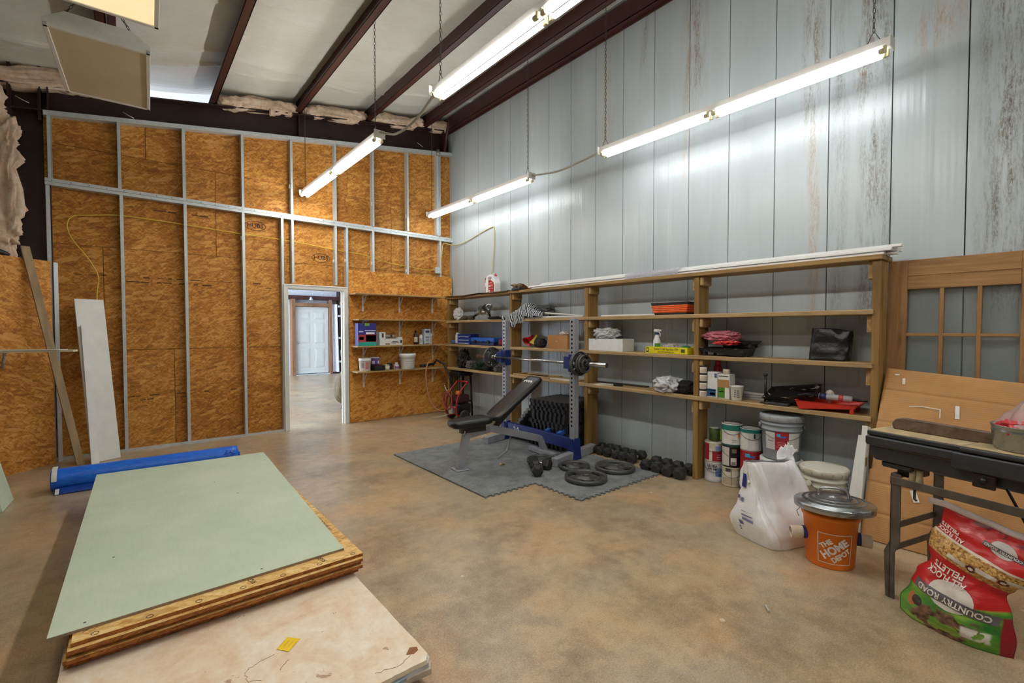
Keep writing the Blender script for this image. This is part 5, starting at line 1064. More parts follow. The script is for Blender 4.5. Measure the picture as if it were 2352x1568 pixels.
# black roofing felt strip under the jug, cardboard flap, tool, long vinyl trims
b = B()
def felt(u, v_): return Vector((-0.36 + 0.30 * v_, -0.36 - 1.62 * u, S4 + 0.006 + 0.010 * abs(math.sin(7 * u + 1)) * (1 - v_) + 0.004 * fbm((u * 9, v_ * 3, 0)) - 0.014 * max(0, 0.12 - v_) / 0.12 * (0.3 + math.sin(5 * u) ** 2)))
CARDM = (lambda g: (g.bump(g.n('ShaderNodeTexWave', wave_type='BANDS', bands_direction='Z', Vector=g.obj(False), Scale=26.0, Distortion=0.4).outputs[1], 0.12, 0.004), g.out(g.ramp(g.noise(g.obj(), 3.5, 4), [(0.3, srgb(178, 130, 78)), (0.7, srgb(200, 152, 98))]), 0.8))[1])(N('corrugated_cardboard'))
b.grid(felt, 60, 8); o = b.obj('cardboard_liner', mat((96, 72, 46), 0.9)); m_ = o.modifiers.new('t', 'SOLIDIFY'); m_.thickness = 0.003; tag(o, 'wavy brown cardboard strip lying under the white jug', 'cardboard')
o = bx('cardboard_flap', (-0.10, 0.10, -0.14, 0.14, 0, 0.005), CARDM, None, 0, (-0.16, -2.07, S4 + 0.05)); o.rotation_euler = (0.02, 0.40, 0.0); tag(o, 'bent cardboard flap sticking out behind the trim bundle', 'cardboard')
t = thing('roller_stand', 'small black bracket with two rusty rollers on the shelf top', 'bracket', (-0.285, -2.16, S4 + 0.001))
bx('base', (-0.06, 0.05, -0.085, 0.085, -0.0, 0.03), BLACKP, t, 0.006)
for y in (-0.05, 0.05):
    b = B(); vs = b.lathe([(0.012, -0.02), (0.032, -0.02), (0.036, 0), (0.032, 0.02), (0.012, 0.02)], 16); b.xf(vs, Matrix.Rotation(PI / 2, 3, 'Y'))
    for v_ in vs: v_.co += Vector((-0.02, y, 0.058))
    b.obj('roller', mat((110, 90, 74), 0.5, 0.4), t)
for i, (x, z, w_, ya, yb, col) in enumerate(((-0.275, 0.0, 0.05, -2.45, -6.14, WHITEPL), (-0.215, 0.0, 0.055, -2.40, -6.20, WHITEPL), (-0.275, 0.023, 0.05, -2.38, -6.18, WHITEPL), (-0.21, 0.023, 0.06, -2.30, -6.20, WHITEPL), (-0.15, 0.0, 0.05, -2.35, -6.10, WHITEPL), (-0.15, 0.023, 0.05, -2.3, -6.21, WHITEPL), (-0.25, 0.0455, 0.05, -2.6, -6.23, WHITEPL), (-0.185, 0.0455, 0.05, -2.5, -6.2, WHITEPL))):
    t = thing('vinyl_trim', ['front lower', 'middle lower', 'front upper', 'middle upper', 'rear lower', 'rear upper', 'topmost front', 'topmost rear'][i] + ' strip of the white vinyl trims along the shelf top', 'trim', (x, (ya + yb) / 2, S4 + z + 0.001), 0, 'white vinyl trims on the shelf top')
    h = (ya - yb) / 2; b = B(); b.prism([(-w_ / 2, 0), (w_ / 2, 0), (w_ / 2, 0.021), (-w_ / 2 + 0.02, 0.021), (-w_ / 2 + 0.02, 0.013), (-w_ / 2, 0.013)], -h, h, 'y'); b.obj('strip', col, t)
b = B()
WRAP = plastic((206, 206, 222), 0.15, 0.5, 0.75, 'clear_wrap')
def wrap(u, v_): a = PI * v_; return Vector((-0.215 - 0.115 * math.cos(a), -3.95 - 0.62 * u, S4 + 0.004 + 0.072 * math.sin(a) ** 0.5 + 0.004 * fbm((u * 22, v_ * 6, 1))))
b.grid(wrap, 70, 22); o = b.obj('clear_wrap', WRAP); tag(o, 'crinkled clear plastic wrap around the middle of the trims', 'wrap')
# ================================================================== RIGHT SIDE OF THE FLOOR
WH = (224, 222, 216)
# ---- paint cans in three stacks
cx1, cx2, cx3 = (-0.165, -4.862), (-0.175, -5.032), (-0.185, -5.204)
t = paint_can('white and blue paint can at the bottom of the stack next to the post', *cx1, 0.0, 0.084, 0.178, (206, 210, 216), [(150, 270, 0.02, 0.05, (226, 228, 230)), (215, 275, 0.055, 0.13, (96, 122, 168)), (235, 275, 0.05, 0.075, (56, 80, 130))], (196, 196, 196))
cyl = lambda R, a0: (lambda u, w_: ((R) * math.cos(a0 + u / R), (R) * math.sin(a0 + u / R), w_))
text_on('ULTRA', 0.034, cyl(0.0858, math.radians(196)), mat((40, 40, 44), 0.5), t, 0.001, 0, (0.0, 0.145), 1, sx=0.85)
text_on('SPEC 500', 0.024, cyl(0.0858, math.radians(196)), mat((40, 40, 44), 0.5), t, 0.0008, 0, (0.0, 0.118), 1, sx=0.85)
t = paint_can('red and cream paint can, middle of the stack next to the post', *cx1, 0.182, 0.084, 0.185, (222, 212, 196), [(140, 176, 0.02, 0.17, (160, 30, 40)), (188, 275, 0.012, 0.105, (164, 28, 38)), (178, 196, 0.012, 0.13, (226, 216, 204)), (214, 246, 0.105, 0.15, (120, 150, 200)), (222, 262, 0.045, 0.055, (220, 170, 170)), (226, 262, 0.068, 0.074, (220, 170, 170)), (224, 262, 0.028, 0.034, (220, 170, 170))], (170, 168, 164), 0.4, 0, 0.6)
t = thing('trigger_can', 'small green can with a pale green clip on top of the red can', 'can', (-0.165, -4.862, 0.3715), 0.5)
b = B(); b.lathe([(0.044, 0), (0.047, 0.004), (0.047, 0.105), (0.042, 0.112), (0.04, 0.118), (0, 0.118)], 22, cap=(True, False)); b.obj('body', mat((64, 82, 36), 0.5, 0, 0.5, 40), t)
b = B(); b.lathe([(0.04, 0.114), (0.04, 0.124), (0, 0.124)], 18, cap=(False, False)); b.obj('lid', mat((176, 180, 172), 0.4), t); bx('clip', (-0.02, 0.02, -0.062, -0.046, 0.01, 0.10), mat((122, 158, 56), 0.45), t, 0.004)
paint_can('grey and beige labelled paint can at the bottom of the middle stack', *cx2, 0.0, 0.084, 0.172, (206, 196, 176), [(150, 278, 0.02, 0.07, (186, 172, 148)), (150, 202, 0.075, 0.13, (214, 206, 190)), (206, 278, 0.075, 0.14, (220, 212, 198)), (203, 206, 0.012, 0.165, (90, 84, 74)), (170, 200, 0.135, 0.165, (72, 66, 60))], (90, 86, 80), 0.5, 0, 0.3)
paint_can('black paint can with a white barcode label, middle stack', *cx2, 0.176, 0.085, 0.188, (34, 32, 34), [(140, 192, 0.012, 0.178, (206, 202, 194)), (200, 232, 0.02, 0.085, (222, 220, 214)), (204, 228, 0.024, 0.05, (90, 90, 90)), (206, 232, 0.13, 0.165, (120, 108, 92))], (44, 44, 46), 0.5, 0, 0.2)
paint_can('white can with teal-stained rim on top of the middle stack', *cx2, 0.368, 0.086, 0.195, (226, 224, 220), [(130, 290, 0.138, 0.186, (32, 122, 112)), (130, 290, 0.0, 0.014, (30, 92, 88)), (238, 256, 0.075, 0.11, (226, 150, 110)), (205, 232, 0.05, 0.056, (150, 150, 150)), (205, 236, 0.036, 0.042, (160, 160, 160)), (260, 285, 0.15, 0.186, (206, 204, 200))], (64, 40, 38), 0.55, 0, 0.1)
paint_can('dark blue glossy paint can at the bottom of the stack beside the white sack', *cx3, 0.0, 0.084, 0.165, (50, 62, 86), [(150, 275, 0.09, 0.11, (90, 104, 130)), (175, 196, 0.012, 0.04, (196, 186, 176))], (60, 70, 90), 0.3, 0, 0.4)
paint_can('red paint can with a blue cloud logo beside the white sack', *cx3, 0.169, 0.085, 0.185, (172, 30, 40), [(172, 200, 0.135, 0.165, (70, 160, 214)), (196, 226, 0.13, 0.148, (60, 110, 190)), (176, 240, 0.09, 0.095, (226, 160, 160)), (176, 240, 0.075, 0.08, (226, 160, 160)), (176, 236, 0.06, 0.065, (226, 160, 160)), (228, 242, 0.028, 0.045, (140, 200, 40))], (160, 160, 160), 0.4)
paint_can('white can with teal rim and black lid beside the grey bucket', *cx3, 0.358, 0.086, 0.190, (214, 214, 214), [(130, 290, 0.155, 0.186, (24, 120, 112)), (140, 190, 0.012, 0.150, (222, 220, 216)), (212, 246, 0.015, 0.095, (232, 232, 232)), (218, 228, 0.11, 0.15, (30, 60, 60))], (30, 30, 30), 0.6, 0, 0.1)
# ---- five-gallon buckets
def bucket5(label, x, y, z, col, lidc, r0, r1, h, lst, handle, dirt=0.1):
    t = thing('bucket', label, 'bucket', (x, y, z + 0.0006))
    b = B(); k = lambda f_: r0 + (r1 - r0) * f_
    b.lathe([(r0 * .97, 0), (r0, 0.006), (k(.66), h * .66), (k(.66) + 0.007, h * .665), (k(.70) + 0.007, h * .69), (k(.70), h * .70), (k(.80), h * .78), (k(.80) + 0.008, h * .785), (k(.84) + 0.008, h * .82), (k(.84), h * .825), (k(.9), h * .9), (r1, h)], 36); b.obj('body', mat(col, 0.42, 0, 0.06, 8), t)
    b = B(); b.lathe([(r1 + 0.004, h - 0.045), (r1 + 0.010, h - 0.043), (r1 + 0.012, h - 0.002), (r1 + 0.004, h + 0.006), (r1 - 0.012, h + 0.005), (r1 - 0.018, h - 0.006), (0, h - 0.006)], 40, cap=(False, False)); o = b.obj('lid', mat(lidc, 0.55, 0, dirt, 6), t)
    for a in range(0, 360, 24):
        b = B(); r = r1 + 0.0115; c_, s_ = math.cos(math.radians(a)), math.sin(math.radians(a))
        b.box(-0.002, 0.002, -0.003, 0.003, h - 0.04, h - 0.012); 
        for v_ in b.m.verts: x_, y_ = v_.co.x, v_.co.y; v_.co.x, v_.co.y = (r + x_) * c_ - y_ * s_, (r + x_) * s_ + y_ * c_
        b.obj('lid_notch', mat((150, 150, 150), 0.6), o)
    arcs(t, lst, r0, r1, h)
    if handle:
        b = B(); R_ = k(.75) + 0.012; a0 = handle
        b.tube([(R_ * math.cos(math.radians(a0 + 180 * q / 16)), R_ * math.sin(math.radians(a0 + 180 * q / 16)), h * .74 - h * .26 * math.sin(PI * q / 16)) for q in range(17)], 0.0022, 5); b.obj('bail', CHAINM, t)
        for s in (0, 180):
            a = math.radians(a0 + s); b = B(); b.tube([(R_ * .96 * math.cos(a), R_ * .96 * math.sin(a), h * .74), (R_ * 1.06 * math.cos(a), R_ * 1.06 * math.sin(a), h * .74)], 0.02, 12); b.obj('bail_ear', mat(col, 0.42, 0, 0.06, 8), t)
    return t
bucket5('plain pale bucket standing under the grey paint bucket, behind the white sack', -0.235, -5.47, 0.0, (206, 208, 206), (206, 208, 206), 0.128, 0.146, 0.345, (), 0)
t = bucket5('grey five-gallon paint bucket with a red label and dusty lid', -0.235, -5.47, 0.353, (150, 160, 168), (156, 162, 166), 0.132, 0.150, 0.355,
        [(182, 222, 0.085, 0.235, (170, 28, 38)), (222, 262, 0.075, 0.225, (214, 214, 210)), (150, 182, 0.085, 0.225, (206, 208, 206)), (187, 198, 0.192, 0.217, (70, 170, 222)), (196, 214, 0.185, 0.20, (60, 110, 190)), (188, 212, 0.145, 0.149, (226, 170, 170)), (188, 214, 0.135, 0.138, (226, 170, 170)), (188, 212, 0.125, 0.128, (226, 170, 170)), (186, 205, 0.108, 0.112, (226, 170, 170)), (213, 219, 0.10, 0.112, (150, 200, 40)), (158, 176, 0.15, 0.158, (120, 122, 122))], 116, 0.35)
t = bucket5('dirty white lidded bucket with a wire handle behind the orange bucket', -0.41, -5.835, 0.0, (222, 220, 208), (206, 200, 184), 0.130, 0.146, 0.385, [(224, 250, 0.13, 0.20, (90, 92, 88)), (226, 248, 0.14, 0.15, (190, 190, 184)), (226, 244, 0.165, 0.172, (190, 190, 184))], 160, 0.30)
# ---- white sack
SACKM = plastic((252, 252, 254), 0.28, name='white_sack_film', relief=0.22, sc=9)
an = math.atan2(-0.16, 0.45)
sk = thing('white_sack', 'slumped open white plastic sack with blue print standing in front of the paint cans', 'sack', (-0.985, -5.735, 0.0), an)
def sackf(u, w_):
    a = 2 * PI * u + PI / 4; c_, s_ = math.cos(a), math.sin(a); e = 0.42
    hx = 0.235 * (1 - 0.10 * w_) * (1 + 0.06 * math.sin(PI * min(1, w_ * 2.2))); hy = 0.165 * (1 - w_) ** 0.75 + 0.022 + 0.03 * math.sin(PI * min(1.0, w_ * 2.5)) * (1 if w_ < .4 else 0)
    x_ = (abs(c_) ** e) * (1 if c_ > 0 else -1) * hx; y_ = (abs(s_) ** e) * (1 if s_ > 0 else -1) * hy
    zt_ = 0.495 + 0.05 * max(0, x_ / 0.235) ** 2 * w_ - 0.02 * w_ * math.sin(8 * x_)
    z_ = zt_ * w_
    fold = 0.042 * math.sin(3.1 * c_ * 2 + 5 * w_) * w_ * (1 - w_) * 4 * 0.6 + 0.014 * (1 - abs(math.sin(7 * c_ + 3 * s_ + 2 * w_))) ** 3 * min(1, 3 * w_) + 0.016 * fbm((c_ * 1.8, s_ * 1.8, w_ * 2.4), 4) * min(1, w_ * 4 + 0.3)
    dent = -0.07 * math.exp(-((w_ - 0.55) / 0.22) ** 2 - ((x_ - 0.0) / 0.13) ** 2) * (1 if y_ < 0 else 0)
    return Vector((x_ + fold * c_ * .6 - 0.01 * w_, y_ + fold * (1 if s_ > 0 else -1) - dent + 0.06 * w_, max(0.0, z_)))
b = B(); gq = b.grid(sackf, 120, 60, wrapu=True); b.m.faces.new([r_[0] for r_ in gq][::-1]); o = b.obj('film', SACKM, sk)
b = B()
def tail(u, w_):   # torn top flap standing up at the right end
    return Vector((0.10 + 0.16 * u + 0.05 * w_, 0.085 + 0.02 * math.sin(7 * u + 3 * w_) + 0.03 * w_, 0.475 + (0.12 * math.sin(PI * (0.25 + 0.6 * u)) + 0.01 * math.sin(40 * u)) * w_))
b.grid(tail, 26, 10); o = b.obj('torn_flap', SACKM, sk); m_ = o.modifiers.new('t', 'SOLIDIFY'); m_.thickness = 0.002
PRB = mat((44, 52, 130), 0.5)
def side(u, w_):  # gusset face on the left
    ps = [sackf(k / 400.0, min(0.97, max(0.02, w_ / 0.55))) for k in range(120, 230)]
    y0 = -u; p_ = min(ps, key=lambda q: abs(q.y - (0.03 - u + 0.06 * w_ / 0.55)) - q.x * -0.05)
    return (p_.x - 0.004, p_.y, w_)
rs_ = random.Random(4)
for u0, z0, z1, w_, c_ in [(0.0, 0.34, 0.43, 0.016, 0)] + [(rs_.uniform(-0.04, 0.07), z_, z_ + rs_.uniform(0.012, 0.03), rs_.uniform(0.006, 0.016), 1) for z_ in [0.06 + 0.0125 * k for k in range(18)]]:
    b = B(); b.grid(lambda u, v_, u0=u0, z0=z0, z1=z1, w_=w_: Vector(side(u0 + w_ * (u - .5) * 2, z0 + (z1 - z0) * v_)), 5, 6); b.obj('print', PRB if c_ == 0 else mat((96, 98, 130), 0.5), sk)
# ---- orange bucket feeder with galvanised lid
HX, HY = -1.118, -6.085
va = math.atan2(CAM.y - HY, CAM.x - HX)
ORNG = mat((252, 134, 26), 0.38, 0, 0.05, 6, 'orange_plastic')
hb = thing('orange_bucket', 'orange hardware-store bucket with white square logo and pipe spouts', 'bucket', (HX, HY, 0.0006))
r0, r1, H = 0.125, 0.146, 0.355
b = B(); kf = lambda f_: r0 + (r1 - r0) * f_
b.lathe([(r0 * .97, 0), (r0, 0.007), (kf(.80), H * .80), (kf(.80) + 0.010, H * .805), (kf(.88) + 0.012, H * .885), (kf(.88) + 0.002, H * .89), (r1, H)], 44); b.obj('body', ORNG, hb)
LOGO = mat((240, 226, 220), 0.5)
def onb(u, w_): R_ = kf(w_ / H) + 0.0014; a = va + 0.20 + u / 0.135; return (R_ * math.cos(a), R_ * math.sin(a), w_)
sq = 0.088; zc = 0.125
b = B()
for (ua, za), (ub, zb) in (((-sq, zc - sq), (sq, zc - sq)), ((sq, zc - sq), (sq, zc + sq)), ((sq, zc + sq), (-sq, zc + sq)), ((-sq, zc + sq), (-sq, zc - sq))):
    du, dz = (0.0, 0.0045) if za == zb else (0.0045, 0.0)
    b.grid(lambda s, q, ua=ua, ub=ub, za=za, zb=zb, du=du, dz=dz: Vector(onb(ua + (ub - ua) * s + du * (q - .5), za + (zb - za) * s + dz * (q - .5))), 12, 2)
b.obj('logo_border', LOGO, hb)
r45 = math.radians(38)
text_on('THE', 0.038, onb, LOGO, hb, 0.0022, r45, (-0.046, zc + 0.026), 2, 'logo_lettering', 1.0)
text_on('HOME', 0.062, onb, LOGO, hb, 0.0030, r45, (-0.002, zc + 0.000), 2, 'logo_lettering', 0.92)
text_on('DEPOT', 0.042, onb, LOGO, hb, 0.0022, r45, (0.032, zc - 0.036), 2, 'logo_lettering', 0.86)
rt = Vector((-math.sin(va), math.cos(va), 0)); fw = Vector((math.cos(va), math.sin(va), 0))
PVC = mat((222, 206, 186), 0.5, 0, 0.12, 20)
for s, ln in ((-1, 0.215), (1, 0.205)):
    d_ = (rt * s + fw * (0.35 if s < 0 else -0.1)).normalized()
    b = B(); p0 = d_ * 0.11 + Vector((0, 0, 0.165)); p1 = d_ * ln + Vector((0, 0, 0.16)); n = 20
    for R_, fl in ((0.037, 1), (0.031, -1)):
        b.tube([p0, p1], R_, n, cap=False)
    # annular mouth
    t_ = (p1 - p0).normalized(); a_ = t_.cross(Vector((0, 0, 1))).normalized(); c_ = a_.cross(t_)
    ro = [b.m.verts.new(p1 + (a_ * math.cos(2 * PI * q / n) + c_ * math.sin(2 * PI * q / n)) * 0.037) for q in range(n)]; ri = [b.m.verts.new(p1 + (a_ * math.cos(2 * PI * q / n) + c_ * math.sin(2 * PI * q / n)) * 0.031) for q in range(n)]
    for q in range(n): b.m.faces.new((ro[q], ro[(q + 1) % n], ri[(q + 1) % n], ri[q]))
    o = b.obj('pipe_spout', PVC, hb)
    b = B(); b.tube([p0 + d_ * 0.012, p0 + d_ * 0.042], 0.0385, n, cap=False); b.obj('primer_stain', mat((48, 50, 120), 0.5, 0, 0.4, 30), o)
b = B(); b.tube([rt * -0.155 + Vector((0, 0, 0.30)), rt * -0.175 + Vector((0, 0, 0.28)) + fw * 0.02, rt * -0.16 + Vector((0, 0, 0.25)) + fw * 0.03], 0.002, 5); b.obj('bail', CHAINM, hb)
GLID = mat((170, 174, 176), 0.28, 0.9, 0.2, 10, 'galvanised_lid')
ld = thing('galvanised_lid', 'round galvanised trash-can lid with ringed ridges on the orange bucket', 'lid', (HX - 0.01, HY - 0.02, 0.362)); ld.rotation_euler = (-0.045, 0.03, 0)
b = B(); b.lathe([(0.203, -0.022), (0.207, -0.02), (0.207, 0.010), (0.200, 0.016), (0.17, 0.022), (0.165, 0.027), (0.16, 0.023), (0.135, 0.029), (0.13, 0.034), (0.125, 0.030), (0.10, 0.036), (0.095, 0.041), (0.09, 0.037), (0.07, 0.040), (0.06, 0.046), (0.0, 0.048)], 52, cap=(False, False)); o = b.obj('dome', GLID, ld); m_ = o.modifiers.new('t', 'SOLIDIFY'); m_.thickness = 0.002
b = B(); hd = rt; b.tube([hd * -0.075 + Vector((0, 0, 0.042)), hd * -0.073 + Vector((0, 0, 0.075)), hd * -0.05 + Vector((0, 0, 0.092)), hd * 0.05 + Vector((0, 0, 0.092)), hd * 0.073 + Vector((0, 0, 0.075)), hd * 0.075 + Vector((0, 0, 0.042))], 0.0075, 8, smooth=1); b.obj('handle', CHROME, ld)

# ---- boards, glazed door and cardboard leaning at the wall
def leaning(b, x0, z0, x1, z1, y0, y1, th_):
    d_ = Vector((x1 - x0, 0, z1 - z0)); L = d_.length; d_.normalize(); n_ = Vector((-d_.z, 0, d_.x))
    for (ya, yb) in ((y0, y1),):
        vs = b.box(0, L, ya, yb, 0, th_, 0.002)
        for v_ in vs: l, y_, h_ = v_.co; q = Vector((x0, 0, z0)) + d_ * l + n_ * h_; v_.co = Vector((q.x, y_, q.z))
for i, (x0, x1, z1, y0, y1, lab) in enumerate(((-0.50, -0.21, 0.60, -6.065, -6.012, 'white painted board leaning beside the shelf end, nearer the shelves'), (-0.545, -0.365, 0.72, -6.103, -6.070, 'white painted board with a brass latch leaning beside the cardboard'))):
    t = thing('white_board', lab, 'board', (0, 0, 0), 0, 'white boards leaning by the shelf end')
    b = B(); leaning(b, x0, 0.006, x1, z1, y0, y1, 0.10 if i == 0 else 0.08); b.obj('board', WHITEP, t)
    if i: bx('latch', (-0.50, -0.47, -6.110, -6.104, 0.47, 0.53), mat((150, 126, 84), 0.4, 0.5), t, 0.003)
dr = thing('glazed_door', 'oak door with small glass panes leaning against the metal wall', 'door', (-0.05, -6.51, 0.0))
yA, yB, zT = -6.118 + 6.51, -6.905 + 6.51, 1.905
lx = lambda z: -0.10 + 0.085 * z / zT
def dpart(name, y0, y1, z0, z1, mt, th_=0.040, off=0.0, parent=dr, bev=0.003):
    b = B(); vs = b.box(0, th_, y0, y1, z0, z1, bev)
    for v_ in vs: v_.co.x += lx(v_.co.z) + off
    return b.obj(name, mt, parent)
dpart('stile', yA - 0.112, yA, 0.004, zT, DOORW); dpart('stile', yB, yB + 0.118, 0.004, zT, DOORW)
dpart('top_rail', yB + 0.118, yA - 0.112, 1.695, zT, DOORH, off=0.001); dpart('bottom_rail', yB + 0.118, yA - 0.112, 0.004, 0.28, DOORH, off=0.001)
gy0, gy1 = yB + 0.118, yA - 0.112; cw = (gy1 - gy0) / 3; rows_ = [0.28 + k * (1.695 - 0.28) / 4.4 for k in range(0)]
zz = [1.695, 1.373, 1.052, 0.731, 0.41, 0.28]
for k in (1, 2): dpart('muntin', gy0 + cw * k - 0.012, gy0 + cw * k + 0.012, 0.28, 1.695, DOORW, 0.034, 0.003)
for z in zz[1:-1]: dpart('muntin', gy0, gy1, z - 0.011, z + 0.011, DOORH, 0.034, 0.0035)
GL = N('window_glass'); GL.out(srgb(236, 240, 238), 0.03, 0, Transmission_Weight=0.95, IOR=1.12); GLASS = GL.m
for r_ in range(5):
    for k in range(3): dpart('glass_pane', gy0 + cw * k + 0.012, gy0 + cw * (k + 1) - 0.012, zz[r_ + 1] + 0.011, zz[r_] - (0.011 if r_ else 0.0), GLASS, 0.004, 0.02, bev=0)
dpart('rail_bead', gy0, gy1, 1.79, 1.798, DOORH, 0.006, -0.003)
# corrugated cardboard sheet
cb = thing('cardboard_sheet', 'large creased cardboard sheet leaning in front of the glazed door', 'cardboard', (-0.4, -6.7, 0.0))
b = B()
def cardf(u, w_):
    z_ = 1.13 * w_ - 0.10 * u * w_; yl_ = -6.105 - 0.042 * w_ - (0.012 if 0.40 < w_ < 0.5 else 0.0)
    y_ = yl_ + (-7.45 - yl_) * u; x_ = -0.575 + 0.40 * w_ - 0.05 * math.sin(PI * w_)
    crease = sum(0.006 * math.exp(-((w_ - q) / 0.006) ** 2) for q in (0.16, 0.33, 0.5, 0.68, 0.87))
    return Vector((x_ + crease + 0.008 * fbm((u * 3, w_ * 3, 2)) + 0.4, y_ + 6.7, max(0.002, z_)))
b.grid(cardf, 50, 140); o = b.obj('sheet', CARDM, cb); m_ = o.modifiers.new('t', 'SOLIDIFY'); m_.thickness = 0.005; m_.offset = 1
PW = mat((228, 226, 220), 0.6)
def cmark(pts_, w_, nm='paint_mark'):
    b = B()
    for (u0, v0), (u1, v1) in zip(pts_, pts_[1:]):
        d_ = Vector((u1 - u0, v1 - v0)).normalized(); n_ = Vector((-d_.y, d_.x)) * w_
        q = [cardf(max(0, u + s * n_.x), v_ + s * n_.y) for u, v_, s in ((u0, v0, -1), (u1, v1, -1), (u1, v1, 1), (u0, v0, 1))]
        b.m.faces.new([b.m.verts.new(p_ + Vector((-0.011, 0, 0.003))) for p_ in q])
    b.obj(nm, PW, cb)
cmark([(0.30, 0.83), (0.305, 0.76)], 0.008); cmark([(0.12, 0.79), (0.17, 0.80), (0.24, 0.797)], 0.0022); cmark([(0.24, 0.80), (0.243, 0.75)], 0.002); cmark([(0.04, 0.965), (0.06, 0.968)], 0.004); cmark([(0.08, 0.95), (0.083, 0.915)], 0.006); cmark([(0.31, 0.52), (0.42, 0.48)], 0.002); cmark([(0.43, 0.475), (0.45, 0.47)], 0.007); cmark([(0.18, 0.33), (0.20, 0.27)], 0.012)

# ---- jointer on a steel stand
ja = math.atan2(-0.584, -0.162)   # axis from the far end towards the camera side
jt = thing('jointer', 'long dark grey jointer machine on an angle-steel stand', 'machine', (-1.315, -6.30, 0.0), ja)
JD = mat((58, 60, 64), 0.42, 0.3, 0.2, 12, 'machine_grey'); JB = mat((98, 90, 82), 0.5, 0.3, 0.3, 16, 'worn_steel'); DUST = mat((176, 156, 118), 0.85, 0, 0.25, 14, 'sawdust')
# local: x along the machine, +y towards the wall side
SG = 1
def jb(name, x0, x1, y0, y1, z0, z1, mt, bev=0.004): return bx(name, (x0, x1, y0, y1, z0, z1), mt, jt, bev)
jb('infeed_table', 0.0, 0.40, 0.01, 0.25, 0.842, 0.868, JD, 0.005); jb('table_top', 0.005, 0.40, 0.015, 0.245, 0.868, 0.8705, DUST, 0)
b = B(); b.prism([(0.01, 0.80), (0.01, 0.745), (0.04, 0.715), (1.05, 0.715), (1.05, 0.842), (0.01, 0.842)], 0.02, 0.23, 'y'); b.obj('base_casting', JD, jt)
jb('base_step', 0.0, 0.38, -0.006, 0.02, 0.795, 0.84, JD, 0.006); jb('base_lip', 0.0, 1.05, 0.006, 0.24, 0.79, 0.80, JB, 0.002)
jb('bed_panel', 0.375, 1.10, -0.022, 0.03, 0.765, 0.842, JD, 0.006)
b = B(); b.box(0.40, 1.1, -0.018, 0.25, 0.846, 0.872, 0.012, 3); b.obj('outfeed_table', JD, jt); jb('table_top', 0.41, 1.1, -0.008, 0.24, 0.872, 0.8745, DUST, 0)
jb('ledge', 0.06, 0.20, 0.03, 0.2, 0.682, 0.714, JD, 0.008); jb('switch_recess', 0.45, 0.53, -0.012, 0.0, 0.70, 0.765, mat((40, 24, 22), 0.5), 0.004); b = B(); b.lathe([(0.014, 0), (0.014, 0.01), (0, 0.012)], 12); b.xf(b.m.verts[:], Matrix.Rotation(PI / 2, 3, 'X')); b.obj('switch_knob', BLACKP, jt, (0.49, -0.012, 0.735))
for yy in (0.03, 0.22):
    f_ = 0 if yy < 0.1 else 0.22
    b = B(); b.prism([(0.11, 0.66), (0.11, 0.30), (0.085, 0.24), (0.095, 0.0), (0.135, 0.0), (0.13, 0.24), (0.155, 0.30), (0.155, 0.66)], yy + f_ - 0.004, yy + f_ + 0.004, 'y'); b.prism([(yy + f_ - 0.004, 0.66), (yy + f_ - 0.004, 0.0), (yy + f_ + 0.036, 0.0), (yy + f_ + 0.036, 0.66)], 0.110, 0.116, 'x'); b.obj('leg', JB, jt)
    b = B(); b.prism([(1.0, 0.66), (1.0, 0.0), (1.045, 0.0), (1.045, 0.66)], yy + f_ - 0.004, yy + f_ + 0.004, 'y'); b.obj('leg', JB, jt)
    jb('top_rail', 0.11, 1.04, yy + f_ - 0.012, yy + f_ - 0.004, 0.605, 0.645, JB, 0.002)
for z in (0.36, 0.245): jb('side_brace', 0.116, 0.122, 0.03, 0.44, z, z + 0.035, JB, 0.002)
jb('top_brace', 0.11, 0.13, 0.03, 0.44, 0.63, 0.66, JB, 0.002)
jb('post_block', 0.12, 0.2, 0.06, 0.2, 0.645, 0.70, BLACKP, 0.004)
for x0, x1 in ((0.45, 0.62), (0.57, 0.74)):
    b = B(); b.tube([(x0, 0.24, 0.72), (x1, 0.30, 0.30)], 0.006, 6); b.obj('belt_strand', BLACKR, jt)
for i, x_ in enumerate((0.19, 0.22)):
    b = B(); b.lathe([(0.016, 0.605), (0.02, 0.61), (0.014, 0.66), (0.014, 0.70)], 10, (x_, 0.06, 0)); b.obj('spacer', mat((206, 190, 150), 0.5), jt)
b = B(); b.tube([(0.20, 0.06, 0.60), (0.20, 0.06, 0.545), (0.21, 0.06, 0.54)], 0.006, 6); b.obj('hook', JB, jt)
t = thing('wooden_fence_board', 'weathered rounded wooden board lying on the jointer table', 'board', (-1.195, -6.50, 0.871), ja)
b = B(); b.prism([(-0.11, 0.0), (0.36, 0.0), (0.36, 0.055), (0.1, 0.062), (-0.07, 0.064), (-0.10, 0.055), (-0.118, 0.03)], -0.016, 0.016, 'y', 0.004); b.obj('board', DARKW, t)
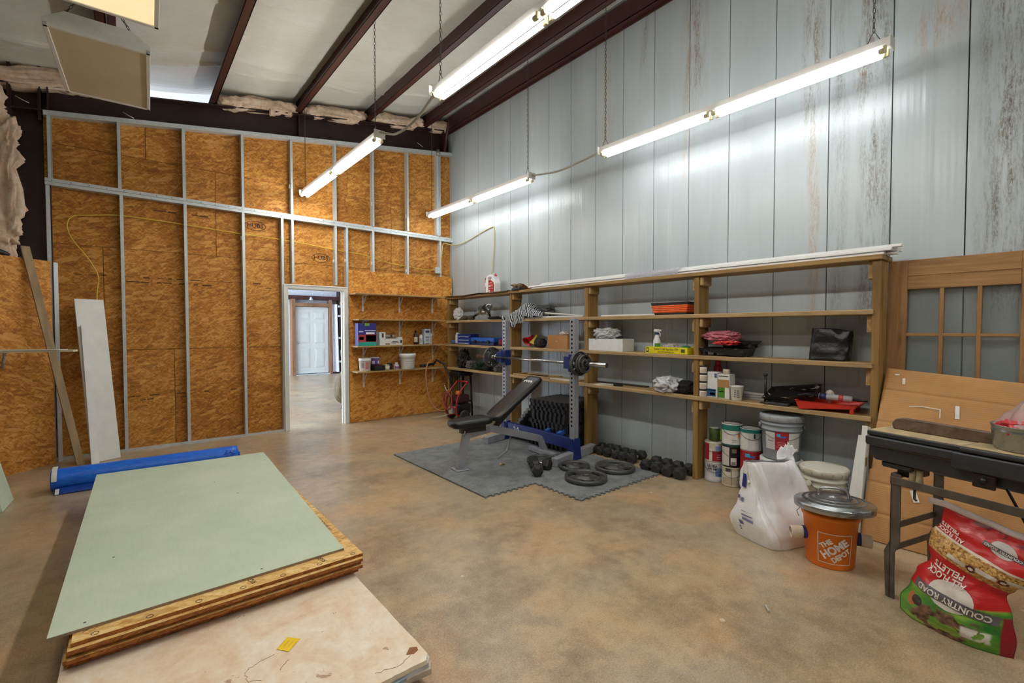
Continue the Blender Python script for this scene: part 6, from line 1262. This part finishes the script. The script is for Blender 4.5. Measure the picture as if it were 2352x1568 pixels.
# ---- galvanised tub with a bag of red pieces
t = thing('metal_tub', 'round galvanised tub with a dark round badge standing on the jointer', 'tub', (-1.325, -6.905, 0.876))
b = B(); b.lathe([(0.118, 0), (0.12, 0.003), (0.120, 0.012), (0.1225, 0.015), (0.128, 0.08), (0.131, 0.082), (0.128, 0.086), (0.131, 0.105), (0.134, 0.108), (0.130, 0.110), (0.116, 0.02), (0, 0.02)], 44, cap=(True, False)); b.obj('body', GLID, t)
va2 = math.degrees(math.atan2(CAM.y + 6.905, CAM.x + 1.325)) + 15
b = B()
def badge(u, w_): a = 2 * PI * u; r = 0.032 * w_; th_ = math.radians(va2) + r * math.cos(a) / 0.126; return Vector((0.1268 * math.cos(th_), 0.1268 * math.sin(th_), 0.05 + r * math.sin(a)))
b.grid(badge, 24, 4, wrapu=True); b.obj('badge', mat((30, 30, 38), 0.4), t)
b = B(); b.grid(lambda u, w_: Vector(badge(0.0, 0)) + (Vector((math.cos(math.radians(va2)), math.sin(math.radians(va2)), 0)) * 0.001) + Vector((-math.sin(math.radians(va2)), math.cos(math.radians(va2)), 0)) * (u - .5) * 0.05 + Vector((0, 0, (w_ - .3) * 0.014)), 6, 3); b.obj('badge_stripe', mat((190, 50, 50), 0.4), t)
o = link('red_bag', crumple('red_bag', (0.22, 0.22, 0.12), plastic((214, 62, 66), 0.2), 17.3, 0.28, 0.85, 7), None, (-1.325, -6.905, 0.90)); tag(o, 'bag of red pieces heaped in the galvanised tub', 'bag')
b = B()
CLR = plastic((226, 208, 204), 0.15, 0.45, 0.8, 'clear_film')
def peak(u, w_): a = 2 * PI * u; r = (0.10 * (1 - w_) ** 0.8 + 0.018) * (1 + 0.12 * math.sin(5 * a + 4 * w_)); return Vector((r * math.cos(a), r * math.sin(a) - 0.03 * w_, 0.16 * w_ + 0.006 * fbm((a, w_ * 5, 1))))
b.grid(peak, 40, 16, wrapu=True); o = b.obj('clear_bag', CLR, None, (-1.31, -6.91, 0.978)); tag(o, 'clear plastic bag neck standing up above the red pieces', 'bag')

# ---- feed bag
fb = thing('feed_bag', 'red and green printed feed bag standing upside down against the jointer stand', 'feed bag', (-1.392, -6.475, 0.0), math.atan2(-0.41, -0.098))
def lerp_tab(tab, z):
    for (z0, a), (z1, c) in zip(tab, tab[1:]):
        if z <= z1: k = (z - z0) / (z1 - z0); k = k * k * (3 - 2 * k); return a + (c - a) * k
    return tab[-1][1]
LT = [(0, 0.0), (0.06, -0.005), (0.14, 0.03), (0.22, 0.05), (0.29, 0.10), (0.34, 0.085), (0.42, 0.09), (0.47, 0.125), (0.56, 0.13)]
RT = [(0, 0.415), (0.06, 0.42), (0.16, 0.40), (0.24, 0.375), (0.28, 0.40), (0.34, 0.47), (0.42, 0.53), (0.50, 0.54), (0.56, 0.54)]
DT = [(0, 0.075), (0.06, 0.095), (0.16, 0.09), (0.28, 0.055), (0.36, 0.07), (0.46, 0.04), (0.52, 0.012), (0.56, 0.005)]
def bagp(s, z, front=True):
    l, r = lerp_tab(LT, z), lerp_tab(RT, z); d_ = lerp_tab(DT, z)
    q = (s - l) / (r - l); q = min(1, max(0, q)); bul = (1 - abs(2 * q - 1) ** 2.6)
    wr = 0.007 * fbm((s * 14, z * 22, 1.5), 4) + 0.006 * math.sin(40 * z + 22 * s) * math.exp(-((z - 0.27) / 0.06) ** 2)
    back = 0.10 * z / 0.56     # leans back towards the stand
    dz = -0.20 * max(0.0, s - 0.13) * max(0, (z - 0.25)) / 0.31 + 0.0
    return Vector((s, (-(d_ * bul) - wr * (bul ** .5) if front else d_ * 0.55 * bul) + back, max(0.0, z + dz)))
g = N('feed_bag_print'); v = g.obj(False); xyz = g.sep(v); X_, Z_ = xyz[0], xyz[2]
Zd = g.math('MULTIPLY_ADD', X_, 0.30, Z_)       # bands run down to the right
col = g.mix(0.0, srgb(196, 34, 34), srgb(196, 34, 34))
gn = g.ramp(g.noise(g.mapv(v, (1, 1, 2)), 7, 4), [(0.3, srgb(40, 110, 44)), (0.5, srgb(96, 160, 56)), (0.7, srgb(176, 196, 80))])
gm = g.step(g.math('MULTIPLY_ADD', g.math('SINE', g.math('MULTIPLY', X_, 9.0)), 0.012, g.math('MULTIPLY_ADD', X_, -0.05, Z_)), 0.162, 0.152)
col = g.mix(gm, col, gn)
br = g.step(g.noise(g.mapv(v, (1, 0, 1.6), (0, 0, 0), (3.3, 0, 1.1)), 11, 3), 0.50, 0.54); bm_ = g.math('MULTIPLY', g.math('MULTIPLY', g.step(Z_, 0.115, 0.10), g.step(X_, 0.04, 0.08)), g.step(X_, 0.34, 0.30))
col = g.mix(g.math('MULTIPLY', br, bm_), col, g.ramp(g.noise(v, 40, 3), [(0.3, srgb(60, 42, 34)), (0.7, srgb(150, 110, 84))]))
wb = g.math('MULTIPLY', g.math('MULTIPLY', g.step(X_, 0.26, 0.27), g.step(X_, 0.36, 0.35)), g.math('MULTIPLY', g.step(Z_, 0.03, 0.04), g.step(Z_, 0.085, 0.075)))
col = g.mix(g.math('MULTIPLY', wb, g.step(g.noise(v, 24, 2), 0.40, 0.44)), col, srgb(228, 222, 212))
rs = g.math('MULTIPLY', g.step(X_, 0.375, 0.383), g.step(Z_, 0.16, 0.15)); col = g.mix(rs, col, srgb(150, 28, 40))
gr = g.sep(g.voro(g.mapv(v, (1, 0.3, 1)), 130))[0]; gb = g.math('MULTIPLY', g.step(Zd, 0.373, 0.379), g.step(Zd, 0.470, 0.464))
col = g.mix(gb, col, g.ramp(gr, [(0.0, srgb(138, 92, 38)), (0.5, srgb(200, 152, 78)), (1.0, srgb(232, 196, 128))]))
hl = g.math('MULTIPLY', g.step(Zd, 0.466, 0.468), g.step(Zd, 0.478, 0.476)); col = g.mix(hl, col, srgb(226, 214, 196))
fac = g.math('MULTIPLY', g.step(Zd, 0.575, 0.585), g.step(g.noise(v, 14, 4), 0.46, 0.52)); col = g.mix(fac, col, srgb(120, 30, 40))
g.bump(g.noise(g.mapv(v, (1, 1, 2.5)), 16, 4), 0.25, 0.01); FEED = g.out(col, 0.28)
b = B()
def bagfull(u, w_):
    z = 0.56 * w_; l, r = lerp_tab(LT, z), lerp_tab(RT, z)
    if u < 0.5: q = u * 2; return bagp(l + (r - l) * q, z, True)
    q = 1 - (u - 0.5) * 2; return bagp(l + (r - l) * q, z, False)
gq = b.grid(bagfull, 90, 70, wrapu=True); b.m.faces.new([r_[0] for r_ in gq][::-1]); o = b.obj('printed_film', FEED, fb)
b = B(); b.grid(lambda u, w_: bagp(0.07 + 0.47 * u, 0.56, True) + Vector((0, -0.004, (w_ - .5) * 0.03 + (0.0 if u > 0.12 else 0.0))), 24, 3); o = b.obj('stitched_hem', mat((232, 222, 224), 0.6), fb); m_ = o.modifiers.new('t', 'SOLIDIFY'); m_.thickness = 0.004
onf = lambda u, w_: tuple(bagp(u, w_) + Vector((0, -0.0065, 0)))
CREAMP = mat((232, 222, 212), 0.5); GREYB = mat((104, 98, 100), 0.5)
def bagpatch(s, z, a, c, mt, rot=0.0, ell=True, off=-0.0025, nm='print'):
    b = B(); cr_, sr_ = math.cos(rot), math.sin(rot)
    def fn(u, w_):
        if ell: x_, y_ = a * w_ * math.cos(2 * PI * u), c * w_ * math.sin(2 * PI * u)
        else: x_, y_ = a * (2 * u - 1), c * (2 * w_ - 1)
        return bagp(s + cr_ * x_ - sr_ * y_, z + sr_ * x_ + cr_ * y_) + Vector((0, off, 0))
    b.grid(fn, 24, 5, wrapu=ell); b.obj(nm, mt, fb)
bagpatch(0.215, 0.178, 0.085, 0.062, mat((222, 214, 204), 0.5), -0.1); bagpatch(0.22, 0.158, 0.155, 0.020, GREYB, -0.14, False, -0.004)
text_on('COUNTRY ROAD', 0.036, onf, CREAMP, fb, 0.001, PI - 0.14, (0.22, 0.158), 1, sx=0.95)
text_on('ALL FLOCK', 0.038, onf, CREAMP, fb, 0.001, PI - 0.20, (0.185, 0.25), 1, sx=0.8); text_on('PELLETS', 0.038, onf, CREAMP, fb, 0.001, PI - 0.20, (0.19, 0.284), 1, sx=0.9)
text_on('ALL FLOCK', 0.022, onf, CREAMP, fb, 0.0006, PI - 0.22, (0.175, 0.445), 1); text_on('PELLETS', 0.022, onf, CREAMP, fb, 0.0006, PI - 0.22, (0.17, 0.468), 1)
bagpatch(0.36, 0.465, 0.045, 0.036, mat((206, 196, 190), 0.5), -0.2); bagpatch(0.36, 0.458, 0.07, 0.010, GREYB, -0.2, False, -0.004); text_on('COUNTRY ROAD', 0.016, onf, CREAMP, fb, 0.0004, PI - 0.2, (0.36, 0.458), 1)
for s, z in ((0.215, 0.345), (0.32, 0.33), (0.42, 0.32)): bagpatch(s, z, 0.036, 0.011, mat((222, 214, 206), 0.5), -0.25, False); bagpatch(s + 0.055, z - 0.013, 0.017, 0.017, mat((92, 40, 50), 0.5)); bagpatch(s + 0.055, z - 0.013, 0.009, 0.008, CREAMP, 0, True, -0.004)
bagpatch(0.09, 0.10, 0.022, 0.02, mat((60, 44, 40), 0.6)); bagpatch(0.065, 0.095, 0.02, 0.03, mat((176, 110, 60), 0.6), 0, True, -0.0015)
# ================================================================== LEFT SIDE: SHEET STACK, ROLL, LEANING BOARDS
g = N('green_board_paper'); v = g.world(); f = g.noise(v, 2.2, 5, 0.6); f2 = g.noise(g.mapv(v, (9, 1, 1)), 9, 4)
col = g.ramp(g.math('MULTIPLY_ADD', f2, 0.25, g.math('MULTIPLY', f, 0.8)), [(0.3, srgb(184, 200, 174)), (0.7, srgb(206, 217, 194))])
vd = g.voro(g.mapv(v, (1, 1, 0)), 9.0, 'Distance'); vr = g.sep(g.voro(g.mapv(v, (1, 1, 0)), 9.0))[0]
col = g.mix(g.math('MULTIPLY', g.math('LESS_THAN', vd, 0.055), g.math('GREATER_THAN', vr, 0.66)), col, srgb(70, 64, 48)); col = g.mix(g.math('MULTIPLY', g.math('LESS_THAN', vd, 0.05), g.math('LESS_THAN', vr, 0.12)), col, srgb(224, 226, 214))
GREEN = g.out(col, 0.7); GYPS = mat((150, 128, 104), 0.9)
t = thing('green_drywall_sheet', 'pale green drywall sheet on top of the sheet stack', 'drywall', (-4.055, -3.30, 0.228))
b = B(); b.prism([(-4.616, -2.003), (-3.417, -2.088), (-3.524, -4.542), (-4.662, -4.566)], 0.0, 0.011)
for v_ in b.m.verts: v_.co.x += 4.055; v_.co.y += 3.30
b.obj('gypsum_core', GYPS, t)
b = B(); b.prism([(-4.616, -2.003), (-3.417, -2.088), (-3.524, -4.542), (-4.662, -4.566)], 0.0111, 0.0125)
for v_ in b.m.verts: v_.co.x += 4.055; v_.co.y += 3.30
b.obj('face_paper', GREEN, t)
nmz = ['lowest', 'second lowest', 'third lowest', 'middle', 'third from the top', 'second from the top', 'uppermost']
for i in range(6):
    z = 0.128 + i * 0.0166; dx, dy = random.uniform(-.012, .008), random.uniform(-.020, .010)
    if i < 2: dy += 0.02; dx -= 0.006
    t = thing('osb_board', '%s OSB board of the stack under the green drywall sheet' % ['lowest', 'second lowest', 'third lowest', 'third from the top', 'second from the top', 'uppermost'][i], 'board', (-4.03 + dx, -3.37 + dy, z), 0, 'OSB boards of the sheet stack')
    b = B(); b.box(-0.568, 0.566, -1.27, 1.25, 0, 0.0158); b.obj('panel', [OSBE], t)
    b = B(); b.box(-0.5675, 0.5655, -1.2695, 1.2495, 0.0158, 0.0163); b.obj('face', OSBF, t)
    if i == 5:
        for k in range(7):
            b = B(); x_ = -0.5 + k * 0.17; b.tube([(x_ + 0.012 * math.cos(q * PI / 5), -1.245 + 0.012 * math.sin(q * PI / 5), 0.0166) for q in range(10)], 0.0014, 4, closed=True); b.obj('stamp', INK, t)
        for x_, tx in ((0.05, 'RIGHT'), (0.37, 'RIGHT'), (-0.53, 'W')): text_on(tx, 0.032, lambda u, w_: (u, w_, 0.0166), INK, t, 0.0006, PI / 2 + 0.25, (x_, -1.19), 0, 'stamp')
        text_on('SIZED FOR SPACING  □ ○ ○', 0.020, lambda u, w_: (u, w_, 0.0166), INK, t, 0.0004, PI / 2, (0.53, -0.75), 0, 'stamp')
g = N('plaster_board'); v = g.world(); f = g.noise(v, 3.0, 7, 0.7, 0.6); f2 = g.noise(v, 16, 6, 0.75)
col = g.ramp(f, [(0.36, srgb(226, 194, 156)), (0.5, srgb(242, 222, 192)), (0.64, srgb(252, 242, 224))]); col = g.mix(0.3, col, g.ramp(f2, [(0.35, srgb(216, 180, 144)), (0.65, srgb(250, 240, 222))]))
col = g.mix(g.math('MULTIPLY', g.step(g.noise(v, 11, 4, 0.7, 0.8), 0.66, 0.70), 0.7), col, srgb(160, 110, 76)); g.bump(g.math('ADD', f, f2), 0.25, 0.01); PLAS = g.out(col, 0.6)
t = thing('plaster_panel', 'thick worn plaster-faced panel under the OSB stack', 'panel', (-4.06, -4.20, 0.062))
def ragged(x0, x1, y0, y1, n=60, amp=0.006, seed=0.0):
    pts = []
    for k in range(n): u = k / n; pts.append((x0 + (x1 - x0) * u, y0 + amp * fbm((u * 16, seed, 0))))
    pts.append((x1 - 0.02, y0 + 0.004)); pts.append((x1, y0 + 0.03))
    for k in range(1, n): u = k / n; pts.append((x1 + amp * .3 * fbm((u * 12, seed, 4)), y0 + 0.03 + (y1 - y0 - 0.03) * u))
    pts += [(x1, y1), (x0, y1)]; return pts
b = B(); b.prism(ragged(-0.565, 0.560, -1.235, 0.9, 60, 0.008, 1), 0.042, 0.060); b.obj('face_layer', PLAS, t)
b = B(); b.prism(ragged(-0.565, 0.570, -1.232, 0.9, 60, 0.004, 5), 0.022, 0.0419); b.obj('core_layer', mat((206, 206, 204), 0.8), t)
b = B(); b.prism(ragged(-0.565, 0.575, -1.240, 0.9, 60, 0.006, 9), 0.0, 0.0219); b.obj('back_layer', mat((190, 176, 158), 0.8), t)
b = B(); b.box(-0.15, 0.45, -1.244, -1.238, 0.024, 0.036); b.obj('tape_strip', mat((150, 170, 190), 0.6), t)
def crack(pts_, w_):
    b = B(); pr = []
    for (x0, y0), (x1, y1) in zip(pts_, pts_[1:]):
        for k in range(6): u = k / 6; pr.append((x0 + (x1 - x0) * u + random.uniform(-.006, .006), y0 + (y1 - y0) * u + random.uniform(-.006, .006), 0.0605))
    b.tube(pr, w_, 4); b.obj('crack', mat((150, 112, 82), 0.9), t)
crack([(-3.98 + 4.06, -5.02 + 4.2), (-4.05 + 4.06, -5.04 + 4.2), (-4.09 + 4.06, -5.06 + 4.2), (-4.08 + 4.06, -5.12 + 4.2), (-4.03 + 4.06, -5.15 + 4.2)], 0.0008); crack([(-3.70 + 4.06, -5.38 + 4.2), (-3.62 + 4.06, -5.40 + 4.2), (-3.54 + 4.06, -5.36 + 4.2)], 0.001); crack([(-3.98 + 4.06, -5.13 + 4.2), (-3.93 + 4.06, -5.08 + 4.2)], 0.001)
b = B(); b.prism([(0.49, -1.16), (0.52, -1.13), (0.545, -1.145), (0.54, -1.165), (0.515, -1.175)], 0.0603, 0.0615); b.obj('chipped_patch', mat((150, 100, 64), 0.9), t)
for k, (x_, y_) in enumerate(((-3.60, -5.32), (-4.5, -5.32), (-3.60, -3.5), (-4.5, -3.5))):
    o = bx('wood_block', (-0.045, 0.045, -0.14, 0.14, 0, 0.061), DARKW, None, 0.004, (x_, y_, 0.0005)); tag(o, 'wooden spacer block under the sheet stack, %s' % ['front corner by the open floor', 'front corner by the left wall', 'rear corner by the open floor', 'rear corner by the left wall'][k], 'block', 'spacer blocks under the sheet stack')
for k, (x_, y_) in enumerate(((-4.05, -2.3), )):
    o = bx('wood_block', (-0.5, 0.5, -0.045, 0.045, 0, 0.126), DARKW, None, 0.004, (x_, y_, 0.0005)); tag(o, 'long timber under the far end of the OSB stack', 'block')
t = thing('sticky_note', 'yellow sticky note lying on the plaster panel', 'note', (-3.914, -4.996, 0.1235), 0.0)
YN = mat((250, 208, 20), 0.6, 0, 0.03)
b = B(); q = [(-3.961, -5.0), (-3.907, -4.947), (-3.868, -4.993), (-3.926, -5.045)]; b.prism([(x_ + 3.914, y_ + 4.996) for x_, y_ in q], 0, 0.0012); b.obj('paper', YN, t)
for k in range(4):
    b = B(); x0, y0 = -0.030 + 0.012 * k, 0.008 - 0.013 * k; b.box(x0, x0 + 0.034, y0, y0 + 0.002, 0.0012, 0.0014, rot=Matrix.Rotation(0.75, 3, 'Z'), at=(x0, y0, 0)); b.obj('writing', mat((200, 160, 20), 0.6), t)
# ---- blue foam roll
g = N('blue_foam_film'); v = g.obj(); f = g.noise(g.mapv(v, (3, 12, 12)), 6, 5, 0.7); col = g.ramp(f, [(0.3, srgb(12, 84, 204)), (0.7, srgb(34, 126, 240))]); g.bump(f, 0.25, 0.006); BLUE = g.out(col, 0.3)
t = thing('foam_roll', 'rolled blue foam underlayment lying on the floor behind the green sheet', 'roll', (-4.235, -1.40, 0.0))
t.rotation_euler = (0, 0, -0.04)
b = B()
def spiral(u, w_):
    a = -0.6 + 2 * PI * 2.15 * w_; r = 0.068 + 0.036 * w_; x_ = -0.70 + 1.40 * u
    return Vector((x_, r * math.cos(a), 0.106 + r * math.sin(a)))
b.grid(spiral, 30, 110); o = b.obj('roll', BLUE, t); m_ = o.modifiers.new('t', 'SOLIDIFY'); m_.thickness = 0.004
b = B(); b.grid(lambda u, w_: Vector((-0.67 + 1.30 * u, -0.084 - 0.06 * math.sin(1.4 * w_), 0.052 - 0.049 * w_ + 0.003 * math.sin(9 * u))), 30, 8); o = b.obj('loose_flap', mat((14, 60, 150), 0.35), t); m_ = o.modifiers.new('t', 'SOLIDIFY'); m_.thickness = 0.004
b = B()
def whiteband(u, w_): a = 0.2 + 2.9 * w_; return Vector((-0.69 + 0.035 * u, 0.109 * math.cos(a), 0.106 + 0.109 * math.sin(a)))
b.grid(whiteband, 2, 26); b.obj('white_edge', mat((226, 222, 214), 0.6), t)
b = B(); b.grid(lambda u, w_: Vector((-0.665 + 0.025 * u, -0.090 - 0.06 * math.sin(1.4 * (0.2 + .75 * w_)), 0.054 - 0.049 * (0.2 + .75 * w_))), 2, 8); b.obj('white_edge', mat((206, 206, 206), 0.6), t)
me = crumple('crinkled_end', (0.20, 0.20, 0.17), plastic((20, 84, 206), 0.15), 6.6, 0.2, 0.8, 9); link('crinkled_end', me, t, (0.62, 0.0, 0.01))
# ---- leaning boards
def lean_board(name, label, p0, p1, wv, th_, mt, group='boards leaning on the studs'):
    """p0 bottom centre, p1 top centre, wv width vector"""
    p0, p1, wv = Vector(p0), Vector(p1), Vector(wv); t = thing(name, label, 'board', p0, 0, group)
    d_ = p1 - p0; n_ = d_.cross(wv).normalized() * th_
    b = B(); q = [-wv / 2, wv / 2, d_ + wv / 2, d_ - wv / 2]
    lo = [b.m.verts.new(a) for a in q]; hi = [b.m.verts.new(a + n_) for a in q]
    b.m.faces.new(lo); b.m.faces.new(hi[::-1])
    for k in range(4): b.m.faces.new((lo[k], lo[(k + 1) % 4], hi[(k + 1) % 4], hi[k]))
    b.obj('board', mt, t); return t
lean_board('white_board', 'wide white board leaning against the studs on the left', (-4.60, -0.385, 0.004), (-4.722, -0.075, 1.745), (0.235, 0.10, 0), 0.016, WHITEP)
lean_board('white_board', 'narrow white strip leaning on the front of the wide white board', (-4.685, -0.485, 0.004), (-4.755, -0.195, 1.46), (0.062, 0.015, 0), 0.028, WHITEPL)
lean_board('wood_plank', 'long bare plank leaning slantwise into the corner behind the white boards', (-4.80, -0.43, 0.004), (-5.17, -0.37, 2.24), (0.06, 0.02, 0), 0.03, PLANK)
t = thing('side_shelf', 'pale shelf board jutting out in front of the slanted OSB panel', 'shelf', (-5.2, -0.62, 1.205))
b = B(); b.prism([(-0.42, -0.05), (-0.20, 0.14), (0.05, 0.04), (0.30, -0.14), (0.43, -0.36), (0.40, -0.40), (-0.38, -0.28)], 0, 0.018); b.obj('board', mat((206, 192, 166), 0.6, 0, 0.12), t)
b = B(); b.prism([(-0.40, -0.15), (0.36, -0.34), (0.30, -0.40), (-0.38, -0.28)], 0.0185, 0.024); b.obj('paper', WHITEP, t)
b = B(); b.tube([(-0.10, 0.04, -0.002), (-0.13, 0.12, -0.16)], 0.012, 6); b.obj('bracket', GALV, t)
o = lean_board('green_drywall_sheet', 'green drywall offcut standing at the left edge of the photo', (-5.165, -1.60, 0.004), (-5.30, -1.60, 0.62), (0.015, 0.34, 0), 0.013, GREEN, None)
# ---- small litter on the floor
for i, (x, y, nm, lab, col_) in enumerate(((-2.35, -6.0, 'pencil_stub', 'small pale stub lying on the open concrete floor', (196, 196, 190)),)):
    b = B(); b.tube([(-0.025, 0, 0.006), (0.025, 0.01, 0.006)], 0.0055, 8); o = b.obj(nm, mat(col_, 0.5), None, (-1.93, -6.06, 0.0006), 0.5); tag(o, lab, 'stub')

o = link('tan_sack', crumple('tan_sack', (0.55, 0.5, 0.66), mat((112, 98, 72), 0.8, 0, 0.2, 12), 3.9, 0.12, 0.95, 4), None, (-1.255, 1.5, 0.001)); tag(o, 'bulging olive sack just beyond the doorway at its right side', 'sack')
